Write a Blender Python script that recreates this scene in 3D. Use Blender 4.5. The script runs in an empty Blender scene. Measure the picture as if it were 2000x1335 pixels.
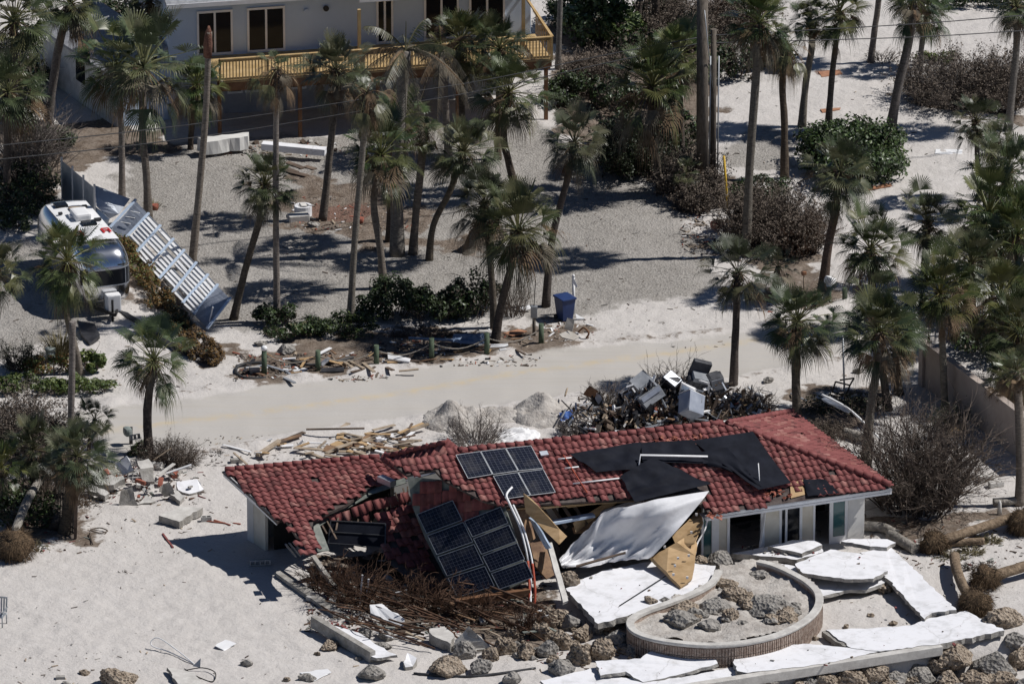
import bpy, bmesh, math, random
import numpy as np
from mathutils import Vector, Matrix, Euler, noise

R = math.radians
rnd = random.Random(11)
sc = bpy.context.scene
col = sc.collection

# ------------------------------------------------------------------ camera
FPX, PITCH, DIST = 15200.0, R(21.0), 320.0        # focal length in photograph pixels
CAM = Vector((0, -DIST * math.cos(PITCH), DIST * math.sin(PITCH)))
cam = bpy.data.objects.new('camera', bpy.data.cameras.new('camera'))
col.objects.link(cam)
cam.location = CAM
cam.rotation_euler = (R(90) - PITCH, 0, 0)
cam.data.sensor_width = 36
cam.data.lens = FPX * 36 / 2000
cam.data.clip_start = 5
cam.data.clip_end = 3000
sc.camera = cam

# ------------------------------------------------------------------ sky, sun, exposure
SUN_EL, SUN_AZ = R(52), R(84)                     # azimuth clockwise from +Y
S = Vector((math.sin(SUN_AZ) * math.cos(SUN_EL), math.cos(SUN_AZ) * math.cos(SUN_EL), math.sin(SUN_EL)))
w = bpy.data.worlds.new('World')
sc.world = w
w.use_nodes = True
nt = w.node_tree
sky = nt.nodes.new('ShaderNodeTexSky')
sky.sky_type = 'NISHITA'
sky.sun_disc = False
sky.sun_elevation = SUN_EL
sky.sun_rotation = SUN_AZ
sky.ozone_density = 4.0
sky.dust_density = 0.1
sky.air_density = 0.55
bg = nt.nodes['Background']
bg.inputs['Strength'].default_value = 0.066
nt.links.new(sky.outputs[0], bg.inputs['Color'])
sun = bpy.data.objects.new('sun', bpy.data.lights.new('sun', 'SUN'))
col.objects.link(sun)
sun.data.energy = 5.0
sun.data.angle = R(0.5)
sun.data.color = (1.0, 0.97, 0.94)
sun.rotation_euler = S.to_track_quat('Z', 'Y').to_euler()
sun.location = S * 200
sc.view_settings.view_transform = 'Standard'
sc.view_settings.look = 'None'
sc.view_settings.gamma = 1
sc.view_settings.exposure = -0.2

# ------------------------------------------------------------------ photograph pixel -> world point
FW = Vector((0, math.cos(PITCH), -math.sin(PITCH)))
UP = Vector((0, math.sin(PITCH), math.cos(PITCH)))
def ray(px, py):
    return FW + Vector(((px - 1000) / FPX, 0, 0)) + UP * ((667.5 - py) / FPX)
def G(px, py, z=0.0):
    d = ray(px, py)
    return CAM + d * ((z - CAM.z) / d.z)
def F(px, py, Y):
    d = ray(px, py)
    return CAM + d * ((Y - CAM.y) / d.y)
class Plane:
    def __init__(s, a, b, c):                     # a -> b along the courses, c decides the tilt
        s.o = a.copy()
        s.n = (b - a).cross(c - a).normalized()
        if s.n.z < 0: s.n = -s.n
        s.u = (b - a).normalized()
        s.v = s.n.cross(s.u).normalized()
    def at(s, px, py, off=0.0):
        d = ray(px, py)
        p = s.o + s.n * off
        return CAM + d * ((p - CAM).dot(s.n) / d.dot(s.n))
    def ab(s, P):
        return ((P - s.o).dot(s.u), (P - s.o).dot(s.v))
    def pt(s, a, b, off=0.0):
        return s.o + s.u * a + s.v * b + s.n * off
def inside(poly, x, y):
    c = False
    n = len(poly)
    for i in range(n):
        x1, y1 = poly[i]; x2, y2 = poly[i - 1]
        if (y1 > y) != (y2 > y) and x < (x2 - x1) * (y - y1) / (y2 - y1) + x1: c = not c
    return c

# seawall line: the beach in front of it lies lower
SW_A, SW_B = G(1330, 1348), G(1836, 1264)
_swd = (SW_B - SW_A).normalized()
_swn = Vector((_swd.y, -_swd.x, 0))               # towards the camera
def hgt(x, y):
    h = 0.06 * noise.noise(Vector((x * .23, y * .23, 1.3))) + 0.03 * noise.noise(Vector((x * .9, y * .9, 4.1)))
    q = Vector((x, y, 0)) - SW_A
    t = q.dot(_swn)
    a = max(0, min(1, (t - 0.1) / 0.7))
    along = q.dot(_swd)
    a *= max(0, min(1, (along + 3.0) / 2.5))
    return h - 1.0 * a
def Gh(px, py, dz=0.0):
    a, b = G(px, py, .8), G(px, py, -1.7)          # walk down the ray to the ground
    lo, hi = 0.0, 1.0
    for k in range(41):
        p = a.lerp(b, k / 40)
        if p.z <= hgt(p.x, p.y):
            hi = k / 40; lo = max(0, (k - 1) / 40); break
    for _ in range(12):
        m_ = (lo + hi) / 2; p = a.lerp(b, m_)
        if p.z <= hgt(p.x, p.y): hi = m_
        else: lo = m_
    p = a.lerp(b, hi)
    p.z += dz
    return p

# ------------------------------------------------------------------ mesh builder
class MB:
    def __init__(s):
        s.v, s.f, s.m, s.s, s.uv = [], [], [], [], {}
    def poly(s, pts, m=0, smooth=False, uv=None):
        i = len(s.v)
        s.v += [tuple(p) for p in pts]
        if uv: s.uv[len(s.f)] = uv
        s.f.append(tuple(range(i, i + len(pts)))); s.m.append(m); s.s.append(smooth)
    def add(s, V, Fc, m=0, smooth=False):
        i = len(s.v)
        s.v += [tuple(p) for p in V]
        for f in Fc:
            s.f.append(tuple(i + k for k in f)); s.m.append(m); s.s.append(smooth)
    def box(s, c, size, rot=None, m=0, bev=0.0):
        bm = bmesh.new()
        bmesh.ops.create_cube(bm, size=1)
        for v in bm.verts: v.co = Vector((v.co.x * size[0], v.co.y * size[1], v.co.z * size[2]))
        if bev: bmesh.ops.bevel(bm, geom=bm.edges[:], offset=bev, segments=2, affect='EDGES', profile=.6)
        M = rot if rot is not None else Matrix.Identity(3)
        bm.verts.index_update()
        s.add([M @ v.co + Vector(c) for v in bm.verts], [[v.index for v in f.verts] for f in bm.faces], m)
        bm.free()
    def beam(s, p, q, wd, th, m=0, up=None, bev=0.0):
        p, q = Vector(p), Vector(q)
        d = q - p
        L = d.length
        x = d.normalized()
        u = Vector(up) if up is not None else Vector((0, 0, 1))
        if abs(x.dot(u)) > .98: u = Vector((1, 0, 0))
        y = u.cross(x).normalized()
        z = x.cross(y)
        s.box((p + q) / 2, (L, wd, th), Matrix((x, y, z)).transposed(), m, bev)
    def tube(s, path, rad, n=8, m=0, cap=True, jit=0.0):
        path = [Vector(p) for p in path]
        k = len(path)
        if not hasattr(rad, '__len__'): rad = [rad] * k
        i0 = len(s.v)
        nrm = None
        for j, p in enumerate(path):
            t = (path[min(j + 1, k - 1)] - path[max(j - 1, 0)]).normalized()
            if nrm is None:
                nrm = t.cross(Vector((0.31, 0.17, 1) if abs(t.z) < .9 else (1, 0.2, 0))).normalized()
            else:
                nrm = (nrm - t * nrm.dot(t)).normalized()
            b = t.cross(nrm)
            for a in range(n):
                an = 2 * math.pi * a / n
                r = rad[j] * (1 + (rnd.uniform(-jit, jit) if jit else 0))
                s.v.append(tuple(p + (nrm * math.cos(an) + b * math.sin(an)) * r))
        for j in range(k - 1):
            for a in range(n):
                a2 = (a + 1) % n
                s.f.append((i0 + j * n + a, i0 + j * n + a2, i0 + (j + 1) * n + a2, i0 + (j + 1) * n + a))
                s.m.append(m); s.s.append(n > 4)
        if cap:
            s.f.append(tuple(i0 + a for a in reversed(range(n)))); s.m.append(m); s.s.append(False)
            s.f.append(tuple(i0 + (k - 1) * n + a for a in range(n))); s.m.append(m); s.s.append(False)
    def slab(s, pts, th, m_top=0, m_side=1, ragged=0.0, seg=0.35, dirv=None):
        P = []
        for i, a in enumerate(pts):
            b = pts[(i + 1) % len(pts)]
            a, b = Vector(a), Vector(b)
            k = max(1, int((b - a).length / seg)) if ragged else 1
            for j in range(k):
                q = a.lerp(b, j / k)
                if ragged and j: q = q + Vector((rnd.uniform(-1, 1), rnd.uniform(-1, 1), 0)) * ragged
                P.append(q)
        n = len(P)
        d = Vector(dirv) if dirv is not None else Vector((0, 0, -th))
        i = len(s.v)
        s.v += [tuple(p) for p in P]
        B = []
        for p in P:
            o = Vector((rnd.uniform(-1, 1), rnd.uniform(-1, 1), 0)) * ragged * .8
            B.append(tuple(p + d + o))
        s.v += B
        nn = Vector((0, 0, 0))
        for k in range(n):
            nn += P[k].cross(P[(k + 1) % n])
        fl = nn.dot(d) > 0
        top, bot = tuple(range(i, i + n)), tuple(range(i + 2 * n - 1, i + n - 1, -1))
        if fl: top, bot = top[::-1], bot[::-1]
        s.f += [top, bot]; s.m += [m_top, m_side]; s.s += [False, False]
        for k in range(n):
            k2 = (k + 1) % n
            q = (i + k, i + n + k, i + n + k2, i + k2)
            s.f.append(q[::-1] if fl else q); s.m.append(m_side); s.s.append(False)
    def build(s, name, mats, parent=None, origin=None):
        if not isinstance(mats, (list, tuple)): mats = [mats]
        o0 = Vector(origin) if origin is not None else Vector((0, 0, 0))
        if parent is not None and origin is None: o0 = root_loc(parent)
        me = bpy.data.meshes.new(name)
        me.from_pydata([(p[0] - o0.x, p[1] - o0.y, p[2] - o0.z) for p in s.v], [], s.f)
        for m in mats: me.materials.append(m)
        me.polygons.foreach_set('material_index', s.m)
        me.polygons.foreach_set('use_smooth', s.s)
        if s.uv:
            L = me.uv_layers.new(name='UVMap').data
            for fi, uvs in s.uv.items():
                for k, li in enumerate(me.polygons[fi].loop_indices): L[li].uv = uvs[k]
        me.update()
        o = bpy.data.objects.new(name, me)
        col.objects.link(o)
        if parent is not None: o.parent = parent
        elif origin is not None: o.location = o0
        return o
def root_loc(o):
    p = Vector((0, 0, 0))
    while o is not None:
        p += o.location
        o = o.parent
    return p
def tag(o, label=None, cat=None, group=None, kind=None):
    if label: o['label'] = label
    if cat: o['category'] = cat
    if group: o['group'] = group
    if kind: o['kind'] = kind
    return o
def thing(name, label, cat, loc, group=None):
    o = bpy.data.objects.new(name, None)
    col.objects.link(o)
    o.empty_display_size = .2
    o.location = loc
    return tag(o, label, cat, group)

# ------------------------------------------------------------------ materials
def mat(name, c1, c2=None, scale=3.0, rough=.8, metal=0.0, bump=0.0, bscale=None, spec=.3, transl=0.0,
        lo=.35, hi=.65, stretch=None, coords='pos', vor=False, c3=None):
    m = bpy.data.materials.new(name)
    m.use_nodes = True
    t = m.node_tree
    N, L = t.nodes, t.links
    b = N['Principled BSDF']
    b.inputs['Roughness'].default_value = rough
    b.inputs['Metallic'].default_value = metal
    b.inputs['Specular IOR Level'].default_value = spec
    b.inputs['Base Color'].default_value = (*c1, 1)
    if coords == 'pos':
        src = N.new('ShaderNodeNewGeometry').outputs['Position']
    else:
        src = N.new('ShaderNodeTexCoord').outputs['Object']
    if stretch:
        mp = N.new('ShaderNodeMapping')
        mp.inputs['Scale'].default_value = stretch
        L.new(src, mp.inputs[0]); src = mp.outputs[0]
    if c2:
        nz = N.new('ShaderNodeTexVoronoi' if vor else 'ShaderNodeTexNoise')
        nz.inputs['Scale'].default_value = scale
        if not vor:
            nz.inputs['Detail'].default_value = 6
            nz.inputs['Roughness'].default_value = .65
        L.new(src, nz.inputs['Vector'])
        rp = N.new('ShaderNodeValToRGB')
        rp.color_ramp.elements[0].position = lo
        rp.color_ramp.elements[1].position = hi
        rp.color_ramp.elements[0].color = (*c1, 1)
        rp.color_ramp.elements[1].color = (*c2, 1)
        if c3:
            e = rp.color_ramp.elements.new((lo + hi) / 2); e.color = (*c3, 1)
        L.new(nz.outputs[0], rp.inputs[0])
        L.new(rp.outputs[0], b.inputs['Base Color'])
    if bump:
        n2 = N.new('ShaderNodeTexNoise')
        n2.inputs['Scale'].default_value = bscale or scale * 4
        n2.inputs['Detail'].default_value = 5
        L.new(src, n2.inputs['Vector'])
        bp = N.new('ShaderNodeBump')
        bp.inputs['Strength'].default_value = min(1, bump)
        bp.inputs['Distance'].default_value = .06 * bump
        L.new(n2.outputs[0], bp.inputs['Height'])
        L.new(bp.outputs[0], b.inputs['Normal'])
    if transl:
        tr = N.new('ShaderNodeBsdfTranslucent')
        mx = N.new('ShaderNodeMixShader')
        mx.inputs[0].default_value = transl
        if c2: L.new(rp.outputs[0], tr.inputs['Color'])
        else: tr.inputs['Color'].default_value = (*c1, 1)
        L.new(b.outputs[0], mx.inputs[1]); L.new(tr.outputs[0], mx.inputs[2])
        L.new(mx.outputs[0], N['Material Output'].inputs['Surface'])
    return m

M = {}
M['leaf'] = mat('palm_leaf', (.026, .040, .014), (.070, .092, .036), 2.2, .42, spec=.45, transl=.07)
M['leaf_b'] = mat('palm_leaf_olive', (.052, .062, .022), (.125, .125, .052), 2.0, .42, spec=.45, transl=.1)
M['leaf_y'] = mat('palm_petiole', (.10, .105, .035), (.17, .165, .07), 2.5, .5, transl=.1)
M['leaf_d'] = mat('palm_leaf_dead', (.085, .052, .030), (.21, .145, .085), 2.5, .8, transl=.1)
M['leaf_g'] = mat('palm_leaf_greybrown', (.10, .085, .062), (.22, .19, .14), 2.5, .8, transl=.1)
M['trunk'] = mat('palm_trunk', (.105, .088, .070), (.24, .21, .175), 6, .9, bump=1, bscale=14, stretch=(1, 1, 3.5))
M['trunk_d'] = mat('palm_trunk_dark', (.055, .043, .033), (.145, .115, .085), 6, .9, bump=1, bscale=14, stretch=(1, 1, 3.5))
M['boots'] = mat('palm_boots', (.055, .040, .030), (.16, .115, .075), 9, .9, bump=1, bscale=18)
M['trunk_red'] = mat('palm_trunk_reddish', (.10, .042, .030), (.18, .09, .06), 7, .9, bump=1, bscale=14)
M['log'] = mat('fallen_palm_bark', (.12, .085, .055), (.27, .20, .135), 5, .9, bump=1, bscale=14)
M['log_g'] = mat('fallen_palm_grey', (.17, .155, .135), (.36, .33, .29), 5, .9, bump=1, bscale=14)
M['roots'] = mat('palm_root_fibre', (.06, .042, .026), (.18, .12, .07), 10, .95, bump=1, bscale=30)
M['gleaf'] = mat('seagrape_leaf', (.030, .055, .016), (.075, .115, .035), 1.6, .4, spec=.5, transl=.12)
M['gleaf2'] = mat('seagrape_leaf_light', (.075, .12, .035), (.13, .17, .06), 1.6, .45, spec=.5, transl=.15)
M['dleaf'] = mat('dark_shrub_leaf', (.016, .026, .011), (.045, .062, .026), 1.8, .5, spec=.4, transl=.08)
M['hleaf'] = mat('hedge_leaf', (.075, .105, .025), (.16, .19, .06), 1.8, .5, transl=.15)
M['oleaf'] = mat('salt_burnt_leaf', (.11, .060, .022), (.24, .145, .05), 1.8, .6, transl=.15)
M['bleaf'] = mat('dead_leaf', (.075, .058, .045), (.17, .138, .11), 1.8, .8)
M['twig'] = mat('grey_twig', (.10, .085, .075), (.23, .20, .18), 3, .85)
M['twig_b'] = mat('brown_twig', (.065, .050, .040), (.16, .125, .10), 3, .85)
M['twig_r'] = mat('reddish_branch', (.036, .021, .014), (.13, .070, .042), 3, .85)
M['grass'] = mat('dry_grass', (.10, .085, .045), (.22, .19, .11), 3, .85)
M['tile'] = mat('red_roof_tile', (.155, .046, .045), (.265, .095, .088), 1.9, .72, spec=.2, bump=.35, bscale=26, lo=.3, hi=.72)
M['tile_k'] = mat('stained_roof_tile', (.095, .034, .034), (.19, .075, .07), 2.4, .8, spec=.15, bump=.35, bscale=26)
M['tile_l'] = mat('faded_roof_tile', (.20, .072, .062), (.33, .165, .145), 2.4, .8, spec=.15, bump=.35, bscale=26)
M['heap'] = mat('scraped_sand', (.33, .30, .27), (.52, .49, .45), 2.2, .95, bump=1, bscale=9)
M['tile_o'] = mat('orange_roof_tile', (.24, .075, .05), (.36, .13, .085), 2.2, .6, bump=.3, bscale=26)
M['under'] = mat('roof_underlay', (.045, .030, .028), (.12, .10, .09), 2.5, .85)
M['sheath'] = mat('grey_green_sheathing', (.12, .14, .125), (.27, .28, .25), 2.5, .85)
M['ply'] = mat('plywood', (.36, .235, .115), (.52, .36, .20), 1.6, .75, bump=.2, bscale=20, stretch=(1, 1, 4))
M['ply_d'] = mat('wet_plywood', (.13, .075, .05), (.30, .19, .11), 2.2, .8)
M['lumber'] = mat('new_lumber', (.38, .255, .11), (.52, .37, .19), 2, .65)
M['lumber_o'] = mat('weathered_lumber', (.24, .185, .13), (.45, .37, .28), 2, .85)
M['lumber_d'] = mat('dark_lumber', (.06, .043, .032), (.17, .125, .095), 2, .85)
M['joist'] = mat('brown_joist', (.13, .062, .032), (.22, .115, .06), 2, .8)
M['white'] = mat('white_paint', (.70, .70, .70), (.80, .80, .80), 2.5, .55, lo=.25, hi=.6)
M['whitew'] = mat('white_painted_concrete', (.57, .57, .575), (.78, .78, .80), 1.3, .75, lo=.28, hi=.5, bump=.15, bscale=20)
M['wallw'] = mat('off_white_wall', (.56, .55, .52), (.70, .69, .66), 1.2, .75, lo=.25, hi=.6)
M['wall_c'] = mat('cream_wall', (.58, .53, .43), (.70, .66, .57), 1.2, .8)
M['wall_g'] = mat('pale_grey_wall', (.47, .57, .70), (.52, .62, .75), .6, .75)
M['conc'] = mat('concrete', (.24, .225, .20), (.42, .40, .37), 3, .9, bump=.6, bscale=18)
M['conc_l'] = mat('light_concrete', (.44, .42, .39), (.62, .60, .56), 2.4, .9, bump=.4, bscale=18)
M['block'] = mat('concrete_block', (.34, .33, .31), (.50, .49, .47), 4, .9, bump=.4, bscale=25)
M['brick'] = mat('planter_brick', (.23, .16, .125), (.44, .36, .30), 7, .9, bump=.6, bscale=24)
def pitted(m, sc_, dark, amt):
    """pits eaten into the stone, the shade inside them put into the colour"""
    t = m.node_tree; N, L = t.nodes, t.links
    b = N['Principled BSDF']; src = b.inputs['Base Color'].links[0].from_socket
    v = N.new('ShaderNodeTexVoronoi'); v.inputs['Scale'].default_value = sc_
    L.new(N.new('ShaderNodeNewGeometry').outputs['Position'], v.inputs['Vector'])
    r = N.new('ShaderNodeValToRGB'); e = r.color_ramp.elements
    e[0].position = .18; e[0].color = (amt, amt, amt, 1); e[1].position = .42; e[1].color = (0, 0, 0, 1)
    L.new(v.outputs['Distance'], r.inputs[0])
    x = N.new('ShaderNodeMixRGB'); x.inputs[2].default_value = (*dark, 1)
    L.new(r.outputs[0], x.inputs[0]); L.new(src, x.inputs[1]); L.new(x.outputs[0], b.inputs['Base Color'])
    bp = N.new('ShaderNodeBump'); bp.inputs['Distance'].default_value = .12; bp.inputs['Strength'].default_value = .9
    old = b.inputs['Normal'].links[0].from_socket
    L.new(v.outputs['Distance'], bp.inputs['Height']); L.new(old, bp.inputs['Normal']); L.new(bp.outputs[0], b.inputs['Normal'])
    return m
M['rock_t'] = pitted(mat('tan_coral_rock', (.17, .128, .092), (.50, .42, .33), 5, .95, bump=1, bscale=15, lo=.3, hi=.7), 8.5, (.075, .05, .033), .85)
M['rock_g'] = pitted(mat('grey_rock', (.17, .158, .142), (.42, .395, .36), 4, .95, bump=1, bscale=15, lo=.3, hi=.7), 7, (.10, .09, .08), .55)
M['glass'] = mat('dark_glass', (.010, .012, .016), None, rough=.1, spec=.2)
M['glass_t'] = mat('teal_glass', (.03, .10, .11), (.05, .13, .135), 1, .12, spec=.6)
M['dark'] = mat('dark_interior', (.016, .014, .013), (.03, .027, .025), 2, .9)  # near-black puts the shade of the rooms into the inner wall colour
M['alu'] = mat('polished_aluminium', (.62, .63, .65), (.72, .73, .75), 1.2, .2, metal=1)
M['alu_m'] = mat('mill_aluminium', (.60, .62, .65), (.74, .76, .78), 1.5, .34, metal=1)
M['alu_d'] = mat('dull_aluminium', (.42, .45, .50), (.56, .59, .63), 1.5, .45, metal=.8)
M['steel'] = mat('galvanised_steel', (.32, .34, .36), (.45, .47, .49), 3, .5, metal=.6)
M['frame'] = mat('panel_frame', (.10, .105, .115), None, rough=.4, metal=.6)
M['mat_k'] = mat('black_pool_mat', (.008, .009, .014), (.016, .018, .026), 1.4, .7, spec=.07, bump=.15, bscale=4)
M['tarp'] = mat('white_membrane', (.66, .66, .67), (.80, .80, .81), .9, .5, bump=.5, bscale=3)
M['tarp_g'] = mat('grey_sheet', (.27, .28, .30), (.42, .43, .46), 1.2, .6)
M['pvc'] = mat('white_pvc_pipe', (.74, .74, .74), (.82, .82, .82), 3, .4)
M['copper'] = mat('red_conduit', (.36, .065, .035), (.46, .11, .06), 3, .5)
M['iron'] = mat('black_iron', (.012, .012, .012), (.03, .027, .025), 5, .5)
M['rubber'] = mat('black_rubber_hose', (.025, .025, .027), (.06, .06, .062), 3, .6)
M['plast_k'] = mat('black_plastic', (.02, .02, .022), (.05, .05, .055), 3, .4)
M['blue'] = mat('blue_plastic', (.018, .035, .11), (.03, .055, .16), 2, .42)
M['blue_l'] = mat('bright_blue', (.04, .11, .38), (.10, .20, .50), 3, .5)
M['bluetarp'] = mat('faded_blue_sheet', (.10, .15, .24), (.22, .28, .38), 2.5, .5)
M['teal'] = mat('teal_plastic', (.04, .20, .24), (.07, .28, .31), 2, .45)
M['green_p'] = mat('green_painted_post', (.055, .085, .055), (.11, .14, .09), 6, .8)
M['grn'] = mat('green_plastic', (.03, .16, .09), (.05, .22, .13), 3, .5)
M['orange'] = mat('orange_board', (.30, .14, .08), (.42, .22, .13), 4, .7)
M['yellow'] = mat('yellow_guard', (.62, .38, .03), (.70, .46, .06), 4, .5)
M['red'] = mat('red_lettering', (.55, .03, .03), None, rough=.5)
M['app_g'] = mat('grey_appliance', (.20, .215, .235), (.33, .345, .365), 2.2, .4, spec=.5)
M['app_b'] = mat('bluegrey_appliance', (.24, .27, .33), (.36, .39, .45), 2.2, .35, spec=.5)
M['fabric'] = mat('charcoal_fabric', (.045, .046, .052), (.11, .112, .12), 2.5, .85, bump=.6, bscale=6)
M['pole'] = mat('utility_pole_wood', (.075, .062, .050), (.17, .145, .12), 5, .9, bump=.5, bscale=12, stretch=(3, 3, .6))
M['rope'] = mat('old_rope', (.20, .18, .15), (.34, .31, .27), 8, .9)
M['wire'] = mat('power_cable', (.03, .03, .032), (.06, .06, .062), 3, .6)
M['wall_tan'] = mat('tan_stucco', (.36, .30, .265), (.44, .38, .335), 1.1, .9, bump=.2, bscale=14)
M['shing'] = mat('grey_shingle', (.20, .205, .22), (.34, .345, .36), 5, .85, bump=.5, bscale=12)
M['cover'] = mat('pale_green_box', (.20, .235, .22), (.27, .30, .285), 3, .5)
M['cush'] = mat('pale_cushion', (.42, .39, .34), (.56, .53, .48), 3, .85)

def panel_mat():
    m = bpy.data.materials.new('solar_cells')
    m.use_nodes = True
    t = m.node_tree; N, L = t.nodes, t.links
    b = N['Principled BSDF']
    b.inputs['Roughness'].default_value = .22
    b.inputs['Specular IOR Level'].default_value = .5
    uv = N.new('ShaderNodeUVMap')
    br = N.new('ShaderNodeTexBrick')
    br.offset = 0
    br.inputs['Scale'].default_value = 1
    br.inputs['Mortar Size'].default_value = .022
    br.inputs['Mortar Smooth'].default_value = .2
    br.inputs['Brick Width'].default_value = 1
    br.inputs['Row Height'].default_value = 1
    br.inputs['Color1'].default_value = (.006, .008, .016, 1)
    br.inputs['Color2'].default_value = (.010, .012, .024, 1)
    br.inputs['Mortar'].default_value = (.14, .15, .175, 1)
    L.new(uv.outputs[0], br.inputs['Vector'])
    nz = N.new('ShaderNodeTexNoise'); nz.inputs['Scale'].default_value = 1.6; nz.inputs['Detail'].default_value = 8
    L.new(N.new('ShaderNodeNewGeometry').outputs['Position'], nz.inputs['Vector'])
    rp = N.new('ShaderNodeValToRGB')
    rp.color_ramp.elements[0].position = .52; rp.color_ramp.elements[0].color = (0, 0, 0, 1)
    rp.color_ramp.elements[1].position = .85; rp.color_ramp.elements[1].color = (.35, .35, .35, 1)
    L.new(nz.outputs[0], rp.inputs[0])
    mx = N.new('ShaderNodeMixRGB')
    L.new(rp.outputs[0], mx.inputs[0]); L.new(br.outputs[0], mx.inputs[1])
    mx.inputs[2].default_value = (.16, .15, .14, 1)
    L.new(mx.outputs[0], b.inputs['Base Color'])
    return m
M['cells'] = panel_mat()

def cracked(m, sc_=.28):
    """grimy hairline cracks and stains in the painted concrete"""
    t = m.node_tree; N, L = t.nodes, t.links
    b = N['Principled BSDF']; src = b.inputs['Base Color'].links[0].from_socket
    pos = N.new('ShaderNodeNewGeometry').outputs['Position']
    nz = N.new('ShaderNodeTexNoise'); nz.inputs['Scale'].default_value = 1.1; nz.inputs['Detail'].default_value = 6
    L.new(pos, nz.inputs['Vector'])
    ad = N.new('ShaderNodeMixRGB'); ad.blend_type = 'ADD'; ad.inputs[0].default_value = .9
    L.new(pos, ad.inputs[1]); L.new(nz.outputs['Color'], ad.inputs[2])
    v = N.new('ShaderNodeTexVoronoi'); v.feature = 'DISTANCE_TO_EDGE'; v.inputs['Scale'].default_value = sc_
    L.new(ad.outputs[0], v.inputs['Vector'])
    r = N.new('ShaderNodeValToRGB'); e = r.color_ramp.elements
    e[0].position = .002; e[0].color = (.28, .28, .28, 1); e[1].position = .009; e[1].color = (0, 0, 0, 1)
    L.new(v.outputs['Distance'], r.inputs[0])
    x = N.new('ShaderNodeMixRGB'); x.inputs[2].default_value = (.30, .28, .26, 1)
    L.new(r.outputs[0], x.inputs[0]); L.new(src, x.inputs[1])
    n2 = N.new('ShaderNodeTexNoise'); n2.inputs['Scale'].default_value = 2.4; n2.inputs['Detail'].default_value = 9; n2.inputs['Roughness'].default_value = .7
    L.new(pos, n2.inputs['Vector'])
    r2 = N.new('ShaderNodeValToRGB'); e = r2.color_ramp.elements
    e[0].position = .52; e[0].color = (0, 0, 0, 1); e[1].position = .80; e[1].color = (.42, .42, .42, 1)
    L.new(n2.outputs[0], r2.inputs[0])
    y = N.new('ShaderNodeMixRGB'); y.inputs[2].default_value = (.46, .43, .39, 1)
    L.new(r2.outputs[0], y.inputs[0]); L.new(x.outputs[0], y.inputs[1]); L.new(y.outputs[0], b.inputs['Base Color'])
cracked(M['whitew'])

def vary(m, lo, hi, sat):
    """each plant keeps its own shade of the leaf colour"""
    t = m.node_tree; N, L = t.nodes, t.links
    b = N['Principled BSDF']; src = b.inputs['Base Color'].links[0].from_socket
    rn = N.new('ShaderNodeObjectInfo').outputs['Random']
    hs = N.new('ShaderNodeHueSaturation')
    for k, (a, c, ml) in enumerate((('Value', (lo, hi), 1.0), ('Saturation', sat, 7.3), ('Hue', (.475, .515), 3.7))):
        f = N.new('ShaderNodeMath'); f.operation = 'MULTIPLY'; f.inputs[1].default_value = ml; L.new(rn, f.inputs[0])
        g = N.new('ShaderNodeMath'); g.operation = 'FRACT'; L.new(f.outputs[0], g.inputs[0])
        mr = N.new('ShaderNodeMapRange'); mr.inputs[3].default_value = c[0]; mr.inputs[4].default_value = c[1]
        L.new(g.outputs[0], mr.inputs[0]); L.new(mr.outputs[0], hs.inputs[a])
    L.new(src, hs.inputs['Color'])
    for q in [l.to_socket for l in src.links if l.to_node != hs]: L.new(hs.outputs[0], q)
for k_ in ('leaf', 'leaf_b', 'leaf_y'): vary(M[k_], .80, 1.35, (.75, 1.15))
for k_ in ('trunk', 'trunk_d'): vary(M[k_], .75, 1.3, (.6, 1.1))
# ------------------------------------------------------------------ ground sheet: sand, gravel yard, road
def world_poly(px):
    return np.array([[G(x, y).x, G(x, y).y] for x, y in px])
def sdist(poly, X, Y):                            # signed distance, positive inside
    d = np.full(X.shape, 1e9); c = np.zeros(X.shape, bool)
    for i in range(len(poly)):
        x1, y1 = poly[i]; x2, y2 = poly[i - 1]
        ex, ey = x2 - x1, y2 - y1
        t = np.clip(((X - x1) * ex + (Y - y1) * ey) / (ex * ex + ey * ey + 1e-12), 0, 1)
        d = np.minimum(d, np.hypot(X - x1 - t * ex, Y - y1 - t * ey))
        with np.errstate(divide='ignore', invalid='ignore'):
            c ^= ((y1 > Y) != (y2 > Y)) & (X < (x2 - x1) * (Y - y1) / (y2 - y1) + x1)
    return np.where(c, d, -d)
def axis(a, b, st, far):
    core = list(np.arange(a, b, st))
    out, s, v = [], st, core[-1]
    while v < far:
        s *= 1.5; v += s; out.append(v)
    neg, s, v = [], st, core[0]
    while v > -far:
        s *= 1.5; v -= s; neg.append(v)
    return np.array(neg[::-1] + core + out)
ROAD = [(-700, 985), (200, 885), (400, 872), (640, 836), (850, 806), (1050, 782), (1200, 756), (1430, 735), (1600, 702), (1800, 660), (2100, 600), (2700, 480),
        (2700, 385), (2100, 505), (1800, 565), (1640, 612), (1500, 645), (1200, 677), (1000, 696), (700, 734), (480, 765), (215, 796), (-700, 880)]
YARD = [[(215, 290), (330, 275), (480, 268), (700, 262), (940, 232), (1060, 235), (1200, 330), (1320, 390), (1385, 470), (1405, 555), (1290, 590), (1170, 602), (1100, 640), (980, 600),
         (700, 640), (480, 650), (420, 630), (330, 520), (250, 400)],
        [(-300, 500), (60, 460), (110, 470), (250, 590), (200, 640), (110, 650), (40, 690), (-300, 740)], [(1440, 245), (1560, 262), (1560, 330), (1400, 330)], [(1215, 700), (1216, 700), (1216, 701)]]
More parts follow.
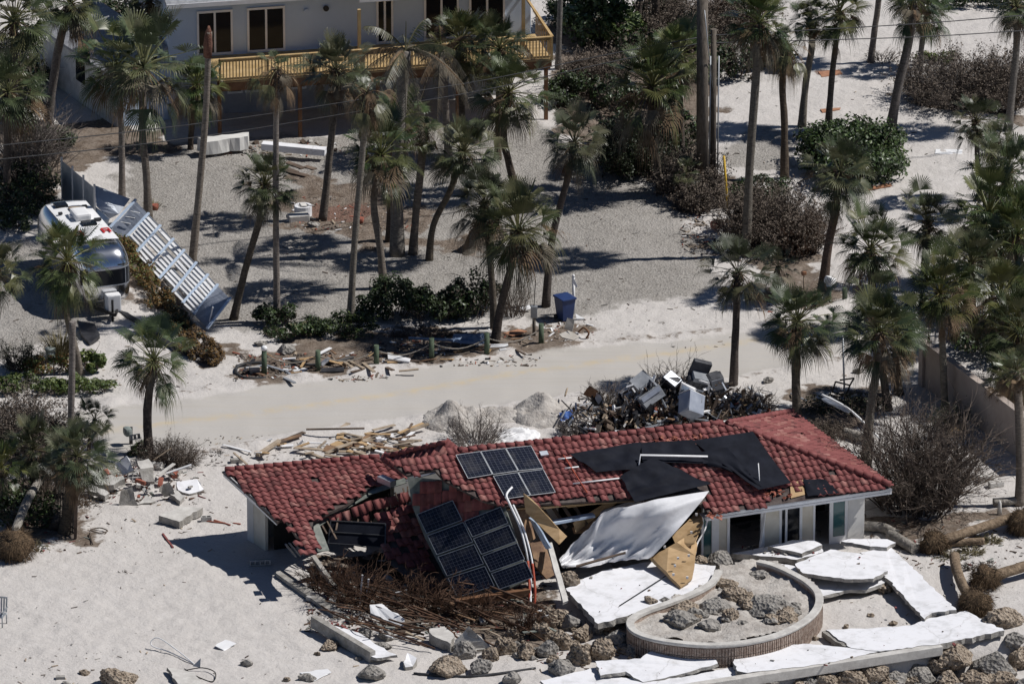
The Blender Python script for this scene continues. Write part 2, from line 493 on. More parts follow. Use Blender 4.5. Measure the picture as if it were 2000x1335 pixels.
DIRT = [[(455, 705), (600, 650), (800, 640), (1000, 640), (1140, 630), (1150, 665), (1040, 690), (800, 715), (560, 745), (470, 745)],
        [(590, 345), (720, 355), (840, 420), (820, 455), (620, 445), (540, 430), (560, 380)], [(700, 455), (960, 455), (960, 490), (740, 490)],
        [(60, 230), (330, 250), (340, 300), (200, 310), (130, 330), (0, 440), (0, 240)], [(1300, 380), (1420, 400), (1450, 520), (1600, 560), (1600, 470), (1440, 340), (1330, 340), (1200, 200), (1090, 180), (1080, 260), (1200, 330)],
        [(1085, 40), (1400, 20), (1405, 130), (1380, 390), (1220, 335), (1110, 215)], [(1740, 190), (1990, 215), (1980, 240), (1780, 205)], [(250, 490), (330, 560), (450, 690), (420, 710), (300, 620), (230, 560)],
        [(590, 1100), (650, 1175), (760, 1222), (900, 1225), (1040, 1290), (1080, 1230), (1060, 1140), (900, 1110), (620, 1080)], [(1690, 1010), (1800, 1000), (1960, 1000), (1900, 1040), (1760, 1060)],
        [(0, 1090), (60, 1060), (180, 1060), (150, 960), (0, 900)], [(1500, 560), (1640, 560), (1620, 600), (1480, 590)], [(1570, 770), (1700, 760), (1720, 820), (1600, 850), (1560, 800)],
        [(1300, 390), (1400, 440), (1420, 510), (1370, 480)]]
BRICKS = [[(600, 402), (690, 395), (735, 410), (715, 432), (620, 428)], [(1590, 140), (1640, 135), (1650, 145), (1600, 150)]]
xs, ys = axis(-26, 26, .17, 700), axis(-46, 56, .2, 900)
X, Y = np.meshgrid(xs, ys)
def noise_grid(sc_, seed):
    # cheap value noise, vectorised
    rs = np.random.RandomState(seed); T = rs.rand(257, 257)
    gx, gy = (X * sc_) % 256, (Y * sc_) % 256
    ix, iy = gx.astype(int), gy.astype(int); fx, fy = gx - ix, gy - iy
    fx = fx * fx * (3 - 2 * fx); fy = fy * fy * (3 - 2 * fy)
    return (T[iy, ix] * (1 - fx) + T[iy, ix + 1] * fx) * (1 - fy) + (T[iy + 1, ix] * (1 - fx) + T[iy + 1, ix + 1] * fx) * fy
wob = (noise_grid(.8, 1) - .5) * 1.1 + (noise_grid(2.3, 2) - .5) * .6
def soft(polys, wd, wobble=1.0):
    a = np.full(X.shape, -1e9)
    for p in polys: a = np.maximum(a, sdist(world_poly(p), X, Y))
    return np.clip((a + wob * wobble) / wd + .5, 0, 1)
rd, gv, dt, bk = soft([ROAD], 1.0, .5), soft(YARD, 1.6, 1.0), soft(DIRT, 1.2, 1.6), soft(BRICKS, .5, .5)
gv = gv * (1 - rd)
near = (np.abs(X) < 60) & (np.abs(Y) < 80)
Z = np.zeros(X.shape)
for j in range(X.shape[0]):
    for i in range(X.shape[1]):
        if near[j, i]: Z[j, i] = hgt(X[j, i], Y[j, i])
rough = (noise_grid(2.6, 5) - .5) * .05 + (noise_grid(5.0, 6) - .5) * .035
Z += rough * (1 - rd * .9) * (1 + 1.2 * dt)
edge = np.exp(-((sdist(world_poly(ROAD), X, Y) + .5) / .45) ** 2)        # graded sand windrow along the road
Z += edge * (.05 + .20 * noise_grid(1.3, 9) ** 2)
dt = np.maximum(dt, edge * (.12 + .42 * noise_grid(.5, 13)))
yl = np.zeros(X.shape)
for p in ([(-300, 896), (500, 806), (760, 770), (1000, 730), (1300, 690), (1700, 628)],):
    wp = world_poly(p)
    for i in range(len(wp) - 1):
        (x1, y1), (x2, y2) = wp[i], wp[i + 1]
        t = np.clip(((X - x1) * (x2 - x1) + (Y - y1) * (y2 - y1)) / ((x2 - x1) ** 2 + (y2 - y1) ** 2), 0, 1)
        yl = np.maximum(yl, np.exp(-(np.hypot(X - x1 - t * (x2 - x1), Y - y1 - t * (y2 - y1)) / .28) ** 2))

def ground_mat():
    m = bpy.data.materials.new('sand_gravel_road')
    m.use_nodes = True
    t = m.node_tree; N, L = t.nodes, t.links
    b = N['Principled BSDF']; b.inputs['Roughness'].default_value = .95; b.inputs['Specular IOR Level'].default_value = .15
    pos = N.new('ShaderNodeNewGeometry').outputs['Position']
    def nz(s, d=5, r=.6, vec=None):
        n = N.new('ShaderNodeTexNoise'); n.inputs['Scale'].default_value = s; n.inputs['Detail'].default_value = d; n.inputs['Roughness'].default_value = r
        L.new(vec or pos, n.inputs['Vector']); return n.outputs[0]
    def ramp(src, p0, c0, p1, c1):
        r = N.new('ShaderNodeValToRGB'); e = r.color_ramp.elements
        e[0].position = p0; e[0].color = (*c0, 1); e[1].position = p1; e[1].color = (*c1, 1)
        L.new(src, r.inputs[0]); return r.outputs[0]
    def mix(f, a, c):
        x = N.new('ShaderNodeMixRGB'); L.new(f, x.inputs[0]); L.new(a, x.inputs[1]); L.new(c, x.inputs[2]); return x.outputs[0]
    def attr(nm):
        a = N.new('ShaderNodeAttribute'); a.attribute_name = nm; return a.outputs['Fac']
    def math_(op, a, c):
        x = N.new('ShaderNodeMath'); x.operation = op; x.use_clamp = op == 'ADD_C'
        for k, q in enumerate((a, c)):
            if isinstance(q, (int, float)): x.inputs[k].default_value = q
            else: L.new(q, x.inputs[k])
        return x.outputs[0]
    def sharpen(a, n, k=1.4):
        # mask broken up by noise
        s = math_('ADD', a, math_('MULTIPLY', math_('SUBTRACT', n, .5), k))
        mr = N.new('ShaderNodeMapRange'); mr.interpolation_type = 'SMOOTHSTEP'
        mr.inputs[1].default_value = .35; mr.inputs[2].default_value = .65
        L.new(s, mr.inputs[0]); return mr.outputs[0]
    fine = nz(9, 8, .75); mid = nz(1.7, 7, .65); big = nz(.35, 4, .6)
    sand = mix(ramp(big, .35, (0, 0, 0), .7, (1, 1, 1)), ramp(mid, .3, (.515, .485, .455), .7, (.60, .57, .54)), ramp(fine, .3, (.48, .45, .42), .7, (.58, .55, .52)))
    speck = ramp(nz(13, 3, .5), .69, (0, 0, 0), .72, (1, 1, 1))
    lit = mix(math_('MULTIPLY', speck, .42), sand, ramp(big, .3, (.20, .16, .13), .7, (.33, .28, .24)))
    vor = N.new('ShaderNodeTexVoronoi'); vor.inputs['Scale'].default_value = 11; L.new(pos, vor.inputs['Vector'])
    grv = mix(ramp(mid, .35, (.0, .0, .0), .65, (.8, .8, .8)), ramp(vor.outputs['Color'], .15, (.20, .185, .168), .85, (.37, .35, .32)), ramp(nz(14, 4, .8), .3, (.21, .195, .175), .7, (.38, .355, .325)))
    mp = N.new('ShaderNodeMapping'); mp.inputs['Rotation'].default_value = (0, 0, -R(18.5)); mp.inputs['Scale'].default_value = (.05, 1.3, 1); L.new(pos, mp.inputs[0])
    streak = nz(1.5, 5, .6, mp.outputs[0])
    road = ramp(streak, .3, (.43, .405, .37), .7, (.515, .485, .445))
    road = mix(math_('MULTIPLY', ramp(streak, .44, (0, 0, 0), .56, (1, 1, 1)), .6), road, ramp(fine, .3, (.39, .37, .345), .7, (.47, .45, .425)))
    ylw = math_('MULTIPLY', math_('MULTIPLY', attr('yline'), ramp(mid, .38, (0, 0, 0), .62, (1, 1, 1))), .55)
    rgb = N.new('ShaderNodeRGB'); rgb.outputs[0].default_value = (.55, .43, .24, 1)
    road = mix(ylw, road, rgb.outputs[0])
    dirt = mix(ramp(mid, .35, (0, 0, 0), .65, (1, 1, 1)), ramp(fine, .3, (.055, .040, .030), .7, (.19, .145, .11)), ramp(fine, .3, (.14, .11, .085), .75, (.33, .28, .235)))
    br = N.new('ShaderNodeTexBrick'); br.inputs['Scale'].default_value = 4
    br.inputs['Color1'].default_value = (.17, .095, .07, 1); br.inputs['Color2'].default_value = (.22, .14, .11, 1); br.inputs['Mortar'].default_value = (.10, .075, .06, 1)
    L.new(pos, br.inputs['Vector'])
    grv = mix(ramp(nz(.22, 5, .7), .46, (0, 0, 0), .66, (.55, .55, .55)), grv, ramp(mid, .3, (.34, .32, .295), .7, (.46, .435, .405)))
    c = mix(sharpen(attr('gravel'), mid, .9), lit, grv)
    c = mix(sharpen(attr('dirt'), nz(2.6, 8, .75), 1.5), c, dirt)
    c = mix(sharpen(attr('road'), mid, .5), c, road)
    c = mix(sharpen(attr('bricks'), fine, .8), c, br.outputs[0])
    L.new(c, b.inputs['Base Color'])
    hgt_ = math_('ADD', math_('ADD', math_('MULTIPLY', nz(4.5, 7, .7), .9), math_('MULTIPLY', nz(1.3, 4, .5), 1.6)), math_('MULTIPLY', vor.outputs[0], math_('MULTIPLY', attr('gravel'), .6)))
    bp = N.new('ShaderNodeBump'); bp.inputs['Distance'].default_value = .075
    L.new(math_('SUBTRACT', .85, math_('MULTIPLY', attr('road'), .8)), bp.inputs['Strength'])
    L.new(hgt_, bp.inputs['Height']); L.new(bp.outputs[0], b.inputs['Normal'])
    return m
gm = ground_mat()
ny, nx = X.shape
idx = np.arange(ny * nx).reshape(ny, nx)
quads = np.stack([idx[:-1, :-1], idx[:-1, 1:], idx[1:, 1:], idx[1:, :-1]], -1).reshape(-1, 4)
av = lambda A: A.reshape(-1)[quads].mean(1)
is_rd = av(rd) > .5
is_gv = (av(gv) > .5) & ~is_rd
for nm, sel in (('ground', ~is_rd & ~is_gv), ('road', is_rd), ('gravel_yard', is_gv)):
    q = quads[sel]
    used, inv = np.unique(q.reshape(-1), return_inverse=True)
    me = bpy.data.meshes.new(nm)
    V = np.stack([X.reshape(-1)[used], Y.reshape(-1)[used], Z.reshape(-1)[used]], -1)
    me.from_pydata(V.tolist(), [], inv.reshape(-1, 4).tolist())
    for an, A in (('road', rd), ('gravel', gv), ('dirt', dt), ('bricks', bk), ('yline', yl)):
        a = me.attributes.new(an, 'FLOAT', 'POINT')
        a.data.foreach_set('value', A.reshape(-1)[used].astype(np.float32))
    me.materials.append(gm)
    me.polygons.foreach_set('use_smooth', [True] * len(me.polygons))
    o = bpy.data.objects.new(nm, me); col.objects.link(o)
    tag(o, kind='structure')
# ------------------------------------------------------------------ plant builders
UPV = Vector((0, 0, 1))
def fan_frond(mb, d, pl, r, rg, mi, pm, spread=112, n=24, droop=.25, base=Vector((0, 0, 0))):
    """one costapalmate leaf: curved petiole and a fan of narrow folded segments"""
    side = d.cross(UPV)
    side = side.normalized() if side.length > .05 else Vector((1, 0, 0))
    pts = []
    for k in range(4):
        t = k / 3
        pts.append(base + d * pl * t - UPV * droop * pl * .55 * t * t)
    mb.tube(pts, [.026, .020, .016, .012], 3, pm, cap=False)
    f = (pts[-1] - pts[-2]).normalized()
    side = f.cross(UPV)
    side = side.normalized() if side.length > .05 else Vector((1, 0, 0))
    up = side.cross(f)
    h = pts[-1]
    roll = rg.uniform(-.35, .35)
    side, up = side * math.cos(roll) + up * math.sin(roll), up * math.cos(roll) - side * math.sin(roll)
    fold = rg.uniform(.2, .8)
    for k in range(n):
        u = (k + .5) / n * 2 - 1
        an = R(spread) * u
        L = r * (1 - .30 * abs(u) ** 1.5) * rg.uniform(.86, 1.08)
        sd = f * math.cos(an) + side * math.sin(an) + up * fold * abs(math.sin(an)) * .8
        sd.normalize()
        wv = (side * math.cos(an) - f * math.sin(an)) * (.021 * r + .006) * min(1, .30 + spread / 150)
        a = h - f * .02
        mid = h + sd * L * .55 - UPV * droop * L * .06
        q = h + sd * L * .84 - UPV * droop * L * .25
        tip = h + sd * L - UPV * droop * L * rg.uniform(.5, 1.3)
        mb.add([a, mid - wv, mid + wv, q + wv * .7, q - wv * .7, tip], [(0, 1, 2), (1, 4, 3, 2), (4, 5, 3)], mi)
def feather_frond(mb, d, L, rg, mi, pm, droop=.6, n=34, lw=.42):
    side = d.cross(UPV)
    side = side.normalized() if side.length > .05 else Vector((1, 0, 0))
    pts = [d * L * t - UPV * droop * L * t * t for t in [k / 8 for k in range(9)]]
    mb.tube(pts, [.03 - .0028 * k for k in range(9)], 3, pm, cap=False)
    for k in range(n):
        t = .16 + .84 * k / n
        j = min(7, int(t * 8)); p = pts[j].lerp(pts[j + 1], t * 8 - j)
        f = (pts[j + 1] - pts[j]).normalized()
        for sg in (-1, 1):
            l = lw * math.sin(math.pi * min(1, .12 + t * .86)) ** .6 * rg.uniform(.8, 1.1) + .06
            q = p + side * sg * l * .65 + f * l * .4 - UPV * l * rg.uniform(.35, .8)
            wv = f * .018
            mb.add([p - wv, p + wv, q + wv * .3, q - wv * .3], [(0, 1, 2, 3)], mi)
def dirv(az, el):
    return Vector((math.cos(az) * math.cos(el), math.sin(az) * math.cos(el), math.sin(el)))
CROWN_MATS = [M['leaf'], M['leaf_b'], M['leaf_y'], M['leaf_d'], M['leaf_g'], M['boots']]
def crown_mesh(kind, seed):
    rg = random.Random(seed); mb = MB(); dead = MB()
    n = {'full': 56, 'mid': 42, 'sparse': 26, 'dying': 21, 'shag': 56, 'young': 30}[kind]
    lean = rg.uniform(0, 6.28)
    for i in range(n):
        t = (i + .5) / n
        el = R(86 - 128 * t ** 1.05 + rg.uniform(-9, 9))
        if kind == 'dying': el = R(75 - 110 * t + rg.uniform(-10, 10))
        az = i * 2.39996 + rg.uniform(-.3, .3)
        lp = 1 + .16 * math.cos(az - lean)
        pl = rg.uniform(.62, 1.28) * (.72 + .42 * math.sin(math.pi * min(1, t + .18))) * lp
        r = rg.uniform(.60, .86) * (.8 if t < .1 else 1)
        mi = 0 if rg.random() < .56 else 1
        if t > .74 and rg.random() < .45: mi = rg.choice([3, 4])
        dr = rg.uniform(.08, .25) + .6 * t * t
        sp = rg.uniform(88, 118) if t > .12 else 50
        if kind == 'dying':
            mi = 0 if t < .22 else rg.choice([1, 3, 3, 4, 4])
            sp = rg.uniform(28, 60) if mi > 2 else 80; dr = .5 + t
            pl *= .8
        if kind != 'dying' and t > .15 and rg.random() < .2: sp = rg.uniform(24, 52); dr += .5; pl *= .9
        if kind == 'sparse': mi = rg.choice([0, 1, 1]) if t < .75 else rg.choice([1, 3])
        fan_frond(mb, dirv(az, el), pl, r, rg, mi, 2 if mi < 3 else 3, sp, 27 if sp > 70 else 15, dr)
    # hanging dead leaves round the neck
    nd = {'full': 6, 'mid': 5, 'sparse': 6, 'dying': 15, 'shag': 15, 'young': 2}[kind]
    for i in range(nd):
        az = rg.uniform(0, 6.28); el = R(rg.uniform(-82, -50))
        fan_frond(dead, dirv(az, el), rg.uniform(.4, 1.0), rg.uniform(.5, .85), rg, rg.choice([3, 3, 4]), 3, rg.uniform(16, 45), 11, rg.uniform(.4, 1.2), base=dirv(az, 0) * .1)
    return mb, dead
_crowns = {}
def crown_data(kind, var):
    key = (kind, var)
    if key not in _crowns:
        mb, dead = crown_mesh(kind, hash((len(kind), kind[0] == 's', var)) % 9999 + var * 17)
        out = []
        for nm, q in (('crown', mb), ('dead_fronds', dead)):
            o = q.build(nm, CROWN_MATS); me = o.data
            bpy.data.objects.remove(o)
            out.append(me)
        _crowns[key] = out
    return _crowns[key]
def coco_data(kind, seed):
    key = ('coco', kind, seed)
    if key not in _crowns:
        rg = random.Random(seed); mb = MB(); dead = MB()
        for i in range(6 if kind == 'green' else 4):
            el = R(84 - 95 * i / 6 + rg.uniform(-8, 8))
            feather_frond(mb, dirv(i * 2.4 + rg.uniform(-.3, .3), el), rg.uniform(1.7, 2.5), rg, rg.choice([0, 1, 1, 4]) if kind == 'green' else rg.choice([3, 4, 4]), 2, .45)
        for i in range(13):
            el = R(rg.uniform(-70, 40))
            feather_frond(dead, dirv(i * 2.4 + 1 + rg.uniform(-.4, .4), el), rg.uniform(1.4, 2.5), rg, rg.choice([3, 4, 4]), 4, rg.uniform(.7, 1.15), lw=.36)
        out = []
        for nm, q in (('crown', mb), ('dead_fronds', dead)):
            o = q.build(nm, CROWN_MATS); me = o.data
            bpy.data.objects.remove(o); out.append(me)
        _crowns[key] = out
    return _crowns[key]
_pc = [0]
def bez(P, n=9):
    """smooth path through the points"""
    P = [Vector(p) for p in P]
    if len(P) == 2: P = [P[0], P[0].lerp(P[1], .5) + Vector((rnd.uniform(-.06, .06), 0, 0)), P[1]]
    out = []
    for i in range(len(P) - 1):
        p0, p1, p2, p3 = P[max(0, i - 1)], P[i], P[i + 1], P[min(len(P) - 1, i + 2)]
        for k in range(n // (len(P) - 1) + 1):
            t = k / (n // (len(P) - 1) + 1)
            out.append(.5 * ((2 * p1) + (p2 - p0) * t + (2 * p0 - 5 * p1 + 4 * p2 - p3) * t * t + (3 * p1 - p0 - 3 * p2 + p3) * t ** 3))
    out.append(P[-1])
    return out
def palm(label, path, r=75, kind='full', wd=15, tm='trunk', name='cabbage_palm', group='cabbage palms around the houses', flare=1.35, boots=True, cat='palm tree', lean=0.0):
    """path: pixels from the foot of the trunk to the middle of the crown; r: crown radius in pixels"""
    i = _pc[0]; _pc[0] += 1
    rg = random.Random(100 + i)
    b = Gh(*path[0], -.12)
    P = [b]
    if kind not in ('bare', 'stump'): path = path[:-1] + [(path[-1][0], path[-1][1] - .20 * r)]
    dist0 = path[0][1] - path[-1][1]
    for q in path[1:]:
        fr = (path[0][1] - q[1]) / max(1, dist0)
        P.append(F(q[0], q[1], b.y + lean * fr))
    t = thing(name, label, cat, b, group)
    pp = bez(P, 10)
    pw = wd / 46.5 / 2
    k = len(pp)
    rad = [pw * (1 + (flare - 1) * max(0, 1 - j / (k * .22))) * rg.uniform(.95, 1.05) * (1 - .12 * j / k) for j in range(k)]
    mb = MB(); mb.tube(pp, rad, 10, 0, jit=.05)
    mb.build('trunk', M[tm], t)
    if kind in ('stump', 'bare'):
        return t
    top = pp[-1]
    if boots:
        bm_ = MB()
        nb = 34
        dn = (pp[-1] - pp[-3]).normalized()
        for j in range(nb):
            a = j * 2.4; z = -.95 + 1.0 * j / nb
            c = top + dn * z
            d = Vector((math.cos(a), math.sin(a), .9)).normalized()
            q = c + Vector((math.cos(a), math.sin(a), 0)) * pw * .7
            bm_.beam(q, q + d * rg.uniform(.13, .26), .10, .035, 0)
        bm_.build('leaf_bases', M['boots'], t)
    if kind in ('coco', 'coco_dead'):
        data = coco_data('green' if kind == 'coco' else 'dead', i)
        s = r / 85
    else:
        data = crown_data(kind, i % 5)
        s = r / 76
    az = rg.uniform(0, 6.28)
    for me in data:
        o = bpy.data.objects.new(me.name.split('.')[0], me)
        col.objects.link(o)
        o.parent = t
        o.location = top - b
        o.rotation_euler = (rg.uniform(-.14, .14), rg.uniform(-.14, .14), az)
        o.scale = (s, s, s * rg.uniform(.92, 1.05))
    return t

def leaf_mesh(rx, ry, h, n, size, seed, nm=2, lumps=14, flat=.25, low=.0):
    """leafy crown: leaves scattered over many uneven clumps, so the outline is ragged and gaps stay open"""
    rg = random.Random(seed); mb = MB()
    C = []
    for _ in range(lumps):
        a = rg.uniform(0, 6.28); q = math.sqrt(rg.random()) * .82
        zz = (1 - q * q) ** .5
        z = h * (.10 + .74 * zz * rg.uniform(.15, 1.0)) + low
        rr = rg.uniform(.12, .30)
        C.append((Vector((math.cos(a) * q * rx, math.sin(a) * q * ry, z)), Vector((rr * rx * 1.1, rr * ry * 1.1, rr * h * .95))))
    for k in range(n):
        c, e = C[k % lumps] if rg.random() < .93 else rg.choice(C)
        d = Vector((rg.gauss(0, 1), rg.gauss(0, 1), rg.gauss(.25, 1))).normalized()
        q = rg.uniform(.55, 1.12)
        p = c + Vector((d.x * e.x, d.y * e.y, d.z * e.z)) * q
        if p.z < .03: p.z = rg.uniform(.03, .25)
        nrm = (d + Vector((rg.uniform(-.8, .8), rg.uniform(-.8, .8), rg.uniform(-.2, 1)))).normalized()
        s = size * rg.uniform(.6, 1.3)
        u = nrm.cross(Vector((rg.uniform(-1, 1), rg.uniform(-1, 1), rg.uniform(-1, 1)))).normalized()
        v = nrm.cross(u) * rg.uniform(.55, .95)
        mi = rg.choices(range(nm), weights=[6, 3, 1.5, 1][:nm])[0]
        mb.add([p - u * s, p - v * s * .8 + nrm * s * .15, p + u * s, p + v * s * .8 + nrm * s * .15], [(0, 1, 2, 3)], mi)
    return mb
def twig_mesh(rx, ry, h, n, seed, w0=.022, sub=4, spread=1.0, arch=.25, leaves=0, lsize=.05, mi=0, lm=1):
    rg = random.Random(seed); mb = MB()
    def strand(p, d, L, r, depth):
        pts = [p]
        k = 4 if depth == 0 else 3
        for j in range(k):
            d = (d + Vector((rg.gauss(0, .18), rg.gauss(0, .18), rg.gauss(.03, .14) - arch * j / k * .5))).normalized()
            pts.append(pts[-1] + d * L / k)
        mb.tube(pts, [r * (1 - .7 * j / k) for j in range(k + 1)], 3, mi, cap=False)
        if depth < 2:
            for _ in range(sub if depth == 0 else max(1, sub - 2)):
                j = rg.randint(1, k); q = pts[j]
                dd = (d + Vector((rg.gauss(0, .55), rg.gauss(0, .55), rg.gauss(.12, .35)))).normalized()
                strand(q, dd, L * rg.uniform(.3, .6), r * .55, depth + 1)
        if leaves:
            for _ in range(leaves):
                q = rg.choice(pts[1:]) + Vector((rg.gauss(0, .04), rg.gauss(0, .04), rg.gauss(0, .04)))
                u = Vector((rg.uniform(-1, 1), rg.uniform(-1, 1), rg.uniform(-1, 1))).normalized()
                v = u.cross(Vector((rg.uniform(-1, 1), rg.uniform(-1, 1), 1))).normalized()
                s = lsize * rg.uniform(.6, 1.3)
                mb.add([q - u * s, q - v * s * .6, q + u * s, q + v * s * .6], [(0, 1, 2, 3)], lm)
    for _ in range(n):
        a = rg.uniform(0, 6.28); q = math.sqrt(rg.random())
        p = Vector((math.cos(a) * q * rx * .55, math.sin(a) * q * ry * .55, -.05))
        d = Vector((math.cos(a) * q * rx * .75 / h * spread + rg.gauss(0, .18), math.sin(a) * q * ry * .75 / h * spread + rg.gauss(0, .18), 1)).normalized()
        strand(p, d, h * rg.uniform(.7, 1.1) * (1 - .25 * q * q), w0 * rg.uniform(.7, 1.2), 0)
    return mb
def place_mb(mb, name, mats, t, loc):
    o = mb.build(name, mats, origin=Vector((0, 0, 0)))
    o.parent = t
    o.location = (0, 0, 0)
    return o
def shrub(label, px, py, rx, ry, h, mats, n=1200, size=.10, seed=1, lumps=14, stems=18, name='leafy_shrub', cat='shrub', group=None, smat='twig_b', rot=0.0, low=0.0):
    """centre of the foot in pixels, radii and height in metres"""
    p = Gh(px, py)
    t = thing(name, label, cat, p, group)
    t.rotation_euler = (0, 0, R(rot))
    place_mb(leaf_mesh(rx, ry, h, n, size, seed, len(mats), lumps, low=low), 'foliage', [M[m] for m in mats], t, p)
    if stems: place_mb(twig_mesh(rx * .8, ry * .8, h * .8, stems, seed + 5, .025, 2), 'stem', M[smat], t, p)
    return t
def brush(label, px, py, rx, ry, h, n=60, seed=1, tm='twig', leaves=0, lm='bleaf', w0=.02, sub=4, name='bare_shrub', cat='shrub', group=None, rot=0.0, arch=.25, lsize=.026):
    p = Gh(px, py)
    t = thing(name, label, cat, p, group)
    t.rotation_euler = (0, 0, R(rot))
    place_mb(twig_mesh(rx, ry, h, n, seed, w0, sub, arch=arch, leaves=leaves, lsize=lsize), 'branches' if not leaves else 'leafy_branch', [M[tm], M[lm]], t, p)
    return t
def grass_tuft(label, px, py, r, h, n=160, seed=1, m='grass', name='grass_clump', cat='grass clump', group=None):
    rg = random.Random(seed); mb = MB()
    for _ in range(n):
        a = rg.uniform(0, 6.28); q = rg.random() * r * .4
        p = Vector((math.cos(a) * q, math.sin(a) * q, -.03))
        b = rg.uniform(0, 6.28)
        tip = p + Vector((math.cos(a) * r * rg.uniform(.3, 1), math.sin(a) * r * rg.uniform(.3, 1), h * rg.uniform(.5, 1)))
        mid = p.lerp(tip, .55) + Vector((0, 0, h * .18))
        wv = Vector((math.cos(b), math.sin(b), 0)) * .012
        mb.add([p - wv, p + wv, mid + wv, mid - wv, tip], [(0, 1, 2, 3), (3, 2, 4)], 0)
    P = Gh(px, py)
    o = mb.build(name, M[m], origin=Vector((0, 0, 0)))
    o.location = P
    return tag(o, label, cat, group)
# ------------------------------------------------------------------ generic loose things
def single(mb, name, label, cat, mats, group=None, origin=None):
    c = Vector(origin) if origin is not None else Vector((sum(p[0] for p in mb.v) / len(mb.v), sum(p[1] for p in mb.v) / len(mb.v), min(p[2] for p in mb.v)))
    return tag(mb.build(name, mats, origin=c), label, cat, group)
def pz(q):                                        # (px, py) or (px, py, z)
    return G(q[0], q[1], q[2]) if len(q) > 2 else Gh(q[0], q[1], .03)
def slab(label, pts, th=.14, top='whitew', side='conc', name='concrete_slab', cat='slab', group=None, z=None, ragged=.05):
    P = [G(q[0], q[1], q[2] if len(q) > 2 else z) for q in pts]
    mb = MB(); mb.slab(P, th * 1.1, 0, 1, ragged, .2)
    return single(mb, name, label, cat, [M[top], M[side]], group)
def plank(label, a, b, wd=.14, th=.035, m='lumber_o', name='board', cat='board', group=None, up=None):
    mb = MB(); mb.beam(pz(a), pz(b), wd, th, 0, up)
    return single(mb, name, label, cat, M[m], group)
def pipe(label, pts, r=.03, m='pvc', name='pipe', cat='pipe', group=None, smooth=True):
    P = [pz(q) for q in pts]
    mb = MB(); mb.tube(bez(P, 4 * len(P)) if smooth and len(P) > 2 else P, r, 8)
    return single(mb, name, label, cat, M[m], group)
def rotm(rx, ry, rz):
    return Euler((R(rx), R(ry), R(rz))).to_matrix()
def sheet_grid(A, B, C_, D, nx=14, ny=10, amp=.08, seed=1, freq=1.6, sag=0.0):
    """wrinkled cloth between four corners (A-B top, D-C bottom)"""
    V, Fc = [], []
    n = (B - A).cross(D - A).normalized()
    for j in range(ny + 1):
        for i in range(nx + 1):
            s, t = i / nx, j / ny
            p = A.lerp(B, s).lerp(D.lerp(C_, s), t)
            q = Vector((s * freq * 2.2 + seed, t * freq * 3.1, seed * 1.7))
            w_ = noise.noise(q) + .6 * abs(noise.noise(q * 2.3)) 
            V.append(p + n * amp * w_ * (.35 + math.sin(math.pi * t)) - UPV * sag * math.sin(math.pi * s) * math.sin(math.pi * t))
    for j in range(ny):
        for i in range(nx):
            a = j * (nx + 1) + i
            Fc.append((a, a + 1, a + nx + 2, a + nx + 1))
    return V, Fc

# ------------------------------------------------------------------ the collapsed house
PM = Plane(G(895, 881, 4.7), G(1420, 826, 4.4), G(1737, 948, 2.5))
HU = Vector((PM.u.x, PM.u.y, 0)).normalized()     # along the house
HV = Vector((-HU.y, HU.x, 0))                     # towards the road
house = thing('red_roofed_house', 'collapsed single storey white house under a broken red tile roof with solar panels', 'house', Gh(1200, 1060))

def tiles(mb, pl, polypx, m=0, W=.275, Lc=.315, miss=.015, jit=.022, polyab=None, off=0.0, crest=.052, seed=3, edge_jit=.0):
    rg = random.Random(seed)
    poly = polyab or [pl.ab(pl.at(x, y)) for x, y in polypx]
    a0, a1 = min(p[0] for p in poly), max(p[0] for p in poly)
    b0, b1 = min(p[1] for p in poly), max(p[1] for p in poly)
    K = 7
    for j in range(int((b1 - b0) / Lc) + 2):
        for i in range(int((a1 - a0) / W) + 2):
            ca, cb = a0 + (i + .5) * W, b0 + (j + .5) * Lc
            if not inside(poly, ca + rg.uniform(-1, 1) * edge_jit, cb + rg.uniform(-1, 1) * edge_jit) or rg.random() < miss: continue
            m = rg.choices((0, 1, 2), (9, 2.2, 1.3 if noise.noise(Vector((i * .16, j * .22, seed))) < .25 else 5))[0]
            ja, jb, jz = rg.gauss(0, jit * .4), rg.gauss(0, jit * .5), abs(rg.gauss(0, jit * .5))
            lo, up_, lo2 = [], [], []
            for k in range(K):
                x = k / (K - 1)
                zz = crest * math.sin(math.pi * x / .66) if x < .66 else -.018 * math.sin(math.pi * (x - .66) / .34)
                a = ca - W / 2 + x * W * 1.04 + ja
                lo.append(pl.pt(a, cb - Lc / 2 - .03 + jb, off + zz + .046 + jz))
                lo2.append(pl.pt(a, cb - Lc / 2 - .03 + jb, off + zz + .012))
                up_.append(pl.pt(a, cb + Lc / 2 + .02 + jb, off + zz + .012))
            i0 = len(mb.v)
            mb.v += [tuple(p) for p in lo + up_ + lo2]
            for k in range(K - 1):
                mb.f.append((i0 + k, i0 + k + 1, i0 + K + k + 1, i0 + K + k)); mb.m.append(m); mb.s.append(True)
                mb.f.append((i0 + 2 * K + k, i0 + 2 * K + k + 1, i0 + k + 1, i0 + k)); mb.m.append(m); mb.s.append(False)
def ridge_caps(mb, a, b, r=.13, m=0, step=.38, lift=.02):
    a, b = Vector(a), Vector(b)
    L = (b - a).length; d = (b - a).normalized()
    for k in range(int(L / step)):
        p = a + d * k * step
        mb.tube([p + UPV * (lift + .02), p + d * step * 1.08 + UPV * (lift - .01)], [r, r * .88], 10, m, cap=True)
def deck_of(pl, polypx, off, th, m=0):
    mb = MB()
    mb.slab([pl.at(x, y, off) for x, y in polypx], th, 0, 0, dirv=-pl.n * th)
    return mb

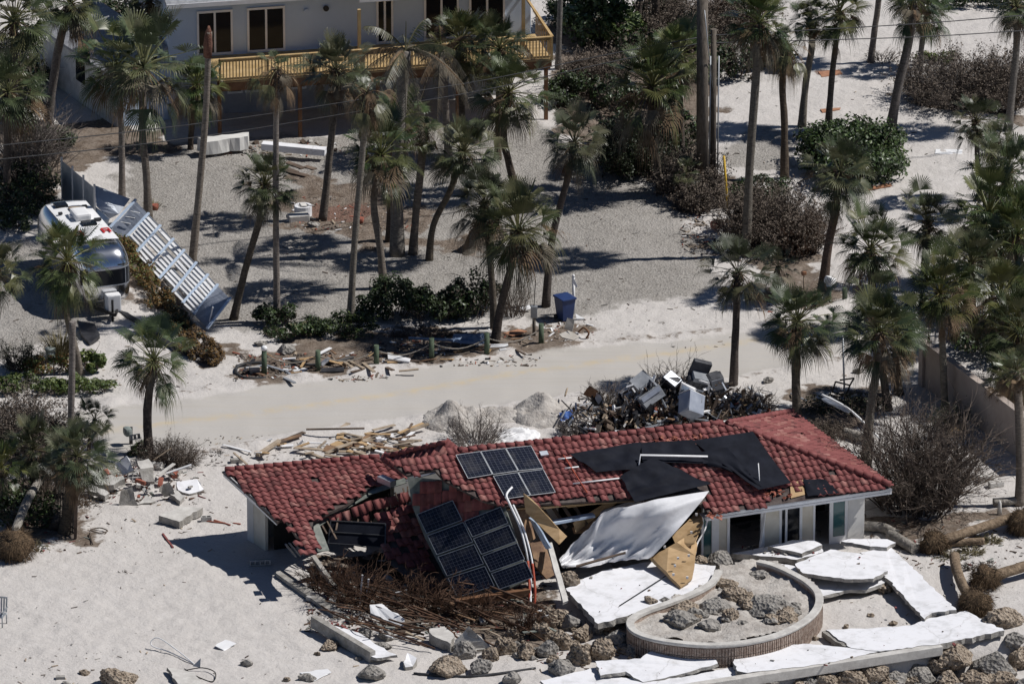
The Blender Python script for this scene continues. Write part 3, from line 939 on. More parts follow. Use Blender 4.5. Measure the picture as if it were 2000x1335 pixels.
# main front slope, its torn lower edge traced board by board
MAIN = [(897, 881), (1420, 826), (1740, 951), (1600, 972), (1575, 950), (1500, 958), (1500, 985), (1385, 1004), (1372, 985), (1388, 945), (1310, 930), (1245, 968), (1215, 972), (1120, 976), (1060, 984),
        (985, 984), (945, 974), (905, 950), (868, 934), (850, 915), (795, 926), (770, 906)]
mb = MB(); tiles(mb, PM, MAIN, seed=5, edge_jit=.10, miss=.012, jit=.03)
mb.build('roof_tiles', [M['tile'], M['tile_k'], M['tile_l']], house)
MAINU = [(897, 882), (1420, 828), (1736, 952), (1385, 1004), (1372, 985), (1230, 974), (985, 988), (945, 978), (868, 938), (850, 918), (795, 928), (770, 908)]
roof_u = deck_of(PM, MAINU, -.03, .10).build('roof_deck', M['under'], house)
# hip end (right)
Rp, Ap, Bp = G(1420, 826, 4.4), G(1740, 949, 2.5), G(1547, 806, 2.6)
PH = Plane(Ap, Bp, Rp)
hip = [(1420, 826), (1740, 949), (1650, 880), (1547, 806)]
mb = MB(); tiles(mb, PH, hip, seed=8, miss=.01, crest=.045)
mb.build('hip_tiles', [M['tile'], M['tile_k'], M['tile_l']], house)
deck_of(PH, [(1422, 828), (1736, 949), (1546, 808)], -.03, .08).build('hip_deck', M['under'], house)
# rear slope, unseen from the front but closing the roof
P1 = G(895, 881, 4.7)
Bk0 = P1 + HV * 4.6 - UPV * 2.1
mb = MB(); mb.slab([P1 - UPV * .05, Rp - UPV * .05, Bp - UPV * .05, Bk0], .1, 0, 0, dirv=(0, 0, -.1))
mb.build('rear_roof', M['tile'], house)
mb = MB()
ridge_caps(mb, P1, Rp); ridge_caps(mb, Ap + UPV * .05, Rp, .12); ridge_caps(mb, Bp + UPV * .05, Rp, .12)
mb.build('ridge_cap', M['tile'], house)
# bright raised stub of roof at the bend
PB = Plane(G(749, 893, 3.35), G(882, 862, 4.35), G(790, 926, 3.15))
stub = [(749, 893), (880, 862), (900, 881), (866, 893), (790, 927)]
PBq = Plane(G(790, 926, 3.2), G(749, 893, 3.3), G(897, 881, 4.5))
mb = MB(); tiles(mb, PBq, stub, seed=9, miss=0, crest=.04); mb.build('bend_tiles', [M['tile'], M['tile_k'], M['tile_l']], house)
deck_of(PBq, stub, -.02, .1).build('bend_deck', M['under'], house)
mb = MB(); ridge_caps(mb, PBq.at(790, 926, .03), PBq.at(749, 893, .03), .11); ridge_caps(mb, PBq.at(752, 892, .03), PBq.at(880, 862, .03), .11)
mb.build('ridge_cap', M['tile'], house)
# left wing
PL = Plane(G(438, 920, 2.75), G(749, 892, 2.65), G(540, 1017, 2.2))
LEFT = [(438, 919), (749, 892), (792, 930), (755, 943), (718, 953), (700, 968), (675, 983), (650, 992), (629, 1003), (609, 1018), (612, 1040), (632, 1065), (618, 1080), (592, 1084), (578, 1050), (556, 1012), (541, 1016)]
mb = MB(); tiles(mb, PL, LEFT, seed=12, miss=.02, jit=.03, edge_jit=.05, W=.31, Lc=.36, crest=.06)
mb.build('wing_tiles', [M['tile'], M['tile_k'], M['tile_l']], house)
deck_of(PL, [(440, 922), (749, 894), (792, 932), (718, 956), (675, 986), (629, 1006), (612, 1018), (600, 1055), (578, 1045), (556, 1012), (541, 1018)], -.03, .12).build('wing_deck', M['under'], house)
mb = MB(); ridge_caps(mb, PL.at(440, 918, .04), PL.at(752, 891, .04), .12); mb.build('ridge_cap', M['tile'], house)
mb = MB()
mb.beam(PL.at(437, 924, -.12), PL.at(541, 1020, -.12), .04, .22, 0)
mb.build('barge_board', M['white'], house)
mb = MB(); mb.beam(PL.at(435, 921, -.01), PL.at(541, 1016, -.01), .08, .05, 0); mb.build('roof_edge_flashing', M['plast_k'], house)
# dropped strip of tiles below the left wing and the slipped section beside the valley
PS = Plane(G(612, 1018, 1.75), G(790, 965, 2.3), G(700, 1030, 1.35))
mb = MB(); tiles(mb, PS, [(640, 995), (700, 985), (790, 962), (797, 1012), (760, 1020), (742, 1000), (700, 1012), (640, 1012), (612, 1022), (612, 1008)], seed=14, miss=.12, jit=.10, edge_jit=.1, W=.31, Lc=.34)
mb.build('fallen_tiles', [M['tile'], M['tile_k'], M['tile_l']], house)
PF = Plane(G(812, 1003, 2.6), G(978, 988, 3.3), G(893, 1167, .15))
SLIP = [(818, 940), (872, 935), (905, 958), (950, 978), (985, 985), (960, 1000), (905, 1020), (880, 985), (835, 1000), (806, 985), (812, 960)]
mb = MB(); tiles(mb, PF, SLIP, seed=16, miss=.02, jit=.05, W=.30, Lc=.42, off=.0)
mb.build('slipped_tiles', [M['tile'], M['tile_k'], M['tile_l']], house)
SLIPU = [(795, 930), (872, 937), (985, 986), (1035, 1130), (980, 1155), (893, 1172), (830, 1050), (806, 990)]
deck_of(PF, SLIPU, -.05, .10).build('slipped_deck', M['sheath'], house)
PT = Plane(G(690, 1060, 1.2), G(800, 1030, 1.5), G(790, 1130, .3))
deck_of(PT, [(742, 1015), (808, 985), (885, 1165), (820, 1150), (750, 1090)], -.06, .06).build('torn_felt', M['under'], house)
mb = MB(); tiles(mb, PT, [(738, 1000), (800, 990), (842, 1085), (860, 1140), (800, 1105), (752, 1085)], seed=19, miss=.10, jit=.07, edge_jit=.12, W=.31, Lc=.36)
mb.build('sagging_tiles', [M['tile'], M['tile_k'], M['tile_l']], house)
# sheathing and splintered edge of the gap
mb = MB()
for a, b, wd in [((792, 932, 2.75), (718, 956, 2.35), .5), ((718, 958, 2.3), (640, 1000, 1.95), .42), ((612, 1018, 1.95), (632, 1070, 1.45), .45), ((640, 1002, 1.9), (612, 1022, 1.8), .4)]:
    mb.beam(G(*a) - UPV * .12, G(*b) - UPV * .12, wd, .03, 0)
mb.build('torn_sheathing', M['sheath'], house)
mb = MB()
for k in range(16):
    t = k / 15
    p = G(800 - 190 * t, 945 + 75 * t, 2.3 - .5 * t) + Vector((rnd.uniform(-.1, .1), rnd.uniform(-.1, .1), -.1))
    mb.beam(p, p + Vector((rnd.uniform(-.1, .4), rnd.uniform(-.9, -.3), rnd.uniform(-.7, -.2))), .06, .04, 0)
mb.build('splintered_rafter', M['lumber_d'], house)
mb = MB(); mb.beam(G(797, 935, 3.2), G(862, 917, 4.05), .34, .03, 0, up=PM.n); mb.build('valley_flashing', M['steel'], house)
mb = MB(); mb.beam(G(742, 933, 2.75), G(768, 944, 2.75), .30, .22, 0); mb.build('bent_flashing', M['alu_d'], house)
mb = MB(); mb.slab([G(800, 938, 3.3), G(818, 944, 3.4), G(816, 970, 2.9), G(806, 962, 2.8)], .05, 0, 0); mb.build('exposed_sheathing', M['sheath'], house)
# exposed rafters and edges right of the slipped section
mb = MB()
for a, b, wd, th in [((985, 992, 3.1), (1255, 974, 2.95), .34, .05), ((1060, 990, 3.0), (1250, 966, 3.0), .3, .05)]:
    mb.beam(G(*a), G(*b), wd, th, 0)
mb.build('plywood_edge', M['ply'], house)
mb = MB()
for k in range(5):
    x = 1040 + 20 * k
    mb.beam(G(x, 994 - 2 * k, 2.75), G(x + 26, 1036 - 3 * k, 2.1), .06, .14, 0)
mb.build('ceiling_joist', M['lumber_d'], house)
mb = MB(); mb.beam(G(1068, 1022, 2.4), G(1160, 1005, 2.5), .28, .10, 0); mb.build('broken_beam', M['wall_g'], house)

# solar panels -----------------------------------------------------------------
def solar(pl, quad, off=.12, nu=6, nv=10, name='solar_panel', cm='cells'):
    P = [pl.at(x, y, off) if not hasattr(x, 'x') else x for x, y in quad]
    mb = MB(); mb.poly(P, 0, uv=[(0, 0), (nu, 0), (nu, nv), (0, nv)])
    n = pl.n
    mb.slab([p - n * .004 for p in P], .035, 1, 1, dirv=-n * .035)
    o = mb.build(name, [M[cm], M['frame']], house)
    fr = MB()
    for i in range(4):
        a, b = P[i], P[(i + 1) % 4]
        c = (P[0] + P[2]) / 2
        sft = .012
        a2, b2 = a.lerp(c, sft) + n * .006, b.lerp(c, sft) + n * .006
        fr.beam(a2, b2, .022, .012, 0, up=n)
    fr.build('frame', M['steel'], o)
    return o
def lerp2(a, b, t): return (a[0] + (b[0] - a[0]) * t, a[1] + (b[1] - a[1]) * t)
def quadcell(TL, TR, BR, BL, s0, s1, t0, t1, g=.012):
    q = lambda s, t: lerp2(lerp2(TL, TR, s), lerp2(BL, BR, s), t)
    return [q(s0 + g, t1 - g), q(s1 - g, t1 - g), q(s1 - g, t0 + g), q(s0 + g, t0 + g)]
UPPER = [((890, 888), (938, 881), (962, 926), (914, 934)), ((939, 881), (987, 875), (1012, 919), (963, 926)), ((988, 875), (1037, 870), (1061, 914), (1013, 919)),
         ((963, 929), (1011, 922), (1036, 967), (988, 974)), ((1012, 922), (1061, 916), (1085, 961), (1037, 967))]
for q in UPPER: solar(PM, [q[3], q[2], q[1], q[0]], .16)
for i in range(4):
    solar(PF, quadcell((813, 1002), (884, 974), (968, 1145), (893, 1168), 0, 1, i / 4, i / 4 + .25), .16, 10, 6)
for i in range(4):
    solar(PF, quadcell((905, 1016), (978, 987), (1043, 1128), (975, 1152), 0, 1, i / 4, i / 4 + .25), .17, 10, 6)
PD = Plane(G(642, 1062, 1.0), G(752, 1070, 1.0), G(648, 1016, 1.75))
mb = MB(); mb.slab([PD.at(x, y, .05) for x, y in [(646, 1016), (753, 1022), (752, 1068), (641, 1060)]], .05, 0, 0, dirv=-PD.n * .05)
dp = mb.build('collector_panel', M['mat_k'], house)
mb = MB()
for a, b in [((646, 1016), (753, 1022)), ((644, 1038), (752, 1045)), ((641, 1060), (752, 1068)), ((646, 1016), (641, 1060)), ((753, 1022), (752, 1068))]:
    mb.beam(PD.at(*a, .07), PD.at(*b, .07), .045, .03, 0)
mb.build('frame', M['frame'], dp)
# roof vent
mb = MB(); mb.slab([PM.at(x, y, .16) for x, y in [(1053, 881), (1068, 879), (1072, 887), (1057, 889)]], .1, 0, 0, dirv=-PM.n * .1)
mb.build('roof_vent', M['alu_d'], house)

# walls ------------------------------------------------------------------------
def wl(px):                                       # foot of the right-hand front wall
    return G(px, 1051 + (1683 - px) * .152, 0)
def wall_pt(px, z, d=0.0):                        # d metres in front of the wall
    p = wl(px) - HV * d
    return Vector((p.x, p.y, z))
def wpanel(mb, x0, x1, z0, z1, d, th=.06, m=0):
    a, b = wall_pt(x0, (z0 + z1) / 2, d), wall_pt(x1, (z0 + z1) / 2, d)
    mb.beam(a, b, th, z1 - z0, m)
EV = 2.42
def wpart(name, m, *rows):
    mb = MB()
    for r_ in rows: wpanel(mb, *r_)
    return mb.build(name, M[m], house)
wpart('pilaster', 'wallw', (1654, 1684, -.2, EV, .02, .16))
wpart('wall_panel', 'wall_c', (1562, 1589, -.1, EV, .0, .1))
wpart('wall_panel', 'wall_c', (1492, 1522, -.1, EV, .0, .1))
wpart('wall_panel', 'wall_c', (1402, 1420, -.1, EV, .0, .1))
wpart('wall_header', 'wallw', (1375, 1654, EV - .3, EV + .02, -.02, .1))
dr = wpart('door_leaf', 'white', (1618, 1625, 0, 2.15, .05, .05), (1648, 1655, 0, 2.15, .05, .05), (1625, 1648, 0, .28, .05, .05), (1625, 1648, 2.0, 2.15, .05, .05))
mb = MB(); wpanel(mb, 1625, 1648, .28, 2.0, .04, .02); mb.build('pane', M['glass_t'], dr)
wf = wpart('window', 'white', (1520, 1525, 0, 2.15, .03, .08), (1560, 1565, 0, 2.15, .03, .08), (1532, 1536, 0, 2.15, .04, .05))
mb = MB(); wpanel(mb, 1525, 1560, .02, 2.1, .0, .02); mb.build('pane', M['glass'], wf)
for r_ in ((1484, 1491, -.05, 2.2, .05, .1), (1418, 1423, -.05, 2.2, .05, .1), (1586, 1590, -.05, 2.2, .04, .08)): wpart('door_frame', 'white', r_)
wf = wpart('window', 'white', (1388, 1402, -.05, 2.3, .05, .08), (1368, 1372, -.05, 2.3, .05, .08))
mb = MB(); wpanel(mb, 1372, 1389, .1, 2.2, .03, .02); mb.build('pane', M['glass_t'], wf)
mb = MB(); mb.beam(wall_pt(1475, -.05, .35), wall_pt(1492, 1.9, .1), .09, .05, 0); mb.build('bent_door_frame', M['white'], house)
# side and rear walls, floor
ca = wl(1684); cb = ca + HV * 7.6
mb = MB(); mb.beam(Vector((ca.x, ca.y, 1.1)), Vector((cb.x, cb.y, 1.1)), .15, 2.6, 0)
mb.build('side_wall', M['wallw'], house)
cl = ca - HU * 16.5
mb = MB(); mb.beam(Vector((cb.x, cb.y, 1.1)), Vector((cb.x, cb.y, 1.1)) - HU * 16.5, .15, 2.6, 0)
mb.build('rear_wall', M['wallw'], house)
mb = MB(); mid = (ca + cb) / 2 - HU * 5.0
mb.box((mid.x, mid.y, -.08), (10, 7.4, .14), Matrix.Rotation(math.atan2(HU.y, HU.x), 3, 'Z'))
mb.build('floor_slab', M['conc'], house)
mb = MB()
for k in (2.6, 7.5):
    a = ca - HU * k + HV * 2.4
    mb.beam(Vector((a.x, a.y, 1.1)), Vector((a.x, a.y, 1.1)) + HV * 4.5, .1, 2.3, 0)
a = ca - HU * .3 + HV * 3.2; mb.beam(Vector((a.x, a.y, 1.1)), Vector((a.x, a.y, 1.1)) - HU * 11, .1, 2.3, 0)
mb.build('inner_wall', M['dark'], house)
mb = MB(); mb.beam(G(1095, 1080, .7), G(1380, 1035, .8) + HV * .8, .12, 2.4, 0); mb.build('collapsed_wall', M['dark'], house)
# fascia and gutter along the surviving eave
e0, e1 = PM.at(1378, 1006, -.06), PM.at(1740, 953, -.06)
mb = MB(); mb.beam(e0 - UPV * .10 + HV * .05, e1 - UPV * .10 + HV * .05, .04, .18, 0); mb.build('fascia', M['white'], house)
mb = MB(); mb.beam(e0 - UPV * .03 - HV * .05, e1 - UPV * .03 - HV * .05, .13, .10, 0); mb.build('gutter', M['alu_d'], house)
mb = MB(); mb.beam(e0 - UPV * .16 - HV * .06, e1 - UPV * .16 - HV * .06, .05, .09, 0); mb.build('gutter_trim', M['white'], house)
mb = MB(); mb.slab([e0 - UPV * .18, e1 - UPV * .18, e1 - UPV * .18 + HV * .75, e0 - UPV * .18 + HV * .75], .02, 0, 0); mb.build('soffit', M['white'], house)
# hole in the eave
mb = MB()
mb.slab([PM.at(x, y, .03) for x, y in [(1543, 944), (1568, 936), (1572, 965), (1545, 972)]], .03, 0, 0, dirv=-PM.n * .03); mb.build('exposed_plywood', M['ply'], house)
mb = MB(); V, Fc = sheet_grid(PM.at(1568, 935, .12), PM.at(1612, 935, .2), PM.at(1640, 962, .1), PM.at(1578, 968, .1), 8, 6, .12, 3); mb.add(V, Fc, 0, True); mb.build('torn_felt', M['mat_k'], house)
mb = MB()
for k in range(26):
    q = G(rnd.uniform(1380, 1412), rnd.uniform(988, 1012), 2.6 - rnd.random() * .15)
    mb.box(q, (.16, .10, .02), rotm(rnd.uniform(-40, 40), rnd.uniform(-40, 40), rnd.uniform(0, 180)))
for k in range(22):
    q = PM.at(rnd.uniform(1490, 1545), rnd.uniform(955, 972), .06)
    mb.box(q, (.16, .10, .02), rotm(rnd.uniform(-40, 40), rnd.uniform(-40, 40), rnd.uniform(0, 180)))
for k in range(40):
    q = PM.at(rnd.uniform(1270, 1380), rnd.uniform(848, 868), .10)
    mb.box(q, (.14, .09, .02), rotm(rnd.uniform(-50, 50), rnd.uniform(-50, 50), rnd.uniform(0, 180)))
o = mb.build('broken_tile_shards', M['tile_o'], house); o['kind'] = 'stuff'
# left wing walls
LV = (G(540, 1017, 2.2) - G(438, 920, 2.75)); LV.z = 0; LV.normalize()
c0 = G(489, 1052, 0)
def lw(d, z): return Vector((c0.x + LV.x * d, c0.y + LV.y * d, z))
mb = MB(); mb.beam(lw(-.1, 1.05), lw(.42, 1.05), .16, 2.5, 0); mb.build('corner_wall', M['wallw'], house)
mb = MB(); mb.beam(lw(.42, 1.0), lw(1.35, 1.0), .12, 2.3, 0); mb.build('wall_panel', M['wall_c'], house)
mb = MB(); mb.beam(lw(.0, 1.0) + HU * .1, lw(.0, 1.0) + HU * 7.0, .12, 2.4, 0); mb.build('wing_rear_wall', M['wallw'], house)
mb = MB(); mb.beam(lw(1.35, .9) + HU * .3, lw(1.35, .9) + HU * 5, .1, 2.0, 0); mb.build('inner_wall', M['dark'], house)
mb = MB()
for a, b in [((565, 1060, .9), (585, 1085, .2)), ((573, 1058, .9), (592, 1083, .2)), ((558, 1062, .9), (577, 1087, .2))]:
    mb.beam(G(*a), G(*b), .10, .05, 0)
mb.build('bent_louvre_frame', M['alu_d'], house)
mb = MB(); mb.beam(G(1010, 1068, 1.6), G(1040, 1100, .2), .1, .1, 0); mb.build('broken_post', M['lumber_d'], house)
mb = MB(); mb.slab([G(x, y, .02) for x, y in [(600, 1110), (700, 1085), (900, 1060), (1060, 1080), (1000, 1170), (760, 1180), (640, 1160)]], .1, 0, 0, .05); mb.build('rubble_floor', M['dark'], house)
# ------------------------------------------------------------------ things lying on and hanging from the house
def roofsheet(label, quad, offs, m='mat_k', name='black_roof_mat', cat='roof mat', amp=.1, seed=1, nx=16, ny=10, group=None):
    P = [PM.at(x, y, o_ + .07) for (x, y), o_ in zip(quad, offs)]
    V, Fc = sheet_grid(P[0], P[1], P[2], P[3], nx, ny, amp, seed)
    mb = MB(); mb.add(V, Fc, 0, True)
    n = PM.n
    V2 = [p - n * .012 for p in V]; mb.add(V2, [f[::-1] for f in Fc], 0, True)
    return single(mb, name, label, cat, M[m], group)
GM = 'black pool heating mats on the roof'
roofsheet('black pool heating mat flat on the red roof left of the bent white pipe', [(1113, 886), (1252, 862), (1262, 914), (1165, 921)], (.14, .14, .2, .14), amp=.12, seed=2, group=GM)
roofsheet('black pool heating mat across the roof middle under the long white pipe', [(1252, 864), (1352, 858), (1392, 905), (1255, 900)], (.15, .15, .14, .25), amp=.08, seed=4, group=GM)
roofsheet('large black pool heating mat hanging over the torn eave', [(1212, 928), (1275, 892), (1390, 944), (1240, 980)], (.16, .42, .2, .18), amp=.14, seed=6, group=GM, ny=12)
roofsheet('widest black pool heating mat with long seams near the hip of the red roof', [(1352, 860), (1470, 842), (1545, 942), (1482, 956)], (.15, .15, .16, .28), amp=.05, seed=9, nx=20, ny=16, group=GM)
roofsheet('black mat strip sagging between the long pipe and the widest mat', [(1330, 888), (1420, 872), (1488, 950), (1440, 925)], (.15, .3, .3, .16), amp=.12, seed=12, group=GM)
# seams on the widest mat
for k, s in enumerate((.36, .58, .74)):
    a, b = lerp2((1352, 860), (1470, 842), s), lerp2((1482, 956), (1545, 942), s)
def pmz(x, y, off): return PM.at(x, y, off)
def rpipe(label, pts, r, m='pvc', name='pipe', cat='pipe', group=None):
    P = [pmz(*q) for q in pts]
    mb = MB(); mb.tube(P, r, 8)
    return single(mb, name, label, cat, M[m], group)
rpipe('white pipe elbow standing on the black mat with its long arm pointing right', [(1246, 921, .2), (1251, 888, .5), (1382, 891, .45)], .04, name='white_pipe')
rpipe('thin white upright pipe at the lower edge of the widest black mat', [(1484, 952, .1), (1481, 904, .75)], .022, name='white_pipe')
rpipe('thin orange conduit running down the red roof between solar panels and black mats', [(1100, 888, .13), (1147, 962, .14)], .025, 'copper', name='conduit')
for k, (x0, y0, x1, y1) in enumerate([(1090, 896, 1117, 893), (1103, 914, 1130, 911), (1119, 944, 1213, 933)]):
    rpipe(['short upper white pipe strap crossing the orange conduit', 'short middle white pipe strap crossing the orange conduit', 'long lower white pipe crossing the orange conduit on the red roof'][k], [(x0, y0, .12), (x1, y1, .12)], .03, name='white_pipe')
pipe('white pipe lying along the torn roof edge below the upper solar panels', [(994, 976, 3.45), (1060, 980, 3.3), (1150, 966, 3.25)], .04, name='white_pipe')
pipe('two-tone white and red conduit arching down from the roof beside the lower solar panels', [(1000, 951, 3.95), (989, 966, 3.8), (996, 985, 3.5), (1016, 1030, 2.7), (1030, 1085, 1.8), (1036, 1130, 1.05), (1036, 1180, .35)], .045, name='bent_conduit')
pipe('red lower end of the left bent conduit', [(1031, 1095, 1.66), (1034, 1150, .8), (1033, 1180, .3)], .05, 'copper', name='conduit')
pipe('second white conduit curving down close behind the arching one', [(1002, 985, 3.45), (1022, 1030, 2.7), (1036, 1080, 1.9), (1041, 1108, 1.45)], .04, name='bent_conduit')
pipe('red lower end of the right bent conduit', [(1040, 1100, 1.6), (1045, 1150, .8), (1044, 1182, .25)], .048, 'copper', name='conduit')
# plywood and planks torn from the roof
def sheet(label, pts, m='ply', th=.03, name='plywood_sheet', cat='plywood', ragged=.02, group=None):
    P = [G(*q) for q in pts]
    n = (P[1] - P[0]).cross(P[2] - P[0]).normalized()
    if n.y > 0: n = -n
    mb = MB(); mb.slab(P, th, 0, 0, ragged, dirv=-n * th)
    return single(mb, name, label, cat, M[m], group)
sheet('pointed plywood sheet standing upright beside the torn white pipe', [(1022, 963, 4.0), (1051, 988, 3.6), (1106, 1048, 2.4), (1092, 1063, 2.2), (1027, 1000, 3.3)])
sheet('brown plywood sheet leaning behind the bent white conduit', [(996, 985, 3.2), (1030, 982, 3.2), (1046, 1050, 2.0), (1032, 1062, 1.9), (1012, 1010, 2.8)], 'ply_d')
sheet('dark stained wooden panel hanging below the conduit end', [(1035, 1060, 1.7), (1062, 1050, 1.8), (1090, 1118, .7), (1068, 1130, .6), (1046, 1105, 1.1)], 'ply_d', .1, name='wooden_panel', cat='panel')
sheet('grey beam end with flaking paint pointing down to the patio', [(1068, 1060, 1.8), (1078, 1058, 1.8), (1110, 1172, .8), (1100, 1176, .8)], 'conc_l', .12, name='painted_beam', cat='beam')
sheet('splintered flaking board alongside the dark stained panel', [(1032, 1010, 2.75), (1046, 1020, 2.7), (1076, 1070, 1.75), (1066, 1072, 1.7)], 'wall_g', .06, name='flaking_board', cat='board')
sheet('plywood strip lying along the torn eave above the dark opening', [(1100, 984, 3.0), (1232, 964, 3.05), (1235, 974, 2.9), (1110, 990, 2.9)], 'ply')
sheet('folded plywood flap with insulation left of the white membrane', [(1120, 1020, 2.3), (1182, 982, 2.8), (1215, 975, 2.8), (1160, 1012, 2.2), (1125, 1040, 1.9)], 'ply')
sheet('lower plywood flap in the dark opening beside the membrane', [(1118, 1030, 2.0), (1168, 1010, 2.2), (1150, 1040, 1.7), (1122, 1042, 1.7)], 'ply_d')
# white roofing membrane draped over the debris
memb = [[(1385, 958, 2.75), (1300, 972, 2.7), (1225, 988, 2.55), (1180, 1000, 2.35), (1150, 1030, 1.9), (1120, 1060, 1.4), (1092, 1092, 1.0)],
        [(1375, 972, 2.65), (1310, 990, 2.55), (1240, 1010, 2.25), (1195, 1025, 1.95), (1160, 1050, 1.6), (1125, 1075, 1.2), (1094, 1098, .95)],
        [(1352, 1000, 2.3), (1300, 1020, 2.1), (1240, 1040, 1.75), (1200, 1052, 1.55), (1165, 1070, 1.25), (1128, 1088, 1.05), (1096, 1102, .92)],
        [(1322, 1035, 1.9), (1290, 1050, 1.65), (1245, 1068, 1.3), (1205, 1076, 1.2), (1170, 1085, 1.08), (1130, 1098, .95), (1097, 1106, .88)],
        [(1282, 1078, 1.3), (1265, 1092, 1.05), (1240, 1092, 1.0), (1206, 1095, .95), (1172, 1103, .88), (1132, 1108, .85), (1098, 1108, .85)]]
rows = [[G(q[0], q[1], .85 + (q[2] - .85) * 1.3) for q in r_] for r_ in memb]
fine = []
for r_ in rows: fine.append(bez(r_, 30))
kk = len(fine[0]); V = []; dn = []
colsv = [bez([fine[j][i] for j in range(5)], 20) for i in range(kk)]
m_ = len(colsv[0])
for i in range(kk):
    for j in range(m_):
        s, t = i / kk, j / m_
        q = Vector((s * 5.5 - t * 4.6, t * 1.7 + s * 1.6, .7))
        fold = abs(noise.noise(q * 1.25)) * .50 + abs(noise.noise(q * 2.1 + Vector((3, 1, 0)))) * .16
        V.append(colsv[i][j] + Vector((0, -.75, .65)) * (fold - .12) * min(1, s * 3))
Fc = [(i * m_ + j, i * m_ + j + 1, (i + 1) * m_ + j + 1, (i + 1) * m_ + j) for i in range(kk - 1) for j in range(m_ - 1)]
mb = MB(); mb.add(V, Fc, 0, True)
single(mb, 'roofing_membrane', 'big crumpled white roofing membrane draped from the eave down to the patio', 'membrane', M['tarp'])
sheet('grey sheet folded above the top edge of the white membrane', [(1168, 1000, 2.45), (1238, 976, 2.85), (1330, 965, 2.85), (1240, 988, 2.6), (1180, 1006, 2.35)], 'tarp_g', name='grey_sheet', cat='sheet')
sheet('dark timber batten across the lower folds of the white membrane', [(1125, 1103, 1.08), (1222, 1076, 1.42), (1222, 1079, 1.4), (1125, 1106, 1.05)], 'lumber_d', .05, name='batten', cat='board')
sheet('large plywood panel with white nail caps hanging right of the white membrane', [(1368, 990, 2.35), (1372, 1020, 2.2), (1356, 1060, 1.7), (1325, 1075, 1.35), (1312, 1045, 1.75), (1340, 1020, 2.1)], 'ply')
q = sheet('chunky broken plywood panel standing on its corner on the patio', [(1322, 1058, 1.7), (1352, 1040, 1.75), (1362, 1062, 1.5), (1352, 1130, .95), (1330, 1146, .82), (1272, 1086, 1.2)], 'ply', .14)
mb = MB()
for x, y, z in [(1298, 1068, 1.45), (1318, 1105, 1.15), (1345, 1085, 1.35), (1342, 1128, 1.0), (1360, 1005, 2.3), (1350, 1040, 1.8), (1324, 1090, 1.3), (1315, 1122, 1.0)]:
    p = G(x, y, z) - Vector((0, .2, -.1)); mb.box(p, (.09, .05, .09))
mb.build('nail_cap', M['white'], q); q.children[0]['kind'] = 'stuff'
pipe('white downspout hanging loose from the eave beside the broken plywood', [(1384, 1004, 2.4), (1376, 1035, 1.9), (1362, 1060, 1.5), (1358, 1080, 1.25)], .035, 'white', name='downspout', cat='downspout')
plank('white corner board under the hanging eave end', (1372, 975, 2.5), (1368, 1015, 2.0), .14, .05, 'white', name='corner_board')
# ------------------------------------------------------------------ house with the timber deck (far side)
U2 = Vector((.978, .208, 0)); V2 = Vector((-.208, .978, 0))
DZ = 2.9
Dc = G(1078, 72, 3.95); Dc.z = 0
fh = thing('deck_house', 'two storey pale grey house with sliding doors and a long new timber deck', 'house', Vector((Dc.x - 7, Dc.y + 3, 0)))
WO = .5 * ((G(520, 108, DZ) - Dc).dot(V2) + (G(930, 66, DZ) - Dc).dot(V2))
def wp(px, z, d=0.0):                             # point of the front wall under pixel column px
    lo, hi = -30.0, 10.0
    for _ in range(40):
        m_ = (lo + hi) / 2
        p = Dc + U2 * m_ + V2 * WO + UPV * DZ
        q = p - CAM
        x = 1000 + FPX * q.x / q.dot(FW)
        if x < px: lo = m_
        else: hi = m_
    p = Dc + U2 * lo + V2 * (WO - d)
    p.z = z
    return p
def fpart(name, m, x0, x1, z0, z1, d=0.0, th=.12, parent=None):
    mb = MB(); mb.beam(wp(x0, (z0 + z1) / 2, d), wp(x1, (z0 + z1) / 2, d), th, z1 - z0, 0)
    return mb.build(name, M[m], parent or fh)
wl0, wl1 = wp(330, 0), wp(1036, 0)
fpart('wall', 'wall_g', 330, 1036, 2.75, 5.6, -.06)
mb = MB(); mb.beam(wp(332, 4.2) + V2 * .1, wp(332, 4.2) + V2 * 8, .12, 2.8, 0); mb.build('side_wall', M['wall_g'], fh)
mb = MB(); mb.beam(wp(1035, 4.2) + V2 * .1, wp(1035, 4.2) + V2 * 8, .12, 2.8, 0); mb.build('side_wall', M['wall_g'], fh)
fpart('lower_wall', 'tarp_g', 345, 1000, -.1, 2.7, -.35)  # darker grey than the upper wall: shade under the deck put into the colour
for x0, x1, z0, z1 in [(385, 455, 2.93, 5.0), (483, 557, 2.93, 5.0), (735, 768, 2.93, 5.0), (828, 896, 2.93, 5.0), (916, 986, 2.93, 5.0)]:
    mb = MB()
    for a, b, c, d_ in [(x0, x0 + 4, z0, z1), (x1 - 4, x1, z0, z1), (x0 + 4, x1 - 4, z1 - .1, z1), (x0 + 4, x1 - 4, z0, z0 + .1), ((x0 + x1) / 2 - 2, (x0 + x1) / 2 + 2, z0 + .1, z1 - .1)]:
        mb.beam(wp(a, (c + d_) / 2, .04), wp(b, (c + d_) / 2, .04), .07, d_ - c, 0)
    dr = mb.build('sliding_door', M['white'], fh)
    mb = MB(); mb.beam(wp(x0 + 4, (z0 + z1) / 2, .025), wp(x1 - 4, (z0 + z1) / 2, .025), .02, z1 - z0 - .1, 0); mb.build('pane', M['glass'], dr)
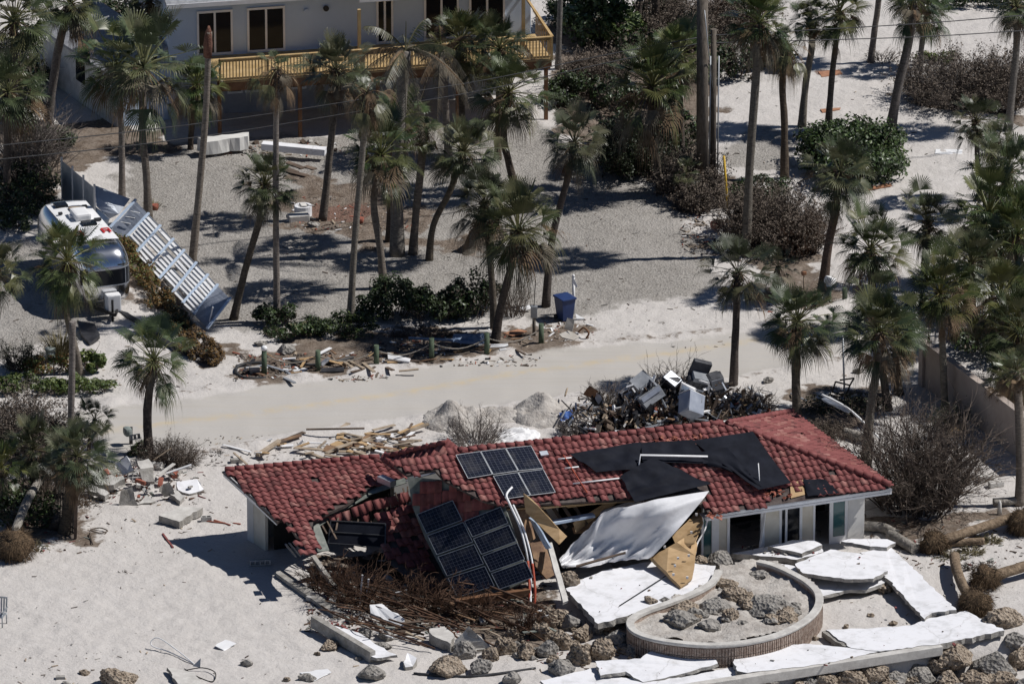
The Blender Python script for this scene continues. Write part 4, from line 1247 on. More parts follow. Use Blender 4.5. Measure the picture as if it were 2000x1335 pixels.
for x0, x1 in [(445, 475), (480, 600), (700, 790)]:
    mb = MB()
    for a, b, c, d_ in [(x0, x1, 1.75, 1.85), (x0, x1, .95, 1.05), (x0, x0 + 3, 1.05, 1.75), (x1 - 3, x1, 1.05, 1.75)]:
        mb.beam(wp(a, (c + d_) / 2, -.27), wp(b, (c + d_) / 2, -.27), .05, d_ - c, 0)
    wf = mb.build('window', M['white'], fh)
    mb = MB(); mb.beam(wp(x0 + 3, 1.4, -.275), wp(x1 - 3, 1.4, -.275), .02, .7, 0); mb.build('pane', M['glass'], wf)
for px, z in [(637, 4.75), (598, 4.7)]:
    mb = MB(); c = wp(px, z, .02); mb.tube([c, c - V2 * .1], .13 if px == 637 else .1, 12); mb.build('wall_vent', M['plast_k'] if px == 637 else M['wall_g'], fh)
# roof
def roofslab(x0, x1, out, z, name):
    a, b = wp(x0, z, out), wp(x1, z, out)
    mb = MB(); mb.slab([a, b, b + V2 * 5.5 + UPV * 1.5, a + V2 * 5.5 + UPV * 1.5], .16, 0, 0)
    o = mb.build(name, M['shing'], fh)
    mb = MB(); mb.beam(a - UPV * .1 - V2 * .03, b - UPV * .1 - V2 * .03, .04, .2, 0); mb.build('eave_board', M['white'], o)
roofslab(322, 692, .65, 5.62, 'roof')
roofslab(690, 1045, 1.5, 5.62, 'roof')
mb = MB(); a, b = wp(322, 7.2) + V2 * 5, wp(1045, 7.2) + V2 * 5; mb.slab([a, b, b + V2 * 5 - UPV * 1.5, a + V2 * 5 - UPV * 1.5], .15, 0, 0); mb.build('rear_roof', M['shing'], fh)
# deck
dl = -14.9
A_, B_ = Dc + U2 * dl, Dc
mb = MB(); mb.slab([A_ + UPV * DZ, B_ + UPV * DZ, B_ + V2 * (WO - .08) + UPV * DZ, A_ + V2 * (WO - .08) + UPV * DZ], .05, 0, 0); mb.build('deck_floor', M['lumber'], fh)
mb = MB(); mb.beam(A_ + UPV * (DZ - .2) + V2 * .03, B_ + UPV * (DZ - .2) + V2 * .03, .05, .28, 0); mb.beam(B_ + UPV * (DZ - .2) - U2 * .03, B_ + UPV * (DZ - .2) - U2 * .03 + V2 * WO, .05, .28, 0); mb.build('rim_joist', M['joist'], fh)
mb = MB(); mb.beam(A_ + UPV * (DZ - .42) + V2 * .35, B_ + UPV * (DZ - .42) + V2 * .35, .12, .25, 0); mb.build('deck_beam', M['joist'], fh)
rl = MB(); rl.beam(A_ + UPV * (DZ + 1.05), B_ + UPV * (DZ + 1.05), .16, .05, 0); rl.beam(B_ + UPV * (DZ + 1.06), B_ + UPV * (DZ + 1.06) + V2 * WO, .16, .045, 0)
rl = rl.build('railing', M['lumber'], fh)
mb = MB(); mb.beam(A_ + UPV * (DZ + .12) + V2 * .02, B_ + UPV * (DZ + .12) + V2 * .02, .05, .09, 0); mb.beam(A_ + UPV * (DZ + .95) + V2 * .02, B_ + UPV * (DZ + .95) + V2 * .02, .05, .09, 0); mb.build('rail', M['lumber'], rl)
bal = MB(); bal.box(A_ + UPV * (DZ + .54) + V2 * -.02, (.045, .045, .92), Matrix.Rotation(R(12), 3, 'Z'))
b0 = bal.build('baluster', M['lumber'], rl)
nb = 104
for k in range(1, nb):
    o = b0.copy(); col.objects.link(o); o.parent = rl; o.location = U2 * (14.9 * k / nb)
for k in range(1, 18):
    if 1 <= k <= 17 and k % 2: continue
    o = b0.copy(); col.objects.link(o); o.parent = rl; o.location = U2 * 14.9 + V2 * (WO * k / 18) - U2 * .02
for k in range(8):
    q = A_ + U2 * (14.9 * k / 7) + UPV * (DZ + .5) + V2 * .05
    mb = MB(); mb.box(q, (.10, .10, 1.1), Matrix.Rotation(R(12), 3, 'Z')); mb.build('rail_post', M['lumber'], rl)
for k, top in ((0, DZ - .1), (3.6, DZ - .1), (7.1, DZ - .1), (10.7, DZ - .1), (14.7, DZ - .1)):
    q = A_ + U2 * k + V2 * .3
    mb = MB(); mb.box((q.x, q.y, top / 2), (.16, .16, top + .2), Matrix.Rotation(R(12), 3, 'Z')); mb.build('deck_post', M['joist'], fh)
for k in (6.4, 13.8):
    q = A_ + U2 * k + V2 * .9
    mb = MB(); mb.box((q.x, q.y, DZ + 1.3), (.14, .14, 2.65), Matrix.Rotation(R(12), 3, 'Z')); mb.build('porch_post', M['lumber'], fh)
# stair rail at the right end
for k in range(9):
    pass
mb = MB(); mb.beam(B_ + V2 * WO + UPV * (DZ + 1.9) - U2 * .5, B_ + V2 * .1 + UPV * (DZ + 1.05), .1, .08, 0); mb.build('stair_rail', M['lumber'], fh)
# left wing
a, b = G(88, 150), G(232, 250)
mb = MB(); mb.beam(a + UPV * 1.2, b + UPV * 1.2, .14, 2.4, 0); mb.build('wing_wall', M['conc_l'], fh)
nn = Vector((b.y - a.y, a.x - b.x, 0)).normalized()
if nn.x < 0: nn = -nn
mb = MB(); mb.slab([a - nn * .3 + UPV * 2.45, b - nn * .3 + UPV * 2.45, b + nn * 2.5 + UPV * 3.4, a + nn * 2.5 + UPV * 3.4], .12, 0, 0); mb.build('wing_roof', M['shing'], fh)
mb = MB(); c = a.lerp(b, .46); d_ = (b - a).normalized(); mb.beam(c + UPV * 1.5 - nn * .08, c + d_ * .9 + UPV * 1.5 - nn * .08, .06, 1.0, 0); mb.build('window', M['glass'], fh)
mb = MB(); mb.beam(b + UPV * 1.2, wp(345, 1.2, -.3), .12, 2.4, 0); mb.build('wing_wall', M['wall_g'], fh)

# ------------------------------------------------------------------ travel trailer
FWD = Vector((.33, -.944, 0)).normalized(); SIDE = Vector((-FWD.y, FWD.x, 0))    # SIDE points right (+x)
T0 = G(212, 618)
trailer = thing('travel_trailer', 'polished silver travel trailer with white roof and red letters parked by the fallen fence', 'trailer', T0)
TL_, TW, TZ0, TZ1, TZ2 = 7.3, 2.45, .55, 1.95, 2.85
def tpt(az, z, off=0.0):
    """shell of the trailer: rounded rectangle in plan, sides curling in towards the roof"""
    if z > TZ1: s = (z - TZ1) / (TZ2 - TZ1); ins = 1 - math.sqrt(max(0, 1 - s * s))
    else: ins = 0
    low = max(0, (TZ0 + .35 - z) / .35)
    hw = TW / 2 - .50 * ins - .12 * low * low + off
    hl = TL_ / 2 - .75 * ins - .25 * low * low - .06 * max(0, z - 1.2) + off
    c, s_ = math.cos(az), math.sin(az)
    e = 2 / 5.0
    x = hw * (abs(c) ** e) * (1 if c > 0 else -1)
    y = hl * (abs(s_) ** e) * (1 if s_ > 0 else -1)
    return T0 - FWD * (TL_ / 2) + SIDE * x + FWD * y + UPV * z
zs = [TZ0, .65, .8, 1.0, 1.3, 1.6, 1.9] + [TZ1 + (TZ2 - TZ1) * math.sin(R(a)) for a in (12, 25, 38, 50, 60, 70, 80, 88)]
na = 72
# even spacing along the outline
def az_of(k):
    t = 2 * math.pi * k / na
    return math.atan2(abs(math.sin(t)) ** 2.2 * (1 if math.sin(t) > 0 else -1), abs(math.cos(t)) ** 2.2 * (1 if math.cos(t) > 0 else -1))
mb = MB()
ring = lambda z: [tpt(az_of(k), z) for k in range(na)]
rr = [ring(z) for z in zs]
V = [p for r_ in rr for p in r_]
Fc = [(j * na + k, j * na + (k + 1) % na, (j + 1) * na + (k + 1) % na, (j + 1) * na + k) for j in range(len(zs) - 1) for k in range(na)]
mb.add(V, Fc, 0, True)
mb.poly(rr[0][::-1], 0)
top = rr[-1]; cen = sum(top, Vector()) / na + UPV * .07
i0 = len(mb.v); mb.v += [tuple(p) for p in top] + [tuple(p.lerp(cen, .55) + UPV * .03) for p in top] + [tuple(cen)]
for k in range(na):
    k2 = (k + 1) % na
    mb.f.append((i0 + k, i0 + k2, i0 + na + k2, i0 + na + k)); mb.m.append(0); mb.s.append(True)
    mb.f.append((i0 + na + k, i0 + na + k2, i0 + 2 * na)); mb.m.append(0); mb.s.append(True)
body = mb.build('body', M['alu'], trailer)
def tp(x, y, z=0.0):                              # x across, y from the nose backwards
    return T0 + SIDE * x - FWD * y + UPV * (TZ2 + .06 + z)
mb = MB()
nx_, ny_ = 8, 20
for j in range(ny_ + 1):
    for i in range(nx_ + 1):
        x = (i / nx_ - .5) * 1.75; y = 1.25 + 4.9 * j / ny_
        mb.v.append(tuple(tp(x, y, .05 - .05 * (2 * i / nx_ - 1) ** 2)))
for j in range(ny_):
    for i in range(nx_):
        a = j * (nx_ + 1) + i
        mb.f.append((a, a + nx_ + 1, a + nx_ + 2, a + 1)); mb.m.append(0); mb.s.append(True)
mb.build('roof_panel', M['white'], trailer)
def tbox(name, m, x, y, sx, sy, sz, z=.05, bev=.03):
    mb = MB(); mb.box(tp(x, y, z + sz / 2), (sx, sy, sz), Matrix.Rotation(math.atan2(SIDE.y, SIDE.x), 3, 'Z'), 0, bev)
    return mb.build(name, M[m], trailer)
tbox('roof_hatch', 'glass', -.35, 5.7, .55, .45, .1); tbox('roof_hatch', 'glass', .15, 3.2, .6, .5, .1)
tbox('air_conditioner', 'white', .05, 4.1, .7, 1.0, .3, bev=.1); tbox('roof_window', 'lumber_o', .12, 5.0, .55, .55, .08)
tbox('vent_cover', 'white', -.3, 4.2, .25, .3, .12); tbox('vent_cover', 'plast_k', -.65, 4.7, .18, .14, .1); tbox('vent_cover', 'plast_k', .62, 3.5, .3, .2, .1); tbox('vent_cover', 'plast_k', .55, 5.2, .22, .2, .1)
# red roof letters
def tstroke(mb, x0, y0, x1, y1, w_=.09):
    mb.beam(tp(x0, y0, .075), tp(x1, y1, .075), w_, .01, 0)
for cx in (-.58, .60):
    mb = MB()
    tstroke(mb, cx - .14, 2.45, cx - .14, 1.95); tstroke(mb, cx + .14, 2.45, cx + .14, 1.95); tstroke(mb, cx - .14, 2.45, cx + .14, 2.45)
    if cx > .3: tstroke(mb, cx - .14, 2.2, cx + .14, 2.2)
    if cx < 0: tstroke(mb, cx - .14, 1.97, cx + .14, 1.97)
    mb.build('roof_letter', M['red'], trailer)
def patch(name, m, a0, a1, z0, z1, off=.012, na_=10, parent=None):
    mb = MB(); nz_ = 6
    for j in range(nz_ + 1):
        for i in range(na_ + 1):
            mb.v.append(tuple(tpt(a0 + (a1 - a0) * i / na_, z0 + (z1 - z0) * j / nz_, off)))
    for j in range(nz_):
        for i in range(na_):
            a = j * (na_ + 1) + i
            mb.f.append((a, a + 1, a + na_ + 2, a + na_ + 1)); mb.m.append(0); mb.s.append(True)
    return mb.build(name, M[m], parent or trailer)
h = math.pi / 2
for a0, a1 in ((h - .76, h - .34), (h - .32, h + .32), (h + .34, h + .76)):
    patch('window', 'glass', a0, a1, 1.38, 2.02, .014)
for a0, a1, z in ((h - .80, h + .80, 1.33), (h - .80, h + .80, 2.05), (h - .8, h + .8, .62)):
    patch('trim_band', 'alu_d', a0, a1, z, z + .05, .02)
for a in (h - .33, h + .33): patch('window_pillar', 'alu_m', a - .02, a + .02, 1.38, 2.04, .022)
for a0, a1 in ((math.pi - .55, math.pi - .15), (math.pi + .0, math.pi + .2)): patch('side_window', 'glass', a0, a1, 1.35, 1.95, .014)
mb = MB()
for k in range(7):
    c = tpt(h - .3 + k * .035, 2.2, .012); mb.beam(c, c + SIDE * .05 + UPV * .0, .012, .07 if k % 2 else .05, 0)
mb.build('nose_lettering', M['iron'], trailer)
gb = T0 + FWD * .28
mb = MB(); mb.box(gb + SIDE * .12 + UPV * .72, (.62, .42, .75), Matrix.Rotation(math.atan2(SIDE.y, SIDE.x), 3, 'Z'), 0, .06); mb.build('gas_cover', M['white'], trailer)
mb = MB(); mb.beam(T0 - FWD * .2 + SIDE * .55 + UPV * .42, T0 + FWD * 1.0 + UPV * .42, .09, .12, 0); mb.beam(T0 - FWD * .2 - SIDE * .55 + UPV * .42, T0 + FWD * 1.0 + UPV * .42, .09, .12, 0); mb.tube([T0 + FWD * .62 + UPV * .0, T0 + FWD * .62 + UPV * .95], .05, 8); mb.build('hitch', M['iron'], trailer)
for y in (3.9, 4.8):
    for sx in (-1, 1):
        c = T0 - FWD * y + SIDE * sx * (TW / 2 - .12) + UPV * .34
        mb = MB(); mb.tube([c - SIDE * .11, c + SIDE * .11], .34, 18); wh = mb.build('wheel', M['rubber'], trailer)
        mb = MB(); mb.tube([c - SIDE * .115, c + SIDE * .118], .2, 14); mb.build('rim', M['steel'], wh)

# ------------------------------------------------------------------ fallen aluminium fence beside the trailer
fb = thing('fallen_slat_fence', 'long fallen silver slatted fence leaning over the burnt hedge beside the trailer', 'fence', G(310, 540))
def fpt(s, t, off=0.0):                           # s along, t across (0 foot, 1 top edge)
    a = G(lerp2((217, 444), (406, 641), s)[0], lerp2((217, 444), (406, 641), s)[1], .25)
    b = G(lerp2((266, 394), (450, 584), s)[0], lerp2((266, 394), (450, 584), s)[1], 1.0)
    n = Vector((-.55, -.25, .8)).normalized()
    wv = .10 * noise.noise(Vector((s * 7, t * 1.5, .3)))
    return a.lerp(b, t) + n * (off + wv)
secs = [0, .13, .26, .39, .51, .64, .755, .86, 1.0]
for k in range(8):
    s0, s1 = secs[k] + .006, secs[k + 1] - .006
    mb = MB()
    if k in (0, 7):
        for i in range(9):
            t0, t1 = i / 9, (i + 1) / 9
            mb.slab([fpt(s0, t0), fpt(s1, t0), fpt(s1, t1, .02), fpt(s0, t1, .02)], .012, 0, 0, dirv=(0, .008, -.012))
    else:
        for i in range(9):
            t0 = i / 9 + .005; t1 = t0 + .082
            mb.slab([fpt(s0, t1, -.045), fpt(s1, t1, -.045), fpt(s1, t0 + .111, .0), fpt(s0, t0 + .111, .0)], .012, 1, 1, dirv=(0, .01, -.015))
            if rnd.random() < .1: continue
            e0, e1 = rnd.uniform(-.04, .04) if rnd.random() < .3 else 0, rnd.uniform(-.05, .05) if rnd.random() < .3 else 0
            mb.slab([fpt(s0, t0 + e0, .01), fpt(s1, t0 + e1, .01), fpt(s1, t1 + e1, -.04), fpt(s0, t1 + e0, -.04)], .012, 0, 0, dirv=(0, .002, -.012))
    mb.build('slat_panel', [M['white'], M['alu_d']] if k not in (0, 7) else [M['app_b'], M['app_b']], fb)  # white sunward faces, duller faces turned away: sun and shade coloured in
for s in secs:
    mb = MB(); mb.beam(fpt(s, -.02, .05), fpt(s, 1.04, .05), .11, .06, 0); mb.build('rail', M['wall_g'], fb)
mb = MB(); mb.beam(G(406, 640, .05), G(416, 598, 1.0), .3, .05, 0, up=(1, 0, 0)); mb.build('end_post', M['white'], fb)
mb = MB()
for k in range(3): mb.beam(fpt(.04, .3 + k * .2, .1), fpt(.1, .45 + k * .2, .12), .05, .02, 0)
mb.build('broken_slat', M['white'], fb)
sf = thing('metal_fence', 'upright grey corrugated metal fence panels behind the white trailer roof', 'fence', G(150, 410))
a, b = G(122, 390), G(186, 444)
for k in range(3):
    p, q = a.lerp(b, k / 3 + .01), a.lerp(b, (k + 1) / 3 - .01)
    mb = MB()
    for i in range(10):
        x0, x1 = p.lerp(q, i / 10), p.lerp(q, (i + 1) / 10)
        mb.beam(x0 + UPV * .9, x1 + UPV * .9 + Vector((.02, .02, 0)), .02, 1.75, 0)
    mb.build('fence_panel', M['alu_d'], sf)
for k in range(4):
    p = a.lerp(b, k / 3)
    mb = MB(); mb.beam(p, p + UPV * 1.95, .09, .09, 0); mb.build('fence_post', M['alu_d'], sf)
sheet('bent fence panel tilting between the upright fence and the fallen slats', [(186, 362, 1.7), (254, 388, 1.1), (232, 418, .6), (212, 428, .4), (188, 402, 1.0)], 'alu_d', .02, name='bent_fence', cat='fence panel')
sheet('lower crumpled fence sheet just right of the trailer roof', [(186, 404, .9), (213, 427, .6), (210, 440, .3), (184, 425, .5)], 'alu_d', .02, name='bent_fence', cat='fence panel')

# ------------------------------------------------------------------ tan wall on the right
tw = thing('garden_wall', 'tan stucco garden wall running from the road to the shore on the right', 'wall', G(1830, 760))
a, b = G(1806, 752), G(2035, 925)
mb = MB(); mb.beam(a + UPV * .85, b + UPV * .85, .22, 2.0, 0); mb.build('wall_body', M['wall_tan'], tw)
mb = MB(); mb.beam(a + UPV * 1.88, b + UPV * 1.88, .30, .08, 0); mb.build('coping', M['wall_tan'], tw)
mb = MB(); mb.box(a + UPV * .9, (.42, .42, 2.15), Matrix.Rotation(R(20), 3, 'Z'), 0, .02); mb.build('pillar', M['wall_tan'], tw)

# ------------------------------------------------------------------ utility poles and cables
def upole(label, px, py, top, wd, lean=0):
    b_ = Gh(px, py, -.2); p = F(px + lean, top, b_.y)
    t = thing('utility_pole', label, 'utility pole', b_, 'wooden utility poles')
    mb = MB(); mb.tube([b_, b_.lerp(p, .5), p], [wd, wd * .93, wd * .85], 12); mb.build('pole', M['pole'], t)
    return t, b_, p
up1, b1, p1 = upole('thicker dark utility pole running past the top of the photo', 1372, 382, -60, .28)
up2, b2, p2 = upole('thinner utility pole with flat top carrying grey conduits', 1392, 372, 57, .15, 2)
mb = MB()
for o_ in (-.16, .2): mb.tube([b2 + Vector((o_, -.16, 0)), Vector((b2.x + o_, b2.y - .16, 6.2))], .035, 6)
mb.build('conduit', M['steel'], up2)
tag(MB.build((lambda m_: (m_.tube([F(1376, 20, b1.y - .3), F(1385, 110, b1.y - .3), F(1392, 170, b2.y - .25)], .02, 6), m_)[1])(MB()), 'drop_cable', M['steel'], origin=F(1385, 110, b1.y - .3)), 'pale service cable dropping between the two utility poles', 'cable')
def wire(label, pts, r=.022, sag=.0):
    P = []
    dir2 = Vector((HU.x, HU.y, 0))
    for px, py in pts:                            # cables run parallel to the road through the poles
        t = (px - 1380) / 45.0
        Y = b2.y - .2 + dir2.y / dir2.x * t
        P.append(F(px, py, Y))
    mb = MB(); mb.tube(bez(P, 30), r, 6)
    single(mb, 'power_cable', label, 'cable', M['wire'], 'power cables')
wire('upper cable strung left from the utility poles across the deck house', [(-60, 292), (0, 284), (250, 258), (480, 229), (740, 189), (955, 155), (1180, 108), (1372, 72)])
wire('lower cable strung left from the utility poles across the deck house', [(-60, 317), (0, 311), (250, 285), (480, 254), (740, 211), (950, 175), (1180, 124), (1380, 82)])
wire('upper cable strung right from the utility poles in front of the far palms', [(1372, 70), (1545, 61), (1800, 46), (2000, 30), (2080, 24)])
wire('lower cable strung right from the utility poles in front of the far palms', [(1390, 84), (1545, 80), (1800, 72), (2000, 60), (2080, 55)])
g0, g1 = Gh(1423, 420, -.1), None
gy = MB(); gy.tube([g0, F(1414, 305, g0.y)], .05, 8)
single(gy, 'guy_guard', 'thin bright yellow guy wire guard leaning by the brown brush', 'guy guard', M['yellow'])
# ------------------------------------------------------------------ palms (foot ... crown centre, in photograph pixels)
# road side and foreground
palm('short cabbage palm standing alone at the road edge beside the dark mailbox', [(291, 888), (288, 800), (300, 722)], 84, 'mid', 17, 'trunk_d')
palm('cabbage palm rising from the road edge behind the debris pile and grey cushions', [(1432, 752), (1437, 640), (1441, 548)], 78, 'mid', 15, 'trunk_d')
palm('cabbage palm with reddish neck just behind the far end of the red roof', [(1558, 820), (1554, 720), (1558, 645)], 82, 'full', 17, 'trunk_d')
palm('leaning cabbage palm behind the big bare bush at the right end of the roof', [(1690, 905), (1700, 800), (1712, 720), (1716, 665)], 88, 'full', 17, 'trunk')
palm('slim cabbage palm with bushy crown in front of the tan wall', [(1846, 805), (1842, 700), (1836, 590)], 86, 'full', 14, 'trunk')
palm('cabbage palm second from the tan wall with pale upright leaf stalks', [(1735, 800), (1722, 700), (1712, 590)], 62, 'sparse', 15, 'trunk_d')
# left foreground
palm('cabbage palm with windblown crown covering the front of the silver trailer', [(158, 730), (150, 690), (130, 610), (132, 528)], 86, 'shag', 13, 'trunk')
palm('tall bare headless palm trunk in front of the trailer palm', [(137, 1010), (138, 850), (140, 740), (142, 628)], 10, 'bare', 13, 'trunk', name='palm_snag', cat='dead palm')
palm('cut off palm crown at the left edge of the photo beside the driveway', [(-14, 690), (-14, 600), (-10, 545)], 62, 'shag', 14, 'trunk')
palm('ragged young palm with drooping yellowed fans beside the black iron gate', [(128, 1040), (140, 960), (150, 905)], 74, 'shag', 26, 'trunk_d', boots=False)
palm('small young palm sprouting above the rubble heap near the mailbox', [(172, 900), (176, 850), (185, 828)], 46, 'sparse', 8, 'trunk_d', boots=False)
palm('low palmetto with brown fans at the left edge below the dry thicket', [(70, 985), (68, 930), (66, 890)], 62, 'shag', 16, 'trunk_d', boots=False, name='palmetto', cat='palmetto')
palm('dark green palmetto at the far left edge beside the leaning log', [(8, 1010), (6, 960), (2, 925)], 58, 'mid', 16, 'trunk_d', boots=False, name='palmetto', cat='palmetto')
# top left
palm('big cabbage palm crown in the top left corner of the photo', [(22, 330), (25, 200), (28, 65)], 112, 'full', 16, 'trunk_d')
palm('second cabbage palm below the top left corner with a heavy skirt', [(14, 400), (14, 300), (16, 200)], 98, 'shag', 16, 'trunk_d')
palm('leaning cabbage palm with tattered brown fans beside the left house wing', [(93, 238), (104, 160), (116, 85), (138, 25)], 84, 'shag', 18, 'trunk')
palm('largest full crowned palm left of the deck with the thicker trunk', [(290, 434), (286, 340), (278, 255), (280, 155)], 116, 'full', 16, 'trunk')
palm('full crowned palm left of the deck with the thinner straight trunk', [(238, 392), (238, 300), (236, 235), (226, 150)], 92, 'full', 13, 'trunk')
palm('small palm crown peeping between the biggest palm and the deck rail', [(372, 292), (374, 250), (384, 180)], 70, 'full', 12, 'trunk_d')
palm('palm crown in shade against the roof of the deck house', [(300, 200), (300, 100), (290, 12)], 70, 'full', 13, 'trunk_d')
# middle
palm('tall naked palm pole with broken reddish tip left of the deck', [(374, 524), (390, 360), (402, 220), (408, 62)], 10, 'bare', 14, 'trunk', name='palm_snag', cat='dead palm')
_sn = col.objects[-1].parent
_a, _b = F(405, 112, _sn.location.y), F(408, 62, _sn.location.y)
_m = MB(); _m.tube([_a, _a.lerp(_b, .5), _b, _b + UPV * .25], [.17, .21, .13, .04], 9, 0, jit=.2); _m.build('broken_tip', M['trunk_red'], _sn)
palm('tall thin palm with small brown dying crown in front of the deck', [(541, 628), (539, 450), (539, 250), (541, 150)], 66, 'dying', 12, 'trunk')
palm('short leaning palm with bushy crown in the gravel yard left of centre', [(455, 624), (478, 530), (508, 425), (518, 375)], 70, 'full', 14, 'trunk_d')
palm('straight palm with round green crown in front of the middle of the deck', [(630, 428), (640, 340), (650, 240), (655, 150)], 76, 'full', 15, 'trunk')
palm('tall thin palm with ragged straw coloured crown right of the deck palms', [(684, 628), (692, 480), (706, 320), (717, 195)], 70, 'dying', 13, 'trunk')
palm('dense round palm in the middle of the yard above the dark shrubs', [(750, 562), (742, 480), (730, 395), (744, 320)], 90, 'full', 15, 'trunk')
palm('tall storm battered coconut palm with hanging brown feather fronds', [(776, 498), (775, 350), (782, 220), (792, 120)], 106, 'coco', 24, 'trunk', name='coconut_palm', boots=False)
palm('dead shaggy palm beside the coconut palm with fronds hanging down its trunk', [(806, 496), (812, 420), (822, 330), (828, 262)], 54, 'dying', 16, 'trunk')
palm('brown feather topped palm between the coconut palm and the deck corner', [(877, 320), (872, 240), (868, 165), (862, 118)], 80, 'coco_dead', 15, 'trunk', name='coconut_palm', boots=False)
palm('second trunk in the centre clump with shadowed crown behind the coconut palm', [(762, 470), (765, 380), (772, 300), (782, 248)], 74, 'shag', 16, 'trunk_d')
palm('green palm crown right of the brown feather palm against the deck rail', [(905, 300), (902, 200), (900, 100)], 86, 'full', 14, 'trunk_d')
palm('upper of two stacked palm crowns in front of the deck corner', [(972, 310), (974, 200), (975, 112)], 76, 'full', 13, 'trunk_d')
palm('lower stacked palm with curved dark trunk in front of the deck corner', [(1010, 378), (992, 310), (984, 265), (992, 200)], 90, 'full', 15, 'trunk_d')
palm('dark palm with curved trunk leaning right of the centre clump', [(838, 508), (846, 440), (878, 375), (906, 315)], 84, 'full', 13, 'trunk_d')
palm('bushy palm behind the front yard palm with its trunk hidden in shrubs', [(966, 640), (960, 540), (946, 415)], 76, 'full', 14, 'trunk_d')
palm('large palm at the yard edge over the scattered debris left of the blue bin', [(966, 668), (978, 600), (996, 530), (1012, 472)], 104, 'full', 16, 'trunk_d')
palm('leaning palm with open crown and long trunk right of the yard centre', [(1066, 598), (1078, 470), (1112, 335), (1122, 295)], 74, 'full', 14, 'trunk_d')
palm('leaning broken palm stub with no crown behind the stacked palms', [(926, 278), (940, 250), (968, 215)], 10, 'bare', 20, 'trunk', name='palm_stump', cat='dead palm', flare=1.1)
palm('flared palm stump leaning right in the gravel beside the yard palm', [(912, 490), (926, 462), (946, 430)], 10, 'bare', 26, 'trunk', name='palm_stump', cat='dead palm', flare=1.7)
palm('broad crowned palm over the dark brush left of the utility poles', [(1290, 378), (1282, 310), (1272, 255), (1274, 190)], 104, 'full', 14, 'trunk_d')
palm('palm crown half hidden behind the broad crowned palm by the poles', [(1335, 330), (1330, 240), (1325, 125)], 82, 'full', 13, 'trunk_d')
palm('small palm in the brush at the foot of the utility poles', [(1338, 392), (1338, 370), (1340, 345)], 38, 'young', 9, 'trunk_d', boots=False)
for k, (x0, x1, wd, yb) in enumerate([(1090, 1094, 12, 135), (1196, 1204, 12, 62), (1236, 1250, 15, 70), (1276, 1281, 17, 85), (1312, 1310, 12, 55)]):
    palm(['grey palm trunk leaving the top of the photo right of the deck corner', 'slender pale palm trunk leaning over the bright green shrub', 'thick pair-left palm trunk at the top behind the palm fans', 'thick pair-right palm trunk at the top behind the palm fans', 'dark palm trunk at the top left of the brown brush'][k],
         [(x0, yb), (x1, 0), (x1 + 4, -120)], 70, 'full', wd, 'trunk' if k < 3 else 'trunk_d')
# right, far
palm('tallest thin palm right of the utility poles with browned crown', [(1457, 500), (1464, 330), (1476, 160), (1482, 62)], 84, 'shag', 17, 'trunk')
palm('palm with drooping grey-brown crown close right of the tallest palm', [(1532, 348), (1532, 240), (1528, 160), (1536, 105)], 72, 'dying', 15, 'trunk_d')
palm('leaning palm with small crown standing in bright sand behind the brown one', [(1566, 246), (1574, 160), (1586, 90), (1582, 50)], 54, 'mid', 15, 'trunk')
palm('palm with round green crown just above the big round shrub', [(1617, 254), (1624, 160), (1632, 90), (1640, 40)], 74, 'full', 13, 'trunk_d')
palm('thick leaning palm right of the round shrub with crown at the top edge', [(1738, 262), (1752, 180), (1775, 80), (1786, 12)], 78, 'full', 19, 'trunk')
palm('shorter palm behind the thick leaning palm above the grey brush', [(1797, 136), (1800, 90), (1812, 40)], 66, 'full', 12, 'trunk')
palm('palm trunk with crown beyond the top edge over the bright sand', [(1700, 122), (1708, 60), (1716, 0), (1718, -70)], 70, 'full', 13, 'trunk')
palm('palm at the upper right edge with brown fans in its crown', [(1968, 254), (1978, 170), (1986, 80), (1985, 28)], 72, 'shag', 15, 'trunk')
palm('palm in front of the big round shrub with lit left fans', [(1606, 568), (1618, 480), (1634, 400), (1640, 352)], 82, 'full', 17, 'trunk_d')
palm('slim straight palm on the sandy path with a small round crown', [(1914, 392), (1910, 330), (1906, 250)], 64, 'mid', 11, 'trunk_d')
palm('slim palm leaning beside the straight one on the sandy path', [(1930, 422), (1938, 350), (1946, 290)], 52, 'mid', 11, 'trunk_d')
palm('lone dark palm with splayed fans in the sand left of the right thicket', [(1802, 560), (1808, 500), (1812, 450)], 76, 'mid', 17, 'trunk_d')
palm('wide palm crown over the road verge near the white mailbox', [(1704, 650), (1704, 590), (1700, 505)], 84, 'full', 17, 'trunk_d')
palm('small cycad like palm right of the road debris pile palm', [(1512, 590), (1514, 550), (1520, 530)], 44, 'young', 12, 'trunk_d', boots=False)
for k, (lab, pth, r_, kd) in enumerate([
    ('tallest palm of the right hand thicket with pale stalks', [(1938, 610), (1935, 520), (1932, 440)], 104, 'full'),
    ('upper right thicket palm under the slim leaning palm', [(1978, 560), (1972, 450), (1968, 355)], 82, 'full'),
    ('thicket palm at the right edge with long feathery fans', [(1995, 640), (1990, 560), (1986, 475)], 96, 'full'),
    ('shadowed middle palm inside the right hand thicket', [(1905, 680), (1900, 600), (1895, 530)], 80, 'shag'),
    ('thicket palm hanging over the road end of the tan wall', [(1960, 740), (1958, 660), (1955, 595)], 86, 'full'),
    ('low thicket palm behind the tan wall at the right edge', [(1995, 790), (1992, 720), (1990, 665)], 88, 'shag'),
    ('sparse yellowish palm leaning over the tan wall', [(1985, 850), (1978, 800), (1972, 752)], 66, 'sparse')]):
    palm(lab, pth, r_, kd, 14, 'trunk_d')
palm('pale trunk palm rising in front of the tan wall at the right edge', [(1992, 985), (1993, 900), (1990, 800), (1984, 735)], 56, 'sparse', 17, 'trunk')
